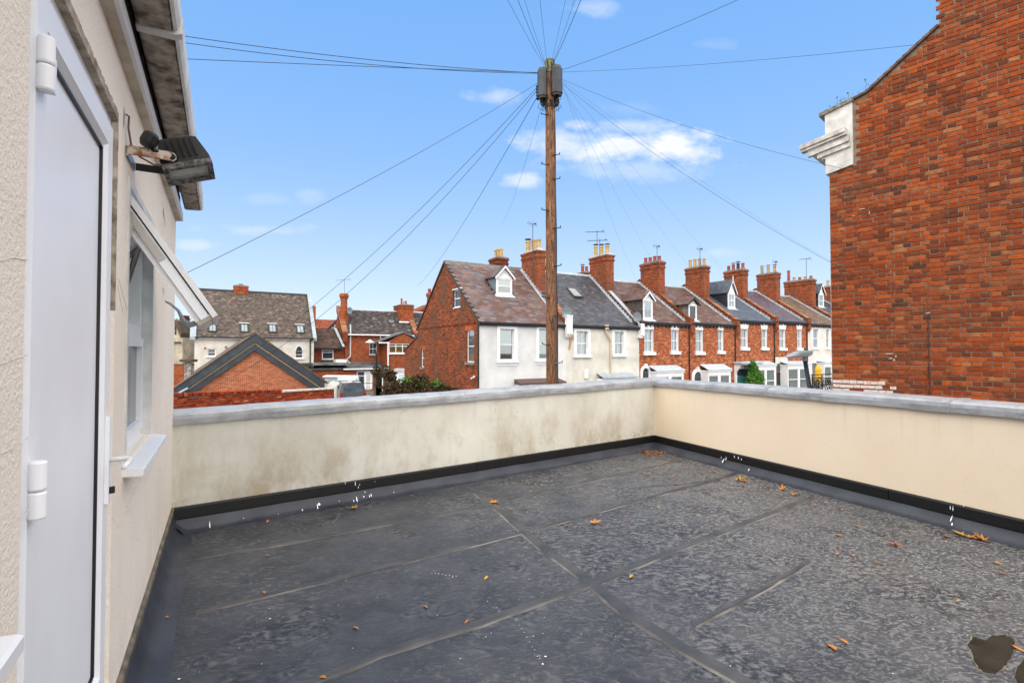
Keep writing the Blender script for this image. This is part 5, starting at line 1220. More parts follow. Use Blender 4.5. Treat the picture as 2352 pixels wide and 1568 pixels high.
def house(name, label, a0, a1, eave, ridge, wallm, roofm, slatem, D=8.42, nind=0, wins=(), gl=None, sw=.3, sg=.2, holes=(), rights=True, gut=GUTB, dent=False, slname='slate', tub=True):
    fr = Frame(TF.w((a0, 0, 0)), TF.r); W = a1-a0
    h = root(name, label, 'house', fr.o, fr.r, 'terraced houses across the street')
    ze, zr = 4.1+eave, 4.1+ridge; y0 = -.12; k = (zr-ze)/(D/2)
    zf = lambda y: ze+k*y
    hs = []
    for wd in wins:
        a = fr.hit(wd['r'][0], wd['r'][2]); b = fr.hit(wd['r'][1], wd['r'][3]); hs.append((a.x, b.x, b.z, a.z))
    m = MB(); wall_holes(m, 0, W, 0, ze, 0, .3, hs, rev=.14)
    m.add([(W, 0, 0), (W, D, 0), (W, D, ze), (W, 0, ze)], [(0, 1, 2, 3)])
    m.add([(0, 0, 0), (0, D, 0), (0, D, ze), (0, 0, ze)], [(3, 2, 1, 0)]) if gl is None else None
    m.add([(0, D, 0), (W, D, 0), (W, D, ze), (0, D, ze)], [(3, 2, 1, 0)])
    wl = m.build('wall', wallm, h, recalc=False)
    m = MB(); T = .10
    m.prism([(y0, zf(y0)-T), (D/2, zr-T), (D-y0, zf(y0)-T), (D-y0, zf(y0)), (D/2, zr), (y0, zf(y0))], 'x', -.02 if gl is None else -.06, W-.004)
    rf = m.build('roof', roofm, h)
    MB().prism([(D/2-.14, zr-.10), (D/2, zr+.06), (D/2+.14, zr-.10), (D/2+.11, zr-.13), (D/2, zr+.02), (D/2-.11, zr-.13)], 'x', -.0, W-.01).build('ridge_tiles', LEADM if gl is None else smat('mossy_ridge_tile', (.10, .10, .085), .9, c2=(.18, .17, .14), vs=9, bst=.5), rf)
    wo = []
    for wd, hh in zip(wins, hs):
        wo.append(window(h, hh[0], hh[1], hh[2], hh[3], .10, 'sash', wd.get('f', WHITE), wd.get('fw', .06), wd.get('c', CURT), False, wd.get('cols', 1)))
        x0, x1, z0, z1 = hh; st = wd.get('s')
        if st == 'lintel':
            m = MB(); m.prism([(x0-.02, z1+.0), (x1+.02, z1+.0), (x1+.13, z1+.33), (x0-.13, z1+.33)], 'y', -.03, .06)
            xm = (x0+x1)/2; m.prism([(xm-.10, z1-.01), (xm+.10, z1-.01), (xm+.13, z1+.42), (xm-.13, z1+.42)], 'y', -.055, .05)
            for s in (-1, 1): m.prism([(xm+s*.30-.07, z1-.0), (xm+s*.30+.07, z1-.0), (xm+s*.34+.08, z1+.36), (xm+s*.34-.08, z1+.36)], 'y', -.04, .05) if x1-x0 > .95 else None
            m.build('lintel', WHITE, wo[-1]); m = MB(); m.box(x0-.12, x1+.12, -.14, .1, z0-.20, z0-.0); m.build('sill', WHITE, wo[-1])
        elif st == 'architrave':
            q = wd.get('aw', .17); m = MB(); m.box(x0-q, x0, -.04, .1, z0-.0, z1+q); m.box(x1, x1+q, -.04, .1, z0, z1+q); m.box(x0, x1, -.04, .1, z1, z1+q); m.box(x0-q*1.1, x1+q*1.1, -.07, .02, z1+q, z1+q+.06)
            m.build('surround', wd.get('f', WHITE), wo[-1]); m = MB(); m.box(x0-q*1.25, x1+q*1.25, -.12, .1, z0-.13, z0-.005)
            if wd.get('ap'): m.box(x0-q, x1+q, -.035, .05, z0-.28, z0-.131)
            m.build('sill', wd.get('f', WHITE), wo[-1])
        elif st == 'plain':
            m = MB(); m.box(x0-.08, x1+.08, -.08, .1, z0-.12, z0-.005); m.box(x0-.07, x0, -.015, .05, z0, z1+.07); m.box(x1, x1+.07, -.015, .05, z0, z1+.07); m.box(x0, x1, -.015, .05, z1, z1+.07); m.build('sill', WHITE, wo[-1])
        rv = MB(); rv.box(x0-.001, x0+.012, -.003, .10, z0, z1); rv.box(x1-.03, x1+.001, -.003, .10, z0, z1)
        if st: rv.build('painted_reveal', WHITE, wo[-1])
    # gutter
    m = MB(); gz = zf(y0)-.05
    m.prism([(y0-.01, gz+.03), (y0-.11, gz+.03), (y0-.11, gz-.04), (y0-.08, gz-.08), (y0-.03, gz-.08), (y0-.01, gz-.04)], 'x', .0, W-.01); g = m.build('gutter', gut, h)
    m = MB(); m.box(0.002, W-.012, y0-.005, .0-.002, gz-.14, gz-.03); m.build('soffit_board', gut if gut is GUTB else WHITE, h)
    if dent:
        m = MB(); x = .15
        while x < W-.1: m.box(x, x+.09, -.10, -.002, gz-.24, gz-.145); x += .36
        m.build('corbel_bricks', BLACK, h, kind='stuff')
    slates(rf, fr, 0.02 if gl is None else -.05, W-.02, y0-.02, zf(y0-.02), D/2-.06, zf(D/2-.06), sw, sg, slatem, nind, seed=int(abs(a0)*7)+2, holes=holes, name=slname)
    return h, fr, zf, k, rf
def downpipe(parent, x, ztop, mat=GUTB, y=-.05, zb=0, r=.045):
    MB().tube([(x, y-.08, ztop), (x, y-.08, ztop-.08), (x, y, ztop-.28), (x, y, zb)], r, 8).build('downpipe', mat, parent)
def satdish(fr, x, y, z, r, ang, label):
    d = root('satellite_dish', label, 'satellite dish', fr.w((x, y, z)), fr.r+rad(ang))
    m = MB(); n = 14; vs = [(0, .05, 0)]; fs = []
    for j, (q, dd) in enumerate(((.5, .03), (1, 0))):
        for k in range(n): t = 2*math.pi*k/n; vs.append((r*q*math.cos(t)*.88, dd, r*q*math.sin(t)))
    fs += [(0, 1+k, 1+(k+1) % n) for k in range(n)]+[(1+k, 1+n+k, 1+n+(k+1) % n, 1+(k+1) % n) for k in range(n)]
    m.add(vs, fs); m.build('dish', smat('dish_grey', (.16, .19, .22), .5), d, recalc=False, smooth=True)
    MB().tube([(0, .05, -.0), (0, .22, -.05), (.0, .25, -.25)], .015, 5).build('dish_mount', GREYMETAL, d); MB().tube([(0, .04, -r), (0, -.28, -.12)], .010, 4).build('feed_arm', GREYMETAL, d)
def bay(parent, fr, r, zlow=.0, proj=.6, canopy=ZINC, cols=2, label='bay_window', bm=WHITE, hip=True, depthz=1.9):
    """ground floor bay: r=(u0,u1,vtop,vbot of canopy)"""
    a = fr.hit(r[0], r[2], (0, 1, 0), (0, 0, 0)); b = fr.hit(r[1], r[3], (0, 1, 0), (0, -proj, 0)); a2 = fr.hit(r[0], r[3], (0, 1, 0), (0, -proj, 0))
    x0, x1 = min(a.x, a2.x), b.x; zt = a.z; zl = b.z
    m = MB(); ins = .18
    m.add([(x0, 0, zt), (x1, 0, zt), (x1+.0, -proj-.1, zl+.05), (x0-.0, -proj-.1, zl+.05), (x0, 0, zt-.03), (x1, 0, zt-.03), (x1, -proj-.1, zl), (x0, -proj-.1, zl)], [(0, 3, 2, 1), (4, 5, 6, 7), (3, 7, 6, 2), (0, 4, 7, 3), (1, 2, 6, 5)])
    by = m.build(label, canopy, parent)
    m = MB(); m.box(x0+.03, x1-.03, -proj-.06, 0.0, zl-.09, zl-.003); m.box(x0+.08, x1-.08, -proj, 0, zl-.32, zl-.092)
    zb = zl-.32-1.6
    n = cols; wd = (x1-x0-.16)/n; w = .08
    for i in range(n+1): xx = x0+.08+wd*i; m.box(max(xx-w, x0+.08), min(xx+w, x1-.08), -proj, -proj+.1, zb, zl-.322)
    m.box(x0+.08, x0+.18, -proj+.101, 0, zb, zl-.322); m.box(x1-.18, x1-.08, -proj+.101, 0, zb, zl-.322); m.box(x0+.08, x1-.08, -proj-.04, 0, zb-.12, zb-.002); m.build('bay_frame', bm, by)
    for i in range(n):
        xa = x0+.08+wd*i+w; xb = x0+.08+wd*(i+1)-w; window(by, xa, xb, zb, zl-.33, -proj+.03, 'sash', bm, .05, CURT, False, 1)
    m = MB(); m.box(x0+.08, x1-.08, -proj+.02, 0, 0, zb-.121); m.build('bay_base', bm, by)
    return by
def door_arch(parent, fr, u0, u1, vt, mat=WHITE, dark=True):
    a = fr.hit(u0, vt+12); b = fr.hit(u1, vt+12); t = fr.hit((u0+u1)/2, vt+3); x0, x1 = a.x, b.x; r = (x1-x0)/2; xc = (x0+x1)/2; zc = t.z-r
    m = MB(); n = 12; ri = r*.62
    for i in range(n):
        t0, t1 = math.pi*i/n, math.pi*(i+1)/n
        m.prism([(xc+r*math.cos(t0), zc+r*math.sin(t0)), (xc+r*math.cos(t1), zc+r*math.sin(t1)), (xc+ri*math.cos(t1), zc+ri*math.sin(t1)), (xc+ri*math.cos(t0), zc+ri*math.sin(t0))], 'y', -.08, .05)
    m.prism([(xc-.06, zc+ri), (xc+.06, zc+ri), (xc+.1, zc+r+.1), (xc-.1, zc+r+.1)], 'y', -.12, .0)
    m.box(x0, x0+r-ri, -.07, .05, 0, zc); m.box(x1-r+ri, x1, -.07, .05, 0, zc); d = m.build('door_surround', mat, parent)
    m = MB(); m.add([(xc-ri, -.004, zc), (xc+ri, -.004, zc)]+[(xc+ri*math.cos(math.pi*i/10), -.004, zc+ri*math.sin(math.pi*i/10)) for i in range(1, 10)], [(0, 1)+tuple(range(2, 11))]); m.build('fanlight', DGLASS, d)
    m = MB(); m.box(xc-ri, xc+ri, -.02, .0, 0.1, zc-.03); m.build('front_door', smat('front_door_dark', (.03, .05, .06), .4), d)
def lead_steps(parent, x, y0, y1, zf, off=.0, mat=LEADM):
    m = MB(); n = int((y1-y0)/.22)
    for i in range(n):
        y = y0+(y1-y0)*i/n; q = y0+(y1-y0)*(i+1)/n; m.add([(x+off, y, zf(y)+.02), (x+off, q+.03, zf(q)+.02), (x+off, q+.03, zf(q)+.10), (x+off, y+.05, zf(q)+.06)], [(0, 1, 2, 3)])
        m.add([(x+off, y, zf(y)+.03), (x+off-.14, y, zf(y)+.03), (x+off-.14, q, zf(q)+.03), (x+off, q, zf(q)+.03)], [(0, 1, 2, 3)])
    m.build('stepped_flashing', mat, parent, recalc=False)
SLN = 300
# ---- house at the end of the row, brick gable
def H0():
    a0, a1 = -10.9, -5.53
    fr = Frame(TF.w((a0, 0, 0)), TF.r); ze, zr = 5.7, 9.25; D = 8.42; k = (zr-ze)/(D/2); zf = lambda y: ze+k*y
    dp = fr.hit(1158, 677, (0, -k, 1), (0, 0, ze)); L = math.hypot(1, k)
    sh = [(dp.x-.55, dp.x+.55, dp.y*L+.15-.0, dp.y*L+1.4)]
    h, fr, zf, k, rf = house('end_terrace_house', 'white-fronted end terrace house with bare brick gable, mixed brown slates and one dormer', a0, a1, 1.6, 5.15, STUCCOW, DARKIN, SLATE_M, nind=SLN, gl='open', sw=.31, sg=.205,
        wins=({'r': (1148, 1181.5, 755, 827), 's': 'architrave', 'c': BLIND, 'cols': 1, 'ap': True}, {'r': (1237.5, 1266, 755, 825), 's': 'architrave', 'c': CURT, 'ap': True}), holes=sh)
    # gable
    G = Frame(fr.o, fr.r+math.pi/2)   # x = depth, -y... side face
    def hit(u, v): return fr.hit(u, v, (1, 0, 0), (0, 0, 0))
    hs = []
    for r in ((1072, 1089, 759, 832), (967.5, 974, 801.5, 843), (1042, 1057, 667, 704)):
        p, q = hit(r[0], r[2]), hit(r[1], r[3]); hs.append((min(p.y, q.y), max(p.y, q.y), q.z, p.z))
    m = MB()
    lower = [x for x in hs[:2]]; wall_holes(m, 0, D, 0, ze, 0, .3, lower, rev=.12)
    up = hs[2]
    # triangular part with a hole, cut into strips
    ys = sorted([0, D/2, D, up[0], up[1]]); top = lambda y: zf(y) if y <= D/2 else zf(D-y)
    for i in range(len(ys)-1):
        a, b = ys[i], ys[i+1]
        if up[0] <= (a+b)/2 <= up[1]:
            m.add([(a, 0, ze), (b, 0, ze), (b, 0, up[2]), (a, 0, up[2])], [(0, 1, 2, 3)]); m.add([(a, 0, up[3]), (b, 0, up[3]), (b, 0, top(b)), (a, 0, top(a))], [(0, 1, 2, 3)])
        else: m.add([(a, 0, ze), (b, 0, ze), (b, 0, top(b)), (a, 0, top(a))], [(0, 1, 2, 3)])
    # map strip plane: (x->depth y), (y->+x inward), so (d, i, z) -> (i, d, z)
    m.v = [(v[1], v[0], v[2]) for v in m.v]; gw = m.build('gable_wall', BR_GABLE, h, recalc=False)
    for (hh, kd, c) in ((lower[0], 'sash', CURT), (lower[1], 'sash', CURT), (up, 'sash', None)):
        wn = window(h, hh[0], hh[1], hh[2], hh[3], .06, kd, WHITE, .05, c, False)
        for o in [wn]+list(wn.children):
            me = o.data
            for v in me.vertices: x, y, z = v.co; v.co = (y, x, z)
            me.flip_normals()
        m = MB(); m.box(-.08, .1, hh[0]-.08, hh[1]+.08, hh[2]-.13, hh[2]-.005) if hh is not up else m.box(-.03, .1, hh[0]-.04, hh[1]+.04, hh[2]-.05, hh[2]-.005)
        m.build('sill', SILLG if hh is not up else WHITE, wn)
        m = MB(); n = 8; 
        for i in range(n): y = hh[0]-.1+(hh[1]-hh[0]+.2)*i/n; m.box(-.012, .05, y+.006, y+(hh[1]-hh[0]+.2)/n-.006, hh[3]+.0, hh[3]+.22)
        if hh is not up: m.build('brick_lintel', BRK_N, wn)
        else: MB().box(-.05, .1, hh[0]-.1, hh[1]+.1, hh[3]+.003, hh[3]+.07).build('lintel', DIRTYW, wn)
    # string course and verge
    MB().box(-.03, .0, .0, D, ze-.16, ze-.09).build('string_course', BR_DARK, h)
    m = MB(); m.prism([(-.14, zf(-.14)-.03), (D/2, zr-.03), (D+.14, zf(-.14)-.03), (D+.14, zf(-.14)-.12), (D/2, zr-.14), (-.14, zf(-.14)-.12)], 'x', -.075, -.0); m.build('verge', smat('dark_verge', (.07, .05, .04), .9, bst=.4), h)
    m = MB(); m.tube([(-.06, -.07, 5.55), (-.06, -.07, 0)], .045, 8); m.build('downpipe', GUTB, h)
    # rear lean-to with its own sloping wall
    c1, c2 = fr.hit(961, 772, (1, 0, 0), (0, 0, 0)), fr.hit(935, 806, (1, 0, 0), (0, 0, 0))
    m = MB(); m.prism([(D, 0), (D+2.6, 0), (D+2.6, c2.z), (D, c1.z)], 'x', 0.02, 4.5); ex = m.build('rear_extension', BR_GABLE, h)
    m = MB(); m.prism([(D-.02, c1.z), (D+2.75, c2.z-.08), (D+2.75, c2.z), (D-.02, c1.z+.09)], 'x', -.05, 4.5); m.build('lean_to_roof', SLATE_B, ex)
    # vines' dead stems, bricked hole, security light
    m = MB(); rr = random.Random(3)
    for _ in range(9):
        y, z = rr.uniform(.8, 6.5), rr.uniform(0, 3); pts = []
        for i in range(9): pts.append((-.008, y, z)); y += rr.uniform(-.25, .25); z += rr.uniform(.15, .55)
        if all(p[2] < top(p[1])-.3 for p in pts): m.tube(pts, .006, 4)
    m.build('dead_vine_stems', BARK, h, kind='stuff')
    p = hit(1020, 768); m = MB(); m.box(-.004, .02, p.y-.12, p.y+.12, p.z-.1, p.z+.1); m.build('bricked_hole', BLACK, h)
    dormer(rf, fr, (1158, 677), 1.0, .98, .62, zf, k, SLATE_M, smat('blue_lead_cheek', (.10, .15, .19), .45, c2=(.20, .26, .30), vs=5, bst=.2), slate=True, curtain=BLIND)
    # chimneys
    x = a1-a0
    chimney(h, x-.02, .58, 2.35, 4.05, zf(2)-.3, 4.1+6.05, [(.62, POT_Y, 0), (.70, POT_Y, 0), (.72, POT_Y, 1)], cap=LEADM, potr=.16)
    chimney(h, 4.65, .8, 5.7, 6.7, zf(2.4)-.6, 4.1+6.05, [(.55, POT_Y, 0), (.62, POT_Y, 0), (.6, POT_Y, 0)], potr=.13, mat=BR_DARK)
    lead_steps(rf, x-.32, .6, 2.4, zf); lead_steps(rf, x-.32, 2.4, 4.1, zf)
    zz = fr.hit(1302, 716, (1, 0, 0), (x, 0, 0))
    party(h, x-.0, .34, -.1, 1.1, zf, .22, kneel=False, brick=BR_DARK)
    kn = MB(); kn.box(x-.16, x+.2, -.34, -.12, ze-.62, ze+.32); kn.prism([(-.34, ze-.62), (-.12, ze-.62), (-.12, ze-.8), (-.2, ze-.8)], 'x', x-.14, x+.18); kn.box(x-.18, x+.22, -.36, .06, ze+.321, ze+.40); kn.build('kneeler', WHITE, h)
    m = MB()
    # bay roof seen just over the parapet
    bp = fr.hit(1193, 876, (0, 1, 0), (0, -.5, 0)); bq = fr.hit(1255, 870, (0, 1, 0), (0, -.5, 0))
    m.add([(bp.x-.05, -.65, bp.z-.08), (bq.x+1.2, -.65, bp.z-.08), (bq.x+1.1, 0, bp.z+.10), (bp.x, 0, bp.z+.10), (bp.x-.05, -.65, bp.z-.16), (bq.x+1.2, -.65, bp.z-.16), (bq.x+1.1, 0, bp.z-.16), (bp.x, 0, bp.z-.16)], [(0, 1, 2, 3), (0, 4, 5, 1), (0, 3, 7, 4), (1, 5, 6, 2)])
    m.build('bay_roof', SLATE_R, h); MB().box(bp.x+.05, bq.x+1.0, -.55, 0, 0, bp.z-.17).build('bay_window', WHITE, h)
    # rear roof bits: flue pipe at far gable
    m = MB(); m.lathe((.25, D-1.3, zf(1.3)-.1), [(.16, 0), (.16, .8), (.22, .85), (.22, 1.0), (.1, 1.05), (.1, 1.3)], 10); m.build('chimney_pot', POT_R, h)
    aerial(fr, x-.45, 2.6, 4.1+4.4, 3.15, 'short', 'television aerial with short crossed rods left of the telegraph pole')
    s = root('security_light', 'small white security light low on the brick gable corner', 'light', fr.w((-.02, .25, hit(1092, 866).z)), fr.r)
    MB().tube([(0, .1, 0), (-.12, .0, .05), (-.14, -.1, 0)], .035, 6).build('lamp_head', WHITE, s); MB().tube([(0, .12, .0), (-.12, .16, -.02), (-.2, .2, -.08)], .03, 6).build('sensor', WHITE, s)
    satdish(fr, x-.12, -.42+.2, fr.hit(1286, 718).z, .33, -40, 'grey satellite dish beside the white kneeler, just right of the pole')
    return fr
H0()
def H0b():
    a0, a1 = -5.53, 0
    fr = Frame(TF.w((a0, 0, 0)), TF.r); ze, zr = 5.7, 9.25; k = (zr-ze)/4.21; L = math.hypot(1, k)
    n = (0, -k, 1); pp = [fr.hit(u, v, n, (0, 0, ze)) for u, v in ((1298, 665), (1318, 663), (1337, 681), (1318, 684))]
    x0, x1 = min(p.x for p in pp), max(p.x for p in pp); y0, y1 = min(p.y for p in pp), max(p.y for p in pp)
    h, fr, zf, k, rf = house('terraced_house', 'cream rendered terraced house with dark blue-grey slates and one small rooflight', a0, a1, 1.6, 5.15, STUCCOC, DARKIN, SLATE_B, nind=SLN, sw=.26, sg=.17,
        wins=({'r': (1323.5, 1350.5, 760.5, 815.5), 's': 'architrave', 'c': CURT, 'cols': 2, 'f': WHITE}, {'r': (1410.5, 1432.7, 761.5, 814), 's': 'architrave', 'c': CURT, 'cols': 2}), holes=[(x0+.25, x1-.2, y0*L, y1*L)])
    rooflight(rf, fr, ((1301, 664), (1320, 663), (1337, 681), (1318, 683)), zf, k, frame=smat('bronze_frame', (.08, .065, .05), .6), glass=SKYGL)
    x = a1-a0
    chimney(h, x+.0, .6, 2.5, 4.2, zf(2)-.3, 4.1+6.37, [(.55, POT_Y, 2), (.62, POT_Y, 1), (.72, POT_Y, 1)], cap=LEADM, potr=.14, flash=1)
    chimney(h, 4.2-1.2, .9, 6.0, 7.0, zf(2)-.6, 4.1+5.95, [(.5, POT_Y, 2), (.55, POT_Y, 2), (.55, POT_Y, 2)], mat=BR_DARK, potr=.12)
    lead_steps(rf, x-.34, .2, 4.2, zf)
    # ridge parapet rising to the stack
    m = MB(); m.prism([(4.0, zf(4.0)-.2), (6.8, zf(1.6)), (6.8, zf(1.6)+.5), (4.2, zf(4.2)+.35)], 'x', x-.22, x+.2); m.build('party_wall', BR_DARK, h)
    party(h, x-.02, .30, .1, 2.5, zf, .12, tiles=None, kneel=False, brick=BR_DARK)
    # kneeler and metal lined gutter between the houses
    m = MB(); m.prism([(-.25, zf(-.25)+.16), (2.6, zf(2.6)+.20), (2.6, zf(2.6)+.26), (-.25, zf(-.25)+.22)], 'x', x-.18, x+.12); m.build('lead_lined_gutter', LEADM, h)
    kn = MB(); kn.box(x-.10, x+.16, -.30, -.02, ze-.62, ze+.1); kn.box(x-.16, x+.14, -.22, .02, ze-.76, ze-.621); kn.build('kneeler', WHITE, h)
    # cast iron hopper, pipe, boxes
    p = fr.hit(1389, 752); CR = smat('cream_iron_pipe', (.55, .46, .33), .7, vs=8, bst=.3)
    m = MB(); m.box(p.x-.12, p.x+.12, -.22, -.02, p.z-.1, p.z+.14); q = fr.hit(1401, 785); m.tube([(p.x, -.1, p.z-.1), (p.x+.02, -.12, p.z-.3), (q.x-.06, -.1, q.z+.15), (q.x, -.07, q.z), (q.x, -.07, 0)], .045, 8); m.build('downpipe', CR, h)
    p = fr.hit(1345, 858); box('vent_cover', WHITE, h, p.x-.12, p.x+.12, -.09, 0, p.z-.25, p.z+.25)
    # broken render exposing the wall
    p = fr.hit(1280+30, 780); rr = random.Random(5); PL = smat('bare_patch', (.34, .19, .12), .95, c2=(.5, .36, .24), vs=14, bst=.6)
    prof = [(1305, 756), (1308, 754), (1312, 759), (1311, 765), (1317, 771), (1318, 778), (1313, 785), (1311, 798), (1307, 806), (1305, 800), (1307, 786), (1306, 772)]
    m = MB(); w = [fr.hit(*q) for q in prof]; m.add([(q.x, -.004, q.z) for q in w], [tuple(range(len(w)))]); m.build('bare_render_patch', PL, h, recalc=False)
    p = fr.hit(1381, 864, (0, 1, 0), (0, -.4, 0)); q = fr.hit(1458, 859, (0, 1, 0), (0, -.4, 0)); m = MB(); m.add([(p.x-.05, -.6, p.z-.06), (q.x+.1, -.6, p.z-.06), (q.x, 0, p.z+.16), (p.x, 0, p.z+.16), (p.x-.05, -.6, p.z-.14), (q.x+.1, -.6, p.z-.14)], [(0, 1, 2, 3), (0, 4, 5, 1)]); m.build('bay_roof', LEADM, h)
    MB().box(p.x+.05, q.x-.05, -.5, 0, 0, p.z-.15).build('bay_window', WHITE, h)
    aerial(fr, x-.55, 2.9, 4.1+4.6, 2.75, 'long', 'long television aerial left of the cream house chimney stack')
    aerial(fr, x+.35, 4.2, 4.1+4.6, 3.7, 'long', 'tall mast aerial right of the cream house chimney stack')
    satdish(fr, x-.35, -.2, fr.hit(1451, 728).z, .30, -30, 'small grey satellite dish at the eave between cream and chequered houses')
    p = fr.hit(1317, 727, n, (0, 0, ze)); 
H0b()
def brick_house(label, a0, a1, eave, ridge, slatem, wins, dorm=None, tiles=TILE_O, pots=(), ztop=6.4, wallm=BR_CHEQ, bayr=None, arch=None, right=True, sw=.28, sg=.2, nind=0, canopy=ZINC, rear=None, slname='slate', pw=True, wname='terraced_house', cy=(2.35, 4.05), fn=None, cw=.62):
    h, fr, zf, k, rf = house(wname, label, a0, a1, eave, ridge, wallm, DARKIN, slatem, nind=nind, sw=sw, sg=sg, wins=wins, dent=True, slname=slname)
    x = a1-a0
    if pots: chimney(h, x, cw, cy[0], cy[1], zf(2)-.3, 4.1+ztop, list(pots), potr=.135)
    lead_steps(rf, x-.34, .1, 4.2, zf)
    if pw: party(h, x+.02, .34, -.05, cy[0]+.0, zf, .30, tiles=tiles)
    m = MB(); m.prism([(3.9, zf(3.9)-.2), (7.0, zf(1.4)-.2), (7.0, zf(1.4)+.55), (4.3, zf(4.2)+.30), (3.9, zf(3.9)+.2)], 'x', x-.2, x+.2); m.build('party_wall', BR_DARK, h)
    if dorm: dormer(rf, fr, *dorm[0], zf, k, *dorm[1], **dorm[2])
    if bayr: bay(h, fr, bayr, canopy=canopy)
    if arch: door_arch(h, fr, *arch)
    downpipe(h, x-.12, 4.1+eave-.1)
    return h, fr, zf, k, rf
CHD = smat('slate_hung_cheek', (.05, .045, .045), .7, c2=(.11, .09, .08), vs=6, bst=.6, bs=14); CHZ = smat('grey_zinc_cheek', (.12, .14, .15), .4, c2=(.26, .26, .23), vs=3, bst=.1); CHK = smat('black_cheek', (.02, .024, .032), .5)
def lint(*rs): return tuple({'r': r, 's': 'lintel', 'c': CURT, 'cols': 2} for r in rs)
h1 = brick_house('first chequered brick house, with slate-hung dormer, next to the cream house', 0, 4.6, 1.92, 5.0, SLATE_R, lint((1480, 1500.5, 756, 808), (1541.5, 1558, 757, 806.5)),
    dorm=(((1488, 733),), (.82, 1.25, .5), dict(roofm=SLATE_R, cheek=CHD, curtain=BLIND, sash='top', over=.14)) if False else None,
    pots=[(.36, POT_R, 0), (.42, POT_R, 0), (.4, POT_R, 0), (.44, POT_R, 0)], ztop=6.3, bayr=(1506, 1572, 839, 851), arch=(1470, 1493, 836), nind=220)
dormer(h1[4], h1[1], (1488, 733), .82, 1.22, .5, h1[2], h1[3], SLATE_R, CHD, curtain=BLIND, sash='plain', over=.15)
h2 = brick_house('second chequered brick house, with grey dormer cheeks and black bargeboards', 4.6, 9.39, 2.0, 4.97, SLATE_R, lint((1598, 1614, 757.5, 808), (1649, 1661, 757.5, 806)),
    pots=[(.55, POT_Y, 0), (.62, POT_G, 0), (.66, POT_Y, 0), (.66, POT_Y, 0)], ztop=6.4, bayr=(1625, 1680, 836, 849), arch=(1588, 1614, 843), nind=120)
dormer(h2[4], h2[1], (1591, 735), .80, 1.05, .45, h2[2], h2[3], SLATE_R, CHZ, face=BLACK, gablem=STUCCOC, curtain=None, sash='plain', over=.26)
h3 = brick_house('brick terraced house with smooth blue slates and a white-finialled dormer', 9.39, 14.08, 2.33, 5.2, SLATE_C, lint((1701.5, 1717, 755, 798), (1749, 1761.5, 756, 798)),
    pots=[(.5, POT_R, 0), (.55, POT_D, 1), (.5, POT_R, 2), (.45, POT_R, 0)], ztop=6.55, wallm=BR_CHEQ, bayr=(1735, 1783, 829, 838), right=True)
dormer(h3[4], h3[1], (1680, 708), .85, 1.15, .95, h3[2], h3[3], SLATE_C, CHK, curtain=CURT, cols=2, finial=True, over=.12)
h4 = brick_house('brick terraced house with purple slates and plain cream doorway, behind the street lamp', 14.08, 18.54, 2.42, 5.26, SLATE_P, lint((1790, 1803.5, 756, 799), (1830.5, 1841, 756, 799)),
    pots=[(.55, POT_Y, 2), (.6, POT_G, 2), (.6, POT_G, 2)], ztop=6.65, bayr=(1808, 1862, 829, 836), tiles=TILE_O)
h5 = brick_house('last visible terraced house, warm white render with ribbed brown tiles, beside the tall gable', 18.54, 23.6, 2.34, 5.1, TILE_T, tuple({'r': r, 's': 'plain', 'c': CURT} for r in ((1867, 1880.5, 755, 799), (1897, 1906, 755, 799))),
    pots=[(.3, POT_R, 0), (.32, POT_Y, 0), (.3, POT_R, 0), (.36, POT_G, 0), (1.05, POT_R, 0)], ztop=6.45, wallm=STUCCOB, bayr=(1892, 1930, 828, 832), sw=.3, sg=.26, slname='roof_tile', cy=(2.1, 4.6))
h6 = brick_house('farther terraced house with a white dormer, glimpsed at the edge of the tall gable', 23.6, 29, 2.5, 5.2, SLATE_B, (), pots=[(.6, POT_Y, 0), (.6, POT_Y, 0)], ztop=6.3, wallm=STUCCOW, nind=0)
dormer(h6[4], h6[1], (1886, 705), .9, 1.2, .9, h6[2], h6[3], SLATE_B, CHK, curtain=CURT, over=.15)
chimney(h1[0], 1.1, .8, 6.0, 6.9, 7.6, 4.1+5.75, [(.4, POT_R, 0), (.5, POT_R, 2)], mat=BR_DARK)
aerial(h1[1], 4.2, 2.4, 4.1+5.2, 2.1, 'short', 'thin aerial left of the stack with short red pots')
aerial(h2[1], 4.35, 2.6, 4.1+5.3, 2.35, 'short', 'thin aerial left of the stack with four buff pots')
aerial(h4[1], 4.0, 2.3, 4.1+5.5, 2.0, 'short', 'thin aerial left of the stack with three capped pots')
aerial(h5[1], 4.8, 2.6, 4.1+6.3, 2.1, 'long', 'aerial on the stack with one tall red pot')
# doors with canopies
def canopy_door(H, r, dcol, lab='door'):
    h, fr = H[0], H[1]; a = fr.hit(r[0], r[2], (0, 1, 0), (0, -.35, 0)); b = fr.hit(r[1], r[2], (0, 1, 0), (0, -.35, 0)); m = MB()
    m.box(a.x, b.x, -.7, 0, a.z-.10, a.z+.02); m.box(a.x+.1, b.x-.1, -.6, 0, a.z-.2, a.z-.101)
    d = m.build('door_canopy', ZINC, h); m = MB(); m.box(a.x+.12, a.x+.3, -.10, 0, 0, a.z-.201); m.box(b.x-.3, b.x-.12, -.10, 0, 0, a.z-.201); m.box(a.x+.301, b.x-.301, -.08, 0, a.z-.5, a.z-.201)
    for x in (a.x+.14, b.x-.24): m.prism([(-.5, a.z-.202), (-.101, a.z-.202), (-.101, a.z-.8)], 'x', x, x+.09)
    m.build('door_surround', WHITE, d); m = MB(); m.box(a.x+.31, b.x-.31, -.05, 0, .1, a.z-1.0); m.build('front_door', dcol, d); box('fanlight', DGLASS, d, a.x+.31, b.x-.31, -.03, 0, a.z-.95, a.z-.51)
canopy_door(h3, (1694, 1745, 831), smat('teal_door', (.03, .16, .16), .4))
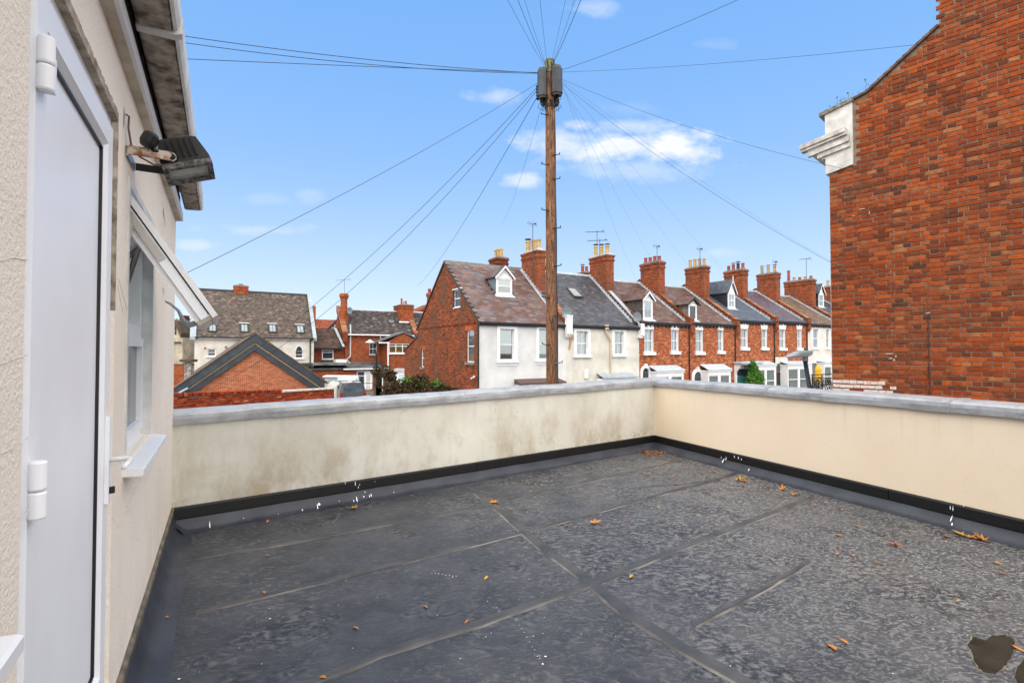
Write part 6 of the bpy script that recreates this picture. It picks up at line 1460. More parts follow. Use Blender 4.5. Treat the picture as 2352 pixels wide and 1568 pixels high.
def cream_doorway():
    h, fr = h4[0], h4[1]; a = fr.hit(1779, 820); b = fr.hit(1808, 820); w = b.x-a.x
    m = MB(); m.box(a.x, b.x, -.05, 0, a.z-.5, a.z); m.box(a.x, a.x+.12, -.05, 0, 0, a.z-.501); m.box(b.x-.35, b.x, -.05, 0, 0, a.z-.501); s = m.build('door_surround', STUCCOC, h)
    box('front_door', smat('black_front_door', (.015, .016, .02), .4), s, a.x+.121, b.x-.351, -.02, 0, .1, a.z-1.15); box('fanlight', DGLASS, s, a.x+.121, b.x-.351, -.02, 0, a.z-1.05, a.z-.501)
    h, fr = h5[0], h5[1]; a = fr.hit(1864, 833); b = fr.hit(1886, 833)
    m = MB(); m.box(a.x, b.x+.0, -.03, 0, a.z-.02, a.z+.1); s = m.build('door_surround', WHITE, h); box('front_door', smat('grey_front_door', (.12, .13, .14), .5), s, a.x+.1, b.x-.5, -.01, 0, .1, a.z-.02)
cream_doorway()
def creeper():
    fr = h3[1]; c = fr.hit(1733, 862, (0, 1, 0), (0, -.7, 0)); base = fr.w((c.x, -.7, 0)); t = root('climbing_shrub', 'bright green leafy shrub between the white doorway and bay of the blue-slated house', 'shrub', base, fr.r)
    rr0 = random.Random(2)
    cl = [((x_, y_, c.z+z_), s_) for x_, y_, z_, s_ in ((-.35, 0, -.5, .55), (.35, 0, -.55, .55), (0, -.1, -.2, .5), (-.25, 0, .15, .38), (.3, 0, .05, .42), (-.15, .1, .5, .32), (-.25, 0, .85, .24), (.5, -.1, -.25, .38), (.15, 0, .4, .28), (-.1, 0, .75, .2), (-.55, 0, -.1, .25), (0, 0, -1.0, .6))]
    def f(rr):
        q, s = rr.choice(cl); return ell(q, (s, s*.7, s), .45)(rr)
    leafcloud('foliage', f, 5200, .085, GREEN, t, 3)
    MB().tube([(0, 0, 0), (.05, 0, c.z*.5), (-.1, 0, c.z)], [.05, .03, .015], 6).build('stem', BARK, t)
creeper()
# ------------------------------------------------------------------ street lamp, railing
def streetlamp():
    Y = 13.8; b = at(1858, 880, Y); t = at(1849, 828, Y); r = root('street_lamp', 'grey flat-headed street lamp on a dark leaning post, in front of the terrace', 'street lamp', (b.x, Y, GZ))
    k = (t.x-b.x)/(t.z-b.z); z1 = t.z-GZ
    X = lambda z: (z-(b.z-GZ))*k
    PM = smat('navy_lamp_post', (.022, .028, .045), .45); HG = smat('lamp_grey', (.36, .40, .40), .4, vs=3, bst=.05)
    MB().tube([(X(z), 0, z) for z in (0, z1*.5, z1)], [.075, .062, .055], 14).build('lamp_post', PM, r, smooth=True)
    MB().tube([(X(z1), 0, z1-.01), (X(z1)-.01, 0, z1+.12), (X(z1)-.02, 0, z1+.20)], [.062, .06, .04], 12).build('lamp_collar', HG, r, smooth=True)
    p = lambda u, v: (at(u, v, Y).x-b.x, at(u, v, Y).z-GZ)
    top = [p(1805, 819), p(1815, 814), p(1830, 806.5), p(1845, 804), p(1862, 804.5), p(1862, 812), p(1857, 817), p(1848, 819.5), p(1828, 820), p(1806, 820.5)]
    m = MB(); n = len(top); vs = []; 
    for y, s in ((-.16, .55), (-.13, .92), (0, 1.0), (.13, .92), (.16, .55)):
        cx = sum(q[0] for q in top)/n; cz = sum(q[1] for q in top)/n-.01
        vs += [(cx+(x-cx)*(s if abs(y) > .14 else 1-.06*abs(y)/.13), y, cz+(z-cz)*s) for x, z in top]
    fs = [tuple(range(n)), tuple(4*n+i for i in range(n-1, -1, -1))]
    for j in range(4): fs += [(j*n+i, j*n+(i+1) % n, (j+1)*n+(i+1) % n, (j+1)*n+i) for i in range(n)]
    m.add(vs, fs); hd = m.build('lamp_head', HG, r)
    a, c = p(1812, 821), p(1838, 822.5); MB().box(a[0], c[0], -.10, .10, c[1]-.002, c[1]+.018).build('led_panel', smat('led_lens', (.5, .52, .5), .2), hd)
    q = p(1849, 802.5); MB().lathe((q[0], 0, q[1]-.02), [(.03, 0), (.035, .02), (.035, .045), (.02, .06)], 10).build('light_sensor', smat('sensor_teal', (.05, .14, .14), .4), hd)
streetlamp()
def railing():
    Y = 17.5; u0, u1 = 1866, 1925; a = at(u0, 870, Y); b = at(u1, 870, Y-.5); rot = math.atan2(b.y-a.y, b.x-a.x); L = (b-a).length
    zt0 = at(u0, 861, Y).z-GZ; zt1 = at(1910, 857.5, Y).z-GZ; zt = at(u0, 862.5, Y).z-GZ
    r = root('balcony_railing', 'black cast metal railing panel of openwork leaf pattern beside the brick gable', 'railing', (a.x, a.y, GZ), rot)
    BM = smat('bronze_black_metal', (.022, .016, .012), .45, c2=(.05, .035, .025), vs=7)
    m = MB(); m.tube([(-.05, 0, zt0), (L, 0, zt0+.0+ (zt1-zt0)*1.2)], .02, 6); m.tube([(-.05, 0, zt-.06), (L, 0, zt-.05)], .02, 6); m.tube([(0, 0, zt-1.1), (L, 0, zt-1.1)], .02, 6)
    for x in (0, L*.38, L*.78, L): m.tube([(x, 0, zt-3.4 if False else zt-1.3), (x, 0, zt+.05)], .02, 6)
    m.build('rail_frame', BM, r)
    rr = random.Random(3); m = MB(); pts = []
    for i in range(14):
        for j in range(11): pts.append((L*(i+.5)/14+rr.uniform(-.02, .02), zt-.1-1.0*(j+.5)/11+rr.uniform(-.02, .02)))
    for (x, z) in pts:
        rx, rz = rr.uniform(.035, .055), rr.uniform(.03, .055); a0 = rr.uniform(0, 3)
        ring = []
        for k in range(11): t = 2*math.pi*k/10; ring.append((x+rx*math.cos(t)*math.cos(a0)-rz*math.sin(t)*math.sin(a0), .0, z+rx*math.cos(t)*math.sin(a0)+rz*math.sin(t)*math.cos(a0)))
        m.tube(ring, .010, 4, cap=False)
    m.build('openwork_panel', BM, r)
    # balcony slab it stands on
    s = MB().box(-.1, L+1, -.05, 2.0, zt-1.45, zt-1.3).build('balcony_slab', STUCCOW, r); MB().box(0, L+1, .3, 1.8, -.0, zt-1.451).build('balcony_base', BR_MID, r)
    yb = root('folded_yellow_parasol', 'small folded yellow parasol standing behind the openwork railing', 'parasol', (at(1879, 850, 30).x, 30, GZ))
    zz = at(1879, 838, 30).z-GZ; MB().lathe((0, 0, zz-1.0), [(.16, 0), (.20, .1), (.17, .5), (.17, .75), (.10, .95), (.03, 1.0)], 10).build('canopy', smat('yellow_cloth', (.62, .36, .02), .8), yb); MB().tube([(0, 0, 0), (0, 0, zz-1.0)], .03, 6).build('pole', DARKMETAL, yb)
railing()
# ------------------------------------------------------------------ garage with dark bargeboards
def garage():
    Y0 = 33.0; a = at(402, 890, Y0); fr = Frame((a.x, a.y, GZ), TF.r); H = fr.hit
    g = root('brick_outbuilding', 'low brick building whose gable has two tiers of dark grey bargeboards', 'outbuilding', fr.o, fr.r)
    ap = H(585, 768); lf = H(404, 891); rt = H(768, 893); W = rt.x; xm = ap.x
    BG = smat('slate_grey_board', (.030, .040, .055), .5, c2=(.045, .058, .075), vs=2, bst=.1)
    BAT = smat('bare_timber_batten', (.42, .32, .17), .8, vs=8, bst=.3)
    zl = lf.z; k1 = (ap.z-lf.z)/(xm-lf.x); k2 = (ap.z-rt.z)/(rt.x-xm)
    top = lambda x: ap.z-(xm-x)*k1 if x < xm else ap.z-(x-xm)*k2
    # brick face
    m = MB(); m.prism([(.25, 0), (W-.25, 0), (W-.25, top(W-.25)-.35), (xm, ap.z-.3), (.25, top(.25)-.35)], 'y', .012, 14); m.build('mortar', MORTARN, g)
    zb = H(585, 905).z-.4
    brickwork(g, fr, .27, W-.27, zb, ap.z-.3, lambda x, z: z < top(x)-.45, BRK_N, 260, seed=11, BL=.245, BH=.068, joint=.02, bond='stretcher', D=.03, visible=lambda u, v: v < 893)
    m = MB(); m.prism([(.24, 0), (W-.24, 0), (W-.24, zb), (.24, zb)], 'y', -.005, .011); m.build('wall_foot', BR_MID, g)
    def board(v0, v1, y0, y1, mat, name, cutL=0, cutR=0):
        """offsets below the roof line, metres"""
        for s in (0, 1):
            xa, xb = (lf.x-.25+cutL, xm) if s == 0 else (xm, rt.x+.25-cutR)
            t = lambda x: top(x)
            m = MB(); m.prism([(xa, t(xa)-v0), (xb, t(xb)-v0), (xb, t(xb)-v1), (xa, t(xa)-v1)], 'y', y0, y1); m.build(name, mat, g)
    board(.00, .55, -.38, -.34, BG, 'bargeboard', 0, 1.1); board(.06, .50, -.34, -.33, BG, 'bargeboard') if False else None
    board(.60, .68, -.30, -.20, BAT, 'timber_batten', .4, .1)
    board(.64, 1.12, -.24, -.20, BG, 'lower_bargeboard', .5, -.15)
    m = MB()
    for s in (0, 1):
        xa, xb = (lf.x-.3, xm) if s == 0 else (xm, rt.x+.3-.9)
        m.prism([(xa, top(xa)+.0), (xb, top(xb)+.0), (xb, top(xb)+.10), (xa, top(xa)+.10)], 'y', -.40, 14)
    rf = m.build('roof', smat('brown_tile_roof', (.10, .075, .06), .9, bst=.5), g)
    rr = random.Random(4)
    VTM = smat('verge_tile_brown', (.13, .09, .065), .9, c2=(.22, .16, .11), vs=7, bst=.4)
    for i in range(34):
        x = lf.x-.2+(rt.x-lf.x-.3)*i/34
        if abs(x-xm) < .1: continue
        m = MB(); w = .30; dz = lambda q: top(min(max(q, lf.x-.3), rt.x)); m.prism([(x, dz(x)+.08), (x+w, dz(x+w)+.08), (x+w, dz(x+w)+.12+rr.uniform(0, .03)), (x, dz(x)+.13+rr.uniform(0, .03))], 'y', -.46, .1); m.build('verge_tile', VTM, rf)
    m = MB(); m.prism([(xm-.15, ap.z+.08), (xm+.15, ap.z+.08), (xm, ap.z+.22)], 'y', -.45, 14); m.build('ridge_tile', VTM, rf)
    e = H(408, 895); m = MB(); m.box(e.x-.1, e.x+.45, -.35, -.1, e.z-.55, e.z-.25); m.tube([(e.x+.1, -.3, e.z-.2), (e.x+.6, -.3, e.z+.1)], .12, 8); m.build('gutter_outlet', GREYMETAL, g)
garage()
def old_walls():
    a = at(398, 903, 18.0); b = at(640, 894.5, 23.0); rot = math.atan2(b.y-a.y, b.x-a.x); fr = Frame((a.x, a.y, GZ), rot); L = math.hypot(b.x-a.x, b.y-a.y)
    w = root('garden_wall', 'old red brick garden wall topped with a row of bricks on edge, patched and uneven', 'wall', fr.o, rot)
    za, zb = a.z-GZ, b.z-GZ; X0 = -3
    tz = lambda x: za+(zb-za)*x/L
    m = MB(); m.prism([(X0, 0), (L+.2, 0), (L+.2, tz(L)-.12), (X0, tz(X0)-.12)], 'y', .012, .3); m.build('mortar', MORTAR, w)
    brickwork(w, fr, -.3, L+.2, tz(L)-1.25, max(za, zb), lambda x, z: z < tz(x)-.16, BRK_O, 280, seed=3, BL=.23, BH=.068, joint=.012, visible=lambda u, v: v < 945, rough=.008, wob=.012)
    m = MB(); m.box(X0, L+.2, -.006, .011, 0, min(za, zb)-1.26); m.build('wall_foot', BR_DARK, w)
    rr = random.Random(2); x = -.3; n = 0; vs = []
    while x < L+.18:
        h = rr.uniform(.095, .12); t = rr.uniform(-.02, .02); m = MB(); m.box(x, x+.066, -.05+t, .30, tz(x)-.115, tz(x)-.115+h); m.build('coping_brick', BRK_O, w); x += .079
    m = MB(); m.box(-.3, L+.2, -.035, .011, 0, .001); 
    fr2a = at(636, 897, 27.5); fr2b = at(768, 889.5, 30.5); r2 = math.atan2(fr2b.y-fr2a.y, fr2b.x-fr2a.x); f2 = Frame((fr2a.x, fr2a.y, GZ), r2); L2 = math.hypot(fr2b.x-fr2a.x, fr2b.y-fr2a.y)
    w2 = root('garden_wall', 'shorter red brick wall with pale stone copings next to the grey van', 'wall', f2.o, r2); z0, z1 = fr2a.z-GZ, fr2b.z-GZ; tz2 = lambda x: z0+(z1-z0)*x/L2
    m = MB(); m.prism([(0, 0), (L2, 0), (L2, z1-.1), (0, z0-.1)], 'y', .012, .3); m.build('mortar', MORTAR, w2)
    brickwork(w2, f2, 0.0, L2, min(z0, z1)-1.1, max(z0, z1), lambda x, z: z < tz2(x)-.14 and x < L2-.05, BRK_O, 160, seed=9, BL=.23, BH=.068, joint=.014, visible=lambda u, v: v < 930)
    CP = smat('pale_coping_stone', (.55, .50, .45), .9, c2=(.75, .72, .68), vs=6, bst=.5); n = 7
    for i in range(n): x = -.06+(L2+.1)*i/n; MB().prism([(x, tz2(x)-.10), (x+(L2+.1)/n-.012, tz2(x)-.10), (x+(L2+.1)/n-.012, tz2(x)-.02+.0), (x, tz2(x)-.01)], 'y', -.07, .36).build('coping_stone', CP, w2)
old_walls()
# ------------------------------------------------------------------ cream building with grey tiled roof
def cream_building():
    Y0 = 45; a = at(447, 770, Y0); fr = Frame((a.x, a.y, GZ), TF.r); H = fr.hit
    b = root('cream_building', 'cream painted building with large weathered tile roof and four rooflights', 'building', fr.o, fr.r)
    W = H(721, 770).x; ze = H(585, 770).z; 
    # ridge depth from a 50 degree pitch: solve along the pixel ray
    k = 1.25
    rp = fr.hit(590, 671, (0, -k, 1), (0, 0, ze)); D2 = rp.y; zr = rp.z
    zf = lambda y: ze+k*y
    hs = []
    for r in ((476.5, 495.5, 801, 817.5), (678, 696, 806, 822)):
        p, q = H(r[0], r[2]), H(r[1], r[3]); hs.append((p.x, q.x, q.z, p.z))
    m = MB(); wall_holes(m, 0, W, 0, ze, 0, .3, hs, .12)
    m.add([(0, 0, 0), (0, D2*2, 0), (0, D2*2, ze), (0, 0, ze)], [(3, 2, 1, 0)]); m.add([(W, 0, 0), (W, D2*2, 0), (W, D2*2, ze), (W, 0, ze)], [(0, 1, 2, 3)]); m.add([(0, D2*2, 0), (W, D2*2, 0), (W, D2*2, ze), (0, D2*2, ze)], [(3, 2, 1, 0)])
    m.add([(0, 0, ze), (0, D2, zr), (0, D2*2, ze)], [(0, 1, 2)]); m.add([(W, 0, ze), (W, D2, zr), (W, D2*2, ze)], [(2, 1, 0)]); m.build('wall', STUCCOB, b, recalc=False)
    m = MB(); m.prism([(-.25, zf(-.25)-.08), (D2, zr-.08), (2*D2+.25, zf(-.25)-.08), (2*D2+.25, zf(-.25)), (D2, zr), (-.25, zf(-.25))], 'x', .10, W-.10); rf = m.build('roof', smat('tile_underlay', (.05, .045, .04), .9), b)
    TM = piecemat('weathered_plain_tile', [(0, (.08, .075, .07)), (.3, (.13, .12, .105)), (.6, (.17, .15, .13)), (.8, (.20, .15, .12)), (.94, (.24, .21, .18)), (1, (.34, .28, .22))], .85, .3, 3, .4, .25, big=(.5, (.08, .08, .055), .5, .8, .35))
    sk = []
    for cx, cy in ((489, 753), (561, 754), (625.5, 754.5), (688.5, 755.5)):
        pass
    slates(rf, fr, .12, W-.12, -.25, zf(-.25), D2-.05, zf(D2-.05), .24, .17, TM, 0, seed=5, name='roof_tile', th=.012, jit=.01)
    for i, us in enumerate((((479, 743), (500, 743), (498, 763), (476, 763)), ((551, 744), (572, 744), (571, 764), (550.5, 764)), ((615.5, 745), (636, 745), (636, 764.5), (616, 764.5)), ((678.5, 747), (699, 747), (700, 766), (680.5, 766)))):
        rooflight(rf, fr, us, zf, k, frame=BLACK, glass=SKYGL, bars=1, hood=WHITE, w=.13)
    m = MB(); m.prism([(D2-.12, zr-.06), (D2, zr+.10), (D2+.12, zr-.06)], 'x', 0, W); m.build('ridge_tiles', BLACK, rf)
    # metal clad raised verges
    for x0, x1 in ((-.35, .12), (W-.12, W+.22)):
        m = MB(); m.prism([(-.3, zf(-.3)-.1), (-.3, zf(-.3)+.2), (D2, zr+.22), (2*D2, ze+.2), (2*D2, ze-.1), (D2, zr-.1)], 'x', x0, x1); m.build('verge_cladding', smat('clad_%d' % int(x0*10+99), (.30, .35, .39), .45, metal=.3, vs=3), b)
    m = MB(); m.box(.05, W-.02, -.42, -.28, ze-.30, ze-.20); m.build('gutter', GUTB, b); m = MB(); m.box(.25, W-.4, -.27, -.001, ze-.40, ze-.25); m.build('fascia', WHITE, b)
    for hh in hs[:1]: window(b, *hh, .08, 'sash', WHITE, .07, None, True)
    hh = hs[1]; wn = window(b, *hh, .08, 'sash', WHITE, .07, None, True)
    xc = (hh[0]+hh[1])/2; r_ = (hh[1]-hh[0])/2; m = MB(); n = 10
    arc = [(xc+r_*1.0*math.cos(math.pi*i/n), hh[3]+r_*1.6*math.sin(math.pi*i/n)*(1 if True else 1)) for i in range(n+1)]
    m.prism(arc, 'y', -.01, .05); ar = m.build('arched_head', WHITE, wn); arc2 = [(xc+(x-xc)*.78, hh[3]+(z-hh[3])*.8) for x, z in arc]; m = MB(); m.prism(arc2, 'y', -.02, -.0101); m.build('pane', DGLASS, ar)
    for (u, v) in ((457, 808), (509.5, 808)): pass
    m = MB(); p = H(716, 800); m.tube([(W-.35, -.1, ze-.3), (W-.35, -.1, 0)], .06, 6); m.build('downpipe', GUTB, b)
    for (u, v, s) in ((519, 797, .10), (535, 797, .10), (471, 799, .08), (513, 776, .05)):
        p = H(u, v); m = MB(); m.tube([(p.x, -.12, p.z), (p.x, .02, p.z)], s, 8); m.build('wall_vent', smat('vent_%d' % u, (.16, .09, .06), .8), b)
    chimney(b, H(558, 664).x, 1.3, D2-.3, D2+.3, zr-.3, zr+.55, [(.15, POT_R, 0)], potr=.2, mat=BR_MID, corbel=.03)
cream_building()
# ------------------------------------------------------------------ red brick yard buildings
def yard_buildings():
    Y0 = 54.0; a = at(792, 800, Y0); fr = Frame((a.x, a.y, GZ), TF.r); H = fr.hit
    b = root('brick_house', 'red brick house with mossy slates, white gutters and one small rooflight, behind the van', 'house', fr.o, fr.r)
    W = H(960, 800).x+2.5; ze = H(860, 765).z; k = .95
    rp = fr.hit(868, 713, (0, -k, 1), (0, 0, ze)); D2, zr = rp.y, rp.z; zf = lambda y: ze+k*y
    hs = []
    for r in ((848, 866, 787, 814.5), (880, 884, 787, 810)):
        p, q = H(r[0], r[2]), H(r[1], r[3]); hs.append((p.x, q.x, q.z, p.z))
    m = MB(); wall_holes(m, 0, W, 0, ze, 0, .3, hs, .12); m.add([(0, 0, 0), (0, D2*2, 0), (0, D2*2, ze), (0, 0, ze)], [(3, 2, 1, 0)]); m.add([(0, 0, ze), (0, D2, zr), (0, D2*2, ze)], [(0, 1, 2)])
    m.add([(W, 0, 0), (W, D2*2, 0), (W, D2*2, ze), (W, 0, ze)], [(0, 1, 2, 3)]); m.add([(W, 0, ze), (W, D2, zr), (W, D2*2, ze)], [(2, 1, 0)]); m.add([(0, D2*2, 0), (W, D2*2, 0), (W, D2*2, ze), (0, D2*2, ze)], [(3, 2, 1, 0)])
    m.build('wall', BR_MID, b, recalc=False)
    for hh in hs: window(b, *hh, .08, 'sash', WHITE, .08, None, True, cols=2 if hh is hs[0] else 1, sillmat=SILLG)
    xr = fr.hit(945, 713, (0, -k, 1), (0, 0, ze)).x
    rx1 = fr.hit(952, 760, (0, -k, 1), (0, 0, ze)).x
    m = MB(); m.prism([(-.2, zf(-.2)-.08), (D2, zr-.08), (2*D2+.2, zf(-.2)-.08), (2*D2+.2, zf(-.2)), (D2, zr), (-.2, zf(-.2))], 'x', .1, W-.01); rf = m.build('roof', DARKIN, b)
    TM = piecemat('mossy_dark_slate', [(0, (.045, .042, .042)), (.5, (.085, .078, .075)), (.90, (.13, .12, .11)), (.97, (.20, .185, .16)), (1, (.30, .28, .24))], .8, .3, 3, .4, .25)
    slates(rf, fr, .1, W, -.2, zf(-.2), D2-.05, zf(D2-.05), .30, .26, TM, 0, seed=8, name='slate', th=.012)
    rooflight(rf, fr, ((889, 734), (905, 734), (908, 743), (893, 743)), zf, k, frame=BLACK, glass=DGLASS)
    m = MB(); m.prism([(D2-.14, zr-.08), (D2, zr+.08), (D2+.14, zr-.08)], 'x', 0, W); m.build('ridge_tiles', LEADM, rf)
    def pk(x, name, u, v, side=1):
        party(b, x, .5, -.35, D2, zf, .35, tiles=TILE_O, brick=BR_DARK, kneel=True)
    pk(-.05, '', 0, 0); pk(rx1, '', 0, 0)
    # side gable (left of the party wall) with rising verge
    m = MB(); gz = ze-.25; x1 = H(925, 770).x
    m.prism([(-.45, gz+.10), (-.27, gz+.10), (-.27, gz-.03), (-.45, gz-.03)], 'x', -.1, rx1-.3); m.build('gutter', WHITE, b)
    for (pu, z1_) in ((805, 1.0), (874, 0)):
        p = H(pu, 770, (0, 1, 0), (0, -.1, 0)); m = MB(); zb = H(pu, 818).z if pu == 805 else H(pu, 787).z
        m.tube([(p.x, -.12, ze+(.9 if pu == 805 else -.2)), (p.x, -.12, zb)], .075, 8)
        if pu == 805: q = H(792, 826); m.tube([(p.x, -.12, zb), (q.x+.1, -.3, q.z), (p.x, -.5, q.z-.5), (p.x+.0, -.5, 0)], .075, 8)
        m.build('downpipe', smat('pale_pipe_%d' % pu, (.50, .52, .54), .5), b)
    # octagonal clustered chimney
    p = fr.hit(790, 712, (0, 1, 0), (0, D2*.55, 0)); zt = fr.hit(790, 674, (0, 1, 0), (0, D2*.55, 0)).z
    m = MB(); m.lathe((p.x, D2*.55, p.z-1.5), [(.52, 0), (.52, 1.4), (.38, 1.5), (.36, (zt-p.z)+1.5-.65), (.44, (zt-p.z)+1.5-.5), (.52, (zt-p.z)+1.5-.38), (.52, (zt-p.z)+1.5-.15), (.42, (zt-p.z)+1.5)], 8); m.build('chimney', BR_MID, b)
    satdish(fr, p.x+.45, D2*.3, fr.hit(797, 713, (0, 1, 0), (0, D2*.3, 0)).z, .4, 20, 'grey satellite dish at the foot of the octagonal brick chimney')
    aerial(fr, p.x, D2*.5, zt-1, 2.6, 'long', 'aerial above the octagonal brick chimney')
    p = fr.hit(929, 712, (0, 1, 0), (0, D2*.8, 0)); zt = fr.hit(929, 701, (0, 1, 0), (0, D2*.8, 0)).z
    chimney(b, p.x, 1.6, D2*.5, D2*1.3, ze+1.5, zt, [(.45, POT_R, 0), (.5, POT_Y, 0), (.9, POT_R, 0)], mat=BR_MID, corbel=.09)
    MB().box(p.x-.95, p.x+.4, D2*.5-.06, D2*.5-.01, zf(D2*.5)-.05, zf(D2*.5)+.12).build('white_flashing', WHITE, b)
    # roof continuing right beyond the coping belongs to the next house: same slope, lower courses
    # projecting wing at the right
    wa = fr.hit(889, 800, (0, 1, 0), (0, -2.2, 0)); wb = fr.hit(985, 800, (0, 1, 0), (0, -2.2, 0)); pe = fr.hit(926, 764, (0, 1, 0), (0, -2.2, 0)); el = fr.hit(890, 785, (0, 1, 0), (0, -2.2, 0))
    hw = fr.hit(868.5, 785, (0, 1, 0), (0, -2.2, 0)); pr, qr = fr.hit(894, 788.5, (0, 1, 0), (0, -2.2, 0)), fr.hit(966, 803.5+6, (0, 1, 0), (0, -2.2, 0)); qz = fr.hit(920, 811, (0, 1, 0), (0, -2.2, 0)).z
    xR = fr.hit(940, 800, (0, 1, 0), (0, -2.2, 0)).x
    sym = wb.x; m = MB(); wall_holes(m, wa.x, sym, 0, el.z, -2.2, .3, [(pr.x, xR, qz, pr.z)], .12); m.add([(wa.x, -2.2, 0), (wa.x, 0, 0), (wa.x, 0, el.z), (wa.x, -2.2, el.z)], [(3, 2, 1, 0)])
    m.add([(wa.x, -2.2, el.z), (sym, -2.2, el.z), (pe.x+(sym-pe.x)*.6, -2.2, el.z), (pe.x, -2.2, pe.z)], [(0, 1, 2, 3)]); wg = m.build('rear_wing', BR_MID, b, recalc=False)
    m = MB(); m.prism([(hw.x, hw.z-.05), (pe.x, pe.z), (sym+1, el.z-.7), (sym+1, el.z-.6), (pe.x, pe.z+.14), (hw.x, hw.z+.05)], 'y', -2.35, 0); m.build('wing_roof', smat('grey_felt_roof', (.075, .08, .085), .8, c2=(.14, .15, .16), vs=2), wg)
    window(wg, pr.x, xR, qz, pr.z, -2.15, 'top', WHITE, .09, OCHRE, True, cols=3)
    m = MB(); m.box(hw.x, wa.x+.2, -2.5, -2.36, hw.z-.15, hw.z-.02); m.tube([(wa.x+.05, -2.42, hw.z-.1), (wa.x+.05, -2.42, 0)], .08, 6); m.build('downpipe', WHITE, wg)
    # single storey lean-to with white door and window
    la = fr.hit(792, 846, (0, 1, 0), (0, -2.6, 0)); lb = fr.hit(888, 846, (0, 1, 0), (0, -2.6, 0)); lz = fr.hit(840, 847, (0, 1, 0), (0, -2.6, 0)).z; lt = H(840, 833).z
    def lh(u, v): return fr.hit(u, v, (0, 1, 0), (0, -2.6, 0))
    w1, w2, d2 = lh(819.5, 852), lh(837.5, 880), lh(855.5, 894)
    m = MB(); wall_holes(m, la.x-5.5, lb.x, 0, lz, -2.6, .3, [(w1.x, d2.x, max(d2.z, .02), w1.z)], .1); m.add([(lb.x, -2.6, 0), (lb.x, 0, 0), (lb.x, 0, lz), (lb.x, -2.6, lz)], [(0, 1, 2, 3)]); ex = m.build('yard_extension', BR_MID, b, recalc=False)
    m = MB(); m.prism([(-2.8, lz-.02), (0, lt), (0, lt+.1), (-2.8, lz+.1)], 'x', la.x-5.6, lb.x+.1); m.build('felt_roof', smat('dark_felt', (.035, .037, .04), .7, c2=(.12, .13, .14), vs=.8), ex)
    m = MB(); m.box(la.x-.2, lb.x+.1, -2.95, -2.81, lz-.05, lz+.08); m.build('gutter', WHITE, ex)
    zt, zb = w1.z, max(d2.z, .02); xm = w2.x; m = MB(); f = .09; y = -2.55
    m.box(w1.x, w1.x+f, y, y+.06, zb, zt); m.box(xm-f/2, xm+f/2, y, y+.06, zb, zt); m.box(d2.x-f, d2.x, y, y+.06, zb, zt); m.box(w1.x+f, xm-f/2, y, y+.06, zt-f, zt); m.box(xm+f/2, d2.x-f, y, y+.06, zt-f, zt); m.box(w1.x+f, xm-f/2, y, y+.06, zt-.55, zt-.47); dw = m.build('door_frame', WHITE, ex)
    box('pane', DGLASS, dw, w1.x+f, xm-f/2, y+.03, y+.04, zt-1.6, zt-f); box('infill_panel', WHITE, dw, w1.x+f, xm-f/2, y+.0, y+.04, zb, zt-1.601)
    d = box('door', PVC, dw, xm+f/2, d2.x-f, y-.0, y+.04, zb, zt-f)
    DP = smat('door_panel_shadow_line', (.55, .57, .60), .5, bst=0); xw = d2.x-f-xm-f/2; x0 = xm+f/2
    for (za_, zb_) in ((.06, .24), (.28, .42), (.46, .94)): MB().box(x0+xw*.18, x0+xw*.82, y-.015, y-.001, zb+(zt-f-zb)*za_, zb+(zt-f-zb)*zb_).build('door_panel', DP, d)
    MB().prism([(x0+xw*.44, zb+(zt-zb)*.50), (x0+xw*.60, zb+(zt-zb)*.50), (x0+xw*.52, zb+(zt-zb)*.60)], 'y', y-.022, y-.0151).build('yellow_notice', smat('notice_yellow', (.65, .45, .03), .6, bst=0), d)
    box('door_lintel', SILLG, ex, w1.x-.1, d2.x+.1, -2.63, -2.58, zt+.02, zt+.14)
    # left low part with brown tile roof
    c = root('brick_annexe', 'low red brick annexe with brown tiled roof and wide white window', 'building', fr.o, fr.r)
    l0 = H(722, 800).x; l1 = -.05; ez = H(760, 832-60).z; ez = H(755, 791).z+.0; kk = 1.05
    ez = H(755, 794).z; rp = fr.hit(755, 755, (0, -kk, 1), (0, 0, ez)); dd, rz = rp.y, rp.z
    ww = [H(739.5, 803), H(766.5, 825)]
    m = MB(); wall_holes(m, l0-1.0, l1, 0, ez, 0, .3, [(ww[0].x, ww[1].x, ww[1].z, ww[0].z)], .12); m.build('wall', BR_DARK, c, recalc=False)
    window(c, ww[0].x, ww[1].x, ww[1].z, ww[0].z, .08, 'top', WHITE, .10, None, True, sillmat=SILLG)
    m = MB(); m.prism([(-.25, ez-.25*kk-.05), (dd, rz-.05), (dd+3, rz-2), (dd+3, rz-1.9), (dd, rz+.03), (-.25, ez-.25*kk+.03)], 'x', l0-1.0, l1-.2); r2 = m.build('roof', DARKIN, c)
    slates(r2, fr, l0-1.0, l1-.2, -.25, ez-.25*kk+.03, dd, rz+.03, .3, .2, piecemat('brown_plain_tile', [(0, (.085, .06, .05)), (.6, (.14, .10, .08)), (1, (.20, .145, .11))], .85, .3, 3), 0, seed=4, name='roof_tile', th=.012)
    m = MB(); m.box(l0-1.0, l1-.1, -.45, -.27, ez-.38, ez-.24); m.build('gutter', GUTB, c)
    m = MB(); p, q = H(788, 754), H(797, 793); m.tube([(l1-.6, dd*.9, rz-.0), (l1-.25, -.1, ez+.3), (l1-.15, -.4, ez-.1)], .14, 6); m.build('metal_valley', ZINC, c)
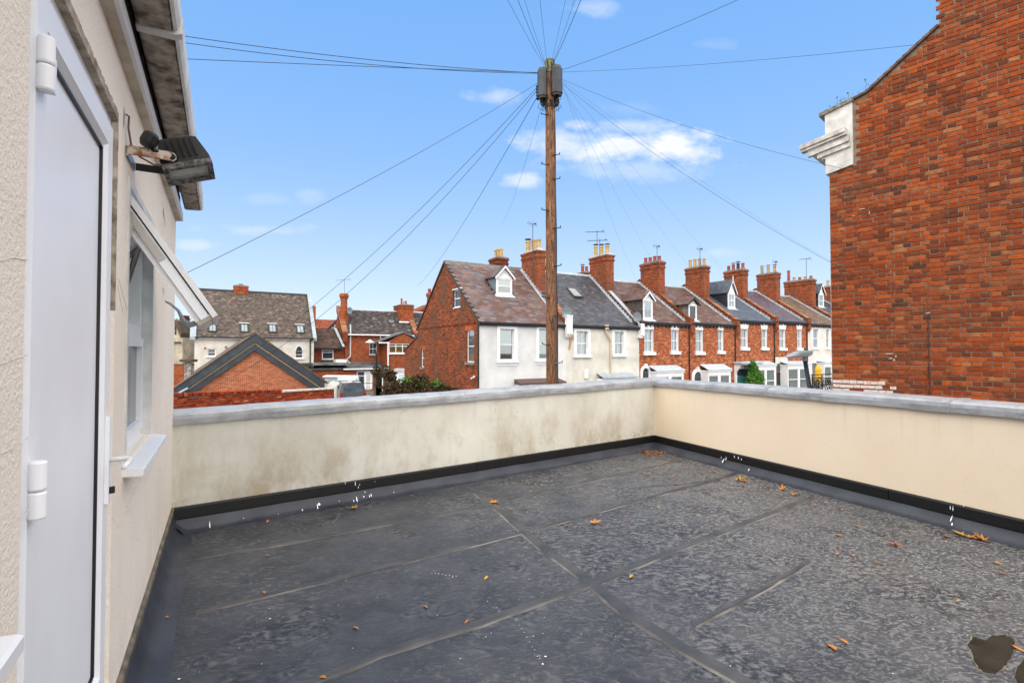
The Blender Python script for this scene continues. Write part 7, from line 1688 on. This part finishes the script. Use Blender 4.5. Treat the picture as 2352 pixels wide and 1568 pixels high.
    # flat roof junk in front of it
    f0, f1 = fr.hit(722, 831, (0, 1, 0), (0, -3, 0)), fr.hit(796, 840, (0, 1, 0), (0, -3, 0)); m = MB(); m.box(f0.x-2, f1.x+.3, -2.9, -.02, f0.z-.35, f0.z-.1); m.build('flat_roof', smat('felt_flat_roof', (.05, .055, .055), .8, c2=(.2, .23, .23), vs=1.2), c)
    m = MB(); m.box(f0.x+4.0 if False else fr.hit(770, 829, (0, 1, 0), (0, -2, 0)).x, fr.hit(794, 829, (0, 1, 0), (0, -2, 0)).x, -2.4, -1.2, f0.z-.098, f0.z+.22); m.build('roof_sheet', WHITE, c)
    # red tiled gabled house behind
    Y1 = 78; a = at(722, 790, Y1); f3 = Frame((a.x, a.y, GZ), TF.r); e = root('gabled_house', 'red tiled house with half-timbered gable and white window, behind the yard', 'house', f3.o, f3.r)
    q = lambda u, v: f3.hit(u, v); W3 = q(850, 760).x; 
    m = MB(); m.box(0, W3+6, .0, 8, 0, q(750, 757).z); m.build('wall', BR_MID, e); r0, r1 = q(722, 764), q(800, 730); m = MB(); kz = q(740, 729).z
    m.prism([(-.4, q(740, 757).z), (5, kz), (10, q(740, 757).z)], 'x', -.5, W3+6); m.build('roof', PLAIN_R, e)
    gx0, gx1, gxm = q(740, 757).x, q(790, 757).x, q(768, 742).x
    ap, lf = q(767, 735), q(738, 762); m = MB(); m.prism([(lf.x, lf.z), (2*ap.x-lf.x, lf.z), (ap.x, ap.z)], 'y', -2.2, 5); m.build('gable_roof', PLAIN_R, e)
    m = MB(); m.prism([(lf.x+.6, 0), (2*ap.x-lf.x-.6, 0), (2*ap.x-lf.x-.6, lf.z+.3), (ap.x, ap.z-.5), (lf.x+.6, lf.z+.3)], 'y', -2.3, -2.21); m.build('gable_front', BR_MID, e)
    m = MB(); 
    for s in (-1, 1): m.prism([(ap.x, ap.z+.1), (ap.x+s*(ap.x-lf.x), lf.z), (ap.x+s*(ap.x-lf.x), lf.z-.5), (ap.x, ap.z-.45)], 'y', -2.6, -2.5)
    m.build('bargeboard', BLACK, e); a_, b_ = q(759, 744), q(775, 752); m = MB(); m.prism([(a_.x-.3, b_.z), (b_.x+.3, b_.z), ((a_.x+b_.x)/2, ap.z-.7)], 'y', -2.40, -2.31); m.build('timbered_panel', WHITE, e)
    m = MB()
    for i in range(4): x = a_.x+(b_.x-a_.x)*i/3; m.box(x-.06, x+.06, -2.45, -2.401, b_.z, b_.z+1.0-abs(i-1.5)*.3)
    m.build('timbers', BLACK, e); p, r = q(751, 752), q(762, 757); wn = window(e, q(753, 752).x, q(765, 752).x, q(753, 765).z, q(753, 753).z, -2.36, 'top', WHITE, .1, None, False, cols=3)
    m = MB(); m.tube([(ap.x, -2.5, ap.z), (ap.x, -2.5, ap.z+.5)], [.12, .04], 6); m.build('finial', POT_R, e); m = MB(); p = q(722, 712)
    p2 = q(720, 700); m.box(p2.x-.4, p2.x+.7, 2, 3, kz-1, p2.z); m.build('chimney', BR_MID, e)
    m = MB(); s0, s1 = q(780, 757), q(800, 706); m.prism([(s0.x, s0.z), (q(815, 757).x, s0.z), (q(800, 710).x, q(800, 709).z), (q(797, 709).x, q(797, 709).z)], 'y', -.5, 4); m.build('rear_gable', PLAIN_R, e)
    # far roof right of it
    Y2 = 90; a = at(968, 760, Y2); e2 = root('distant_house', 'distant red roofed house just left of the big brick gable', 'house', (a.x, a.y, GZ), TF.r); f4 = Frame((a.x, a.y, GZ), TF.r); z1 = f4.hit(972, 712).z; z0 = f4.hit(960, 735).z
    MB().prism([(-5, 0), (8, 0), (8, z0), (2.5, z1+1), (-5, z0-.5)], 'y', 0, 6).build('wall', BR_MID, e2); MB().prism([(-5.4, z0-.8), (2.5, z1+1.1), (8.4, z0), (8.4, z0+.3), (2.5, z1+1.45), (-5.4, z0-.5)], 'y', -.4, 6.2).build('roof', PLAIN_R, e2)
    return fr
YF = yard_buildings()
# ------------------------------------------------------------------ van, containers, hedge, lamp, tree
def van():
    Y = 36.5; c = at(811, 900, Y); r = root('parked_van', 'dark grey van seen from behind, parked beyond the brick wall', 'van', (c.x, Y, GZ), rad(27))
    VP = smat('grey_van_paint', (.075, .085, .10), .3, c2=(.10, .11, .125), vs=1, bst=0, spec=.7)
    zt = at(800, 881, Y).z-GZ
    w = .93; prof = [(-w, .35), (-w, .9), (-w*.985, 1.15), (-w*.86, zt-.12), (-w*.74, zt-.01), (-w*.4, zt+.03), (w*.4, zt+.03), (w*.74, zt-.01), (w*.86, zt-.12), (w*.985, 1.15), (w, .9), (w, .35)]
    m = MB(); n = len(prof); vs = []; st = [(0, 1.0, 0, .0), (.12, 1.0, 0, .03), (3.2, 1.0, 0, .03), (3.9, .97, -.55, 0), (4.6, .92, -.85, 0)]
    for (y, s, dz, e) in st: vs += [(x*(s-(.03 if y == 0 else 0)), y-(0 if z > 1 else .06), (z if z < 1.2 else max(1.15, z+dz)) ) for x, z in prof]
    fs = [tuple(range(n)), tuple(4*n+i for i in range(n-1, -1, -1))]
    for j in range(4): fs += [(j*n+i, j*n+(i+1) % n, (j+1)*n+(i+1) % n, (j+1)*n+i) for i in range(n)]
    m.add(vs, fs); b = m.build('body', VP, r)
    m = MB(); m.prism([(-w*.78, 1.12), (w*.78, 1.12), (w*.70, zt-.17), (w*.5, zt-.12), (-w*.5, zt-.12), (-w*.70, zt-.17)], 'y', -.03, .05); m.build('rear_window', smat('van_glass', (.06, .08, .10), .05, c2=(.14, .17, .2), vs=2, bst=0, spec=.9), r)
    m = MB(); m.box(-w, w, -.16, .05, .32, .58); m.build('bumper', BLACK, r)
    for s in (-1, 1): MB().box(s*w*.9-.07, s*w*.9+.07, -.09, .1, .75, 1.15).build('tail_light', smat('red_lens_%d' % s, (.35, .01, .01), .2), r)
    for s in (-1, 1):
        for y in (.8, 3.7):
            m = MB(); m.tube([(s*(w-.18), y, .33), (s*(w+.01), y, .33)], .33, 16); wh = m.build('wheel', BLACK, r); m = MB(); m.tube([(s*(w-.0), y, .33), (s*(w+.02), y, .33)], .19, 12); m.build('rim', GREYMETAL, wh)
    for s in (-1, 1): MB().prism([(1.0, 1.15), (2.3, 1.15), (2.3, zt-.2), (1.05, zt-.2)], 'x', s*w*.93-.01, s*w*.93+.012).build('side_window', BLACK, r)
    m = MB(); m.prism([(-w*.3, zt+.03), (w*.3, zt+.03), (w*.3, zt+.06), (-w*.3, zt+.06)], 'y', .02, .1); m.build('high_brake_light', BLACK, r)
    m = MB(); m.tube([(-w*.7, .03, zt-.0), (-w*.8, 2.8, zt+.01)], .02, 5); m.tube([(w*.7, .03, zt-.0), (w*.8, 2.8, zt+.01)], .02, 5); m.build('roof_rail', BLACK, r)
van()
def yard_things():
    GP = smat('pale_grey_cabinet', (.42, .48, .52), .5, vs=3, bst=.1)
    Y = 42; a = at(746, 864, Y); b = at(776, 866, Y); r = root('storage_cabinet', 'pale grey steel storage cabinet with white lid behind the van', 'cabinet', (a.x, Y, GZ), rad(8)); W = b.x-a.x; z = at(760, 866, Y).z-GZ
    MB().box(0, W, 0, 1.2, 0, z-.0).build('body', GP, r); MB().prism([(-.15, z), (W+1.5, z), (W+1.5, z+.08), (-.15, z+.12)], 'y', -.1, 1.3).build('lid', WHITE, r)
    m = MB()
    for i in range(5): m.box(W*.3+W*.13*i, W*.3+W*.13*i+.05, -.03, 0, z-1.0, z-.08)
    m.build('door_rib', smat('cabinet_rib', (.30, .36, .42), .5), r)
    a = at(776, 880, Y-.6); b = at(816, 880, Y-.6); z = at(790, 874, Y-.6).z-GZ; z1 = at(790, 864, Y-.6).z-GZ; W = b.x-a.x
    r = root('storage_box', 'white box with a rounded lid standing right of the grey cabinet', 'storage box', (a.x, Y-.6, GZ)); MB().box(0, W, 0, 1, 0, z).build('body', GP, r)
    MB().prism([(-.03, z), (W+.03, z), (W, z+(z1-z)*.6), (W*.85, z1), (W*.1, z1+.05), (0, z+(z1-z)*.7)], 'y', -.05, 1.0).build('lid', WHITE, r); MB().box(.02, W-.02, -.03, 0, z-.09, z-.003).build('green_edge', smat('green_trim', (.04, .14, .09), .5), r)
    a = at(752, 890, 37.5); b = at(822, 890, 37.5); z = at(790, 877, 37.5).z-GZ; W = b.x-a.x; r = root('tarpaulin', 'rumpled off-white tarpaulin thrown over stacked goods behind the van', 'tarpaulin', (a.x, 37.5, GZ)); rr = random.Random(2)
    n = 16; vs = []; 
    for j, (y, zz) in enumerate(((-.3, .2), (-.1, z-.25), (.1, z), (.9, z), (1.1, .2))):
        for i in range(n+1): vs.append((W*i/n+rr.uniform(-.03, .03), y+rr.uniform(-.08, .08), max(.02, zz+rr.uniform(-.1, .06)-(.12 if i in (0, n) else 0))))
    fs = [(j*(n+1)+i, j*(n+1)+i+1, (j+1)*(n+1)+i+1, (j+1)*(n+1)+i) for j in range(4) for i in range(n)]
    MB().add(vs, fs).build('sheet', smat('offwhite_tarp', (.52, .50, .46), .7, bst=.3), r, smooth=False)
    # low rails by the door
    a = at(830, 880, 46); r = root('step_railing', 'thin black handrail beside the white yard door', 'railing', (a.x, 46, GZ)); z = a.z-GZ; m = MB(); m.tube([(0, 0, 0), (0, 0, z), (1.6, 0, z+.05), (1.6, 0, 0)], .03, 5); m.tube([(0, 0, z*.6), (1.6, 0, z*.6)], .02, 5); m.build('rail', DARKMETAL, r)
    # rubble wall and corrugated sheet at far left
    Y = 38; a = at(398, 835, Y); b = at(424, 832, Y); z = a.z-GZ; r = root('rubble_wall', 'tumbledown pale stone and brick wall at the far left edge of the yard', 'wall', (a.x-1, Y, GZ)); W = b.x-a.x+1.2
    RB_ = piecemat('rubble_stone', [(0, (.30, .22, .16)), (.4, (.48, .40, .32)), (.7, (.28, .12, .08)), (1, (.60, .54, .46))], .9, .3, 5); m = MB(); rr = random.Random(4); MB().box(0, W, .05, .6, 0, z-.15).build('core', MORTAR, r)
    zz = 1.0
    while zz < z-.1:
        x = 0
        while x < W: w = rr.uniform(.2, .4); m.box(x, x+w-.03, rr.uniform(-.08, 0), .1, zz, zz+.17+rr.uniform(-.03, .02)); x += w
        zz += .2
    m.build('stones', RB_, r, kind='stuff'); MB().box(-.05, W+.1, -.15, .7, z-.14, z-.02).build('wall_cap', BARK, r)
    a = at(424, 832, 37.5); b = at(440, 832, 37.5); r = root('sheeted_post', 'grey sheeted stub of wall with a dark slab on top, left of the cream building', 'post', (a.x, 37.5, GZ)); z = at(430, 828, 37.5).z-GZ; W = b.x-a.x; m = MB()
    for i in range(8): m.tube([(W*(i+.5)/8, 0, 0), (W*(i+.5)/8, .0, z-.1)], W/15, 6)
    m.build('sheet', smat('weathered_sheet', (.16, .16, .15), .8, c2=(.42, .42, .40), vs=5), r); MB().box(-.2, W+.2, -.3, .4, z-.1, z+.1).build('slab', BARK, r); MB().box(-.9, -.02, .05, .4, 0, z-.35).build('brick_pier', BR_MID, r)
    # far left stone house end
    Y = 50; a = at(395, 760, Y); r = root('stone_house', 'pale stone gable end at the far left beyond the white house corner', 'house', (a.x, Y, GZ)); p = lambda u, v: (at(u, v, Y).x-a.x, at(u, v, Y).z-GZ)
    pts = [p(380, 900), p(419, 900), p(419, 768), p(407, 738), p(380, 738)]; pts[0] = (pts[0][0], 0); pts[1] = (pts[1][0], 0); MB().prism(pts, 'y', 0, 8).build('wall', smat('weathered_stone', (.38, .32, .24), .9, c2=(.55, .48, .38), vs=1.5, bst=.3), r)
    q = [p(404, 734), p(412, 738), p(421, 765), p(419, 775), p(416, 768), p(406, 742)]; MB().prism(q, 'y', -.3, 8).build('roof_edge', BARK, r); c0, c1 = p(401, 744), p(406, 722)
    MB().box(p(399, 700)[0], c1[0], 1, 2, c0[1]-2, c1[1]).build('chimney', BR_DARK, r)
    for v in (744, 754, 764): c0 = p(403, v); MB().box(c0[0]-.06, c0[0]+.1, -.03, .0, c0[1]-.2, c0[1]+.2).build('slit_window', BLACK, r)
    c0, c1 = p(398, 784), p(416, 786); MB().box(c0[0], c1[0], -.2, 0, c1[1]-.06, c1[1]+.06).build('ledge', BARK, r)
yard_things()
def tree(name, label, u, v0, v1, rw, Y, mat, n, size, cat='tree'):
    c = at(u, (v0+v1)/2, Y); zt = at(u, v0, Y).z-GZ; zb = max(.4, at(u, v1, Y).z-GZ); r = root(name, label, cat, (c.x, Y, GZ)); rr0 = random.Random(int(u))
    cl = [((rr0.uniform(-.7, .7)*rw, rr0.uniform(-.6, .6)*rw, zb+(zt-zb)*rr0.uniform(.12, .88)), rr0.uniform(.28, .5)*rw) for _ in range(16)]
    def f(rr):
        q, s = rr.choice(cl); return ell(q, (s, s, s*.8), .5)(rr)
    leafcloud('crown', f, n, size, mat, r, int(u)); m = MB(); m.tube([(0, 0, 0), (.1, 0, zb), (0, 0, zt*.8)], [rw*.08, rw*.06, rw*.02], 7)
    for q, s in cl[:8]: m.tube([(0, 0, zb+.2), ((q[0])*.5, q[1]*.5, (zb+q[2])/2+.3), q], [rw*.03, rw*.02, rw*.01], 5)
    m.build('trunk', BARK, r)
tree('leafy_tree', 'yellowing green tree between the stone gable and the cream building', 436, 728, 850, 3.6, 66, YEL, 9000, .26)
tree('distant_tree', 'pale green treetop behind the red chimney, beyond the yard roofs', 950, 712, 760, 4.0, 105, YEL, 3500, .35)
tree('distant_tree', 'sparse treetop hidden low behind the terrace at the left of the cream roof', 455, 742, 850, 3.0, 75, YEL, 3000, .3)
def hedge():
    Y = 36; L = [(876, 848, .8), (884, 864, .75), (893, 856, .6), (877, 876, .6), (905, 884, .9), (925, 893, .9), (945, 880, .95), (960, 872, .9), (955, 890, .9), (980, 886, .9), (1000, 888, .8), (1020, 894, .7), (900, 898, .9), (1038, 899, .6), (930, 905, 1), (980, 903, 1)]
    c = at(950, 900, Y); fr = Frame((c.x, Y, GZ), 0); h = root('ivy_hedge', 'mass of brown autumn ivy over a fence in front of the brick gable', 'hedge', fr.o)
    cl = []
    for u, v, s in L:
        yy = Y if u < 890 else (Y-8 if u < 985 else Y-9.5); p = at(u, v+6, yy); cl.append(((p.x-c.x, p.y-Y, p.z-GZ), s*(.62 if u < 890 else .62)*yy/32))
    def f(rr): q, s = rr.choice(cl); return ell(q, (s*1.2, s*.7, s*.85), .65)(rr)
    leafcloud('foliage', f, 14000, .12, IVY, h, 5)
    g = [((q[0]+rr_.uniform(-.4, .4), q[1]-.2, q[2]+.35), .22) for q, s in cl[6:12:2] for rr_ in [random.Random(int(q[0]*9))]]
    leafcloud('green_shoots', lambda rr: ell(*(lambda t: (t[0], (t[1]*1.6, t[1], t[1])))(rr.choice(g)), .2)(rr), 240, .10, GREEN, h, 6, kind='stuff')
    m = MB()
    for q, s in cl: m.box(q[0]-s, q[0]+s, q[1], q[1]+.25, 0, max(.1, q[2]-s*.1))
    m.build('fence_core', BARK, h)
    # grey tarpaulined shed seen between the ivy masses
    a = at(893, 862, 39); b = at(933, 862, 39); W = b.x-a.x+1; z = at(915, 851, 39).z-GZ; r = root('garden_shed', 'small shed with grey slate roof and tilted rooflight half hidden by ivy', 'shed', (a.x, 39, GZ))
    MB().box(0, W, 0, 3, 0, z-1.4).build('wall', WHITE, r); MB().prism([(-.2, z-1.5), (2.2, z), (2.2, z+.08), (-.2, z-1.42)], 'x', -.1, W).build('roof', smat('pale_slate', (.20, .20, .20), .7, c2=(.34, .34, .34), vs=3, bst=.4), r); MB().box(0, W, 2.2, 2.35, z, z+.1).build('ridge', WHITE, r)
    k = 1.5/2.4; fr2 = Frame((a.x, 39, GZ), 0); rooflight(r, fr2, ((908, 862), (930, 861), (932, 877), (915, 879)), lambda y: z-1.5+.2*k+.08+k*y, k, frame=WHITE, glass=SKYGL)
    # white board
    a = at(877, 880, 35); b = at(884, 880, 35); MB_ = MB().prism([(0, 0), (b.x-a.x+.08, 0), (b.x-a.x, a.z-GZ+.25), (.02, a.z-GZ+.5)], 'y', 0, .04); o = MB_.build('white_board', WHITE); o.location = (a.x, 35, GZ); tag(o, 'upright white board leaning beneath the ivy clump', 'board')
hedge()
def yard_lamp():
    Y = 37; b = at(864.5, 815, Y); t = at(862, 782, Y); r = root('yard_lamp', 'old swan-neck lamp with a round glass head on a black post in the yard', 'lamp post', (b.x, Y, GZ)); z = b.z-GZ
    m = MB(); m.tube([(0, 0, 0), (0, 0, z+.1)], .08, 8); m.build('lamp_post', GUTB, r)
    p = lambda u, v: (at(u, v, Y).x-b.x, 0, at(u, v, Y).z-GZ)
    MB().tube([(0, 0, z+.1), p(866, 800), p(870, 790), p(868, 783), p(860, 780), p(853, 783)], .03, 6).build('swan_neck', smat('brown_iron', (.12, .05, .03), .6), r)
    q = p(850, 784); MB().lathe((q[0], 0, q[2]-.12), [(.05, .0), (.36, .03), (.34, .07), (.18, .17), (.06, .26)], 14).build('lamp_head', smat('pale_green_glass', (.45, .55, .50), .3), r)
yard_lamp()

def far_greenery():
    DG = leafmat('far_green_leaf', [(0, (.035, .05, .02)), (.5, (.07, .09, .03)), (.85, (.12, .12, .035)), (1, (.20, .14, .04))])
    rr0 = random.Random(21); cl = []
    for i in range(90):
        t = i/89; an = rad(-62+124*t); D = rr0.uniform(115, 150); cl.append(((D*math.sin(an), D*math.cos(an), GZ+rr0.uniform(1.0, 2.2)), rr0.uniform(3.2, 4.8)))
    def f(rr): q, s = rr.choice(cl); return ell(q, (s*1.6, s, s*.8), .6)(rr)
    o = leafcloud('tree_belt', f, 26000, .55, DG, None, 4); o['kind'] = 'stuff'; o['label'] = 'belt of far trees beyond the houses'
far_greenery()
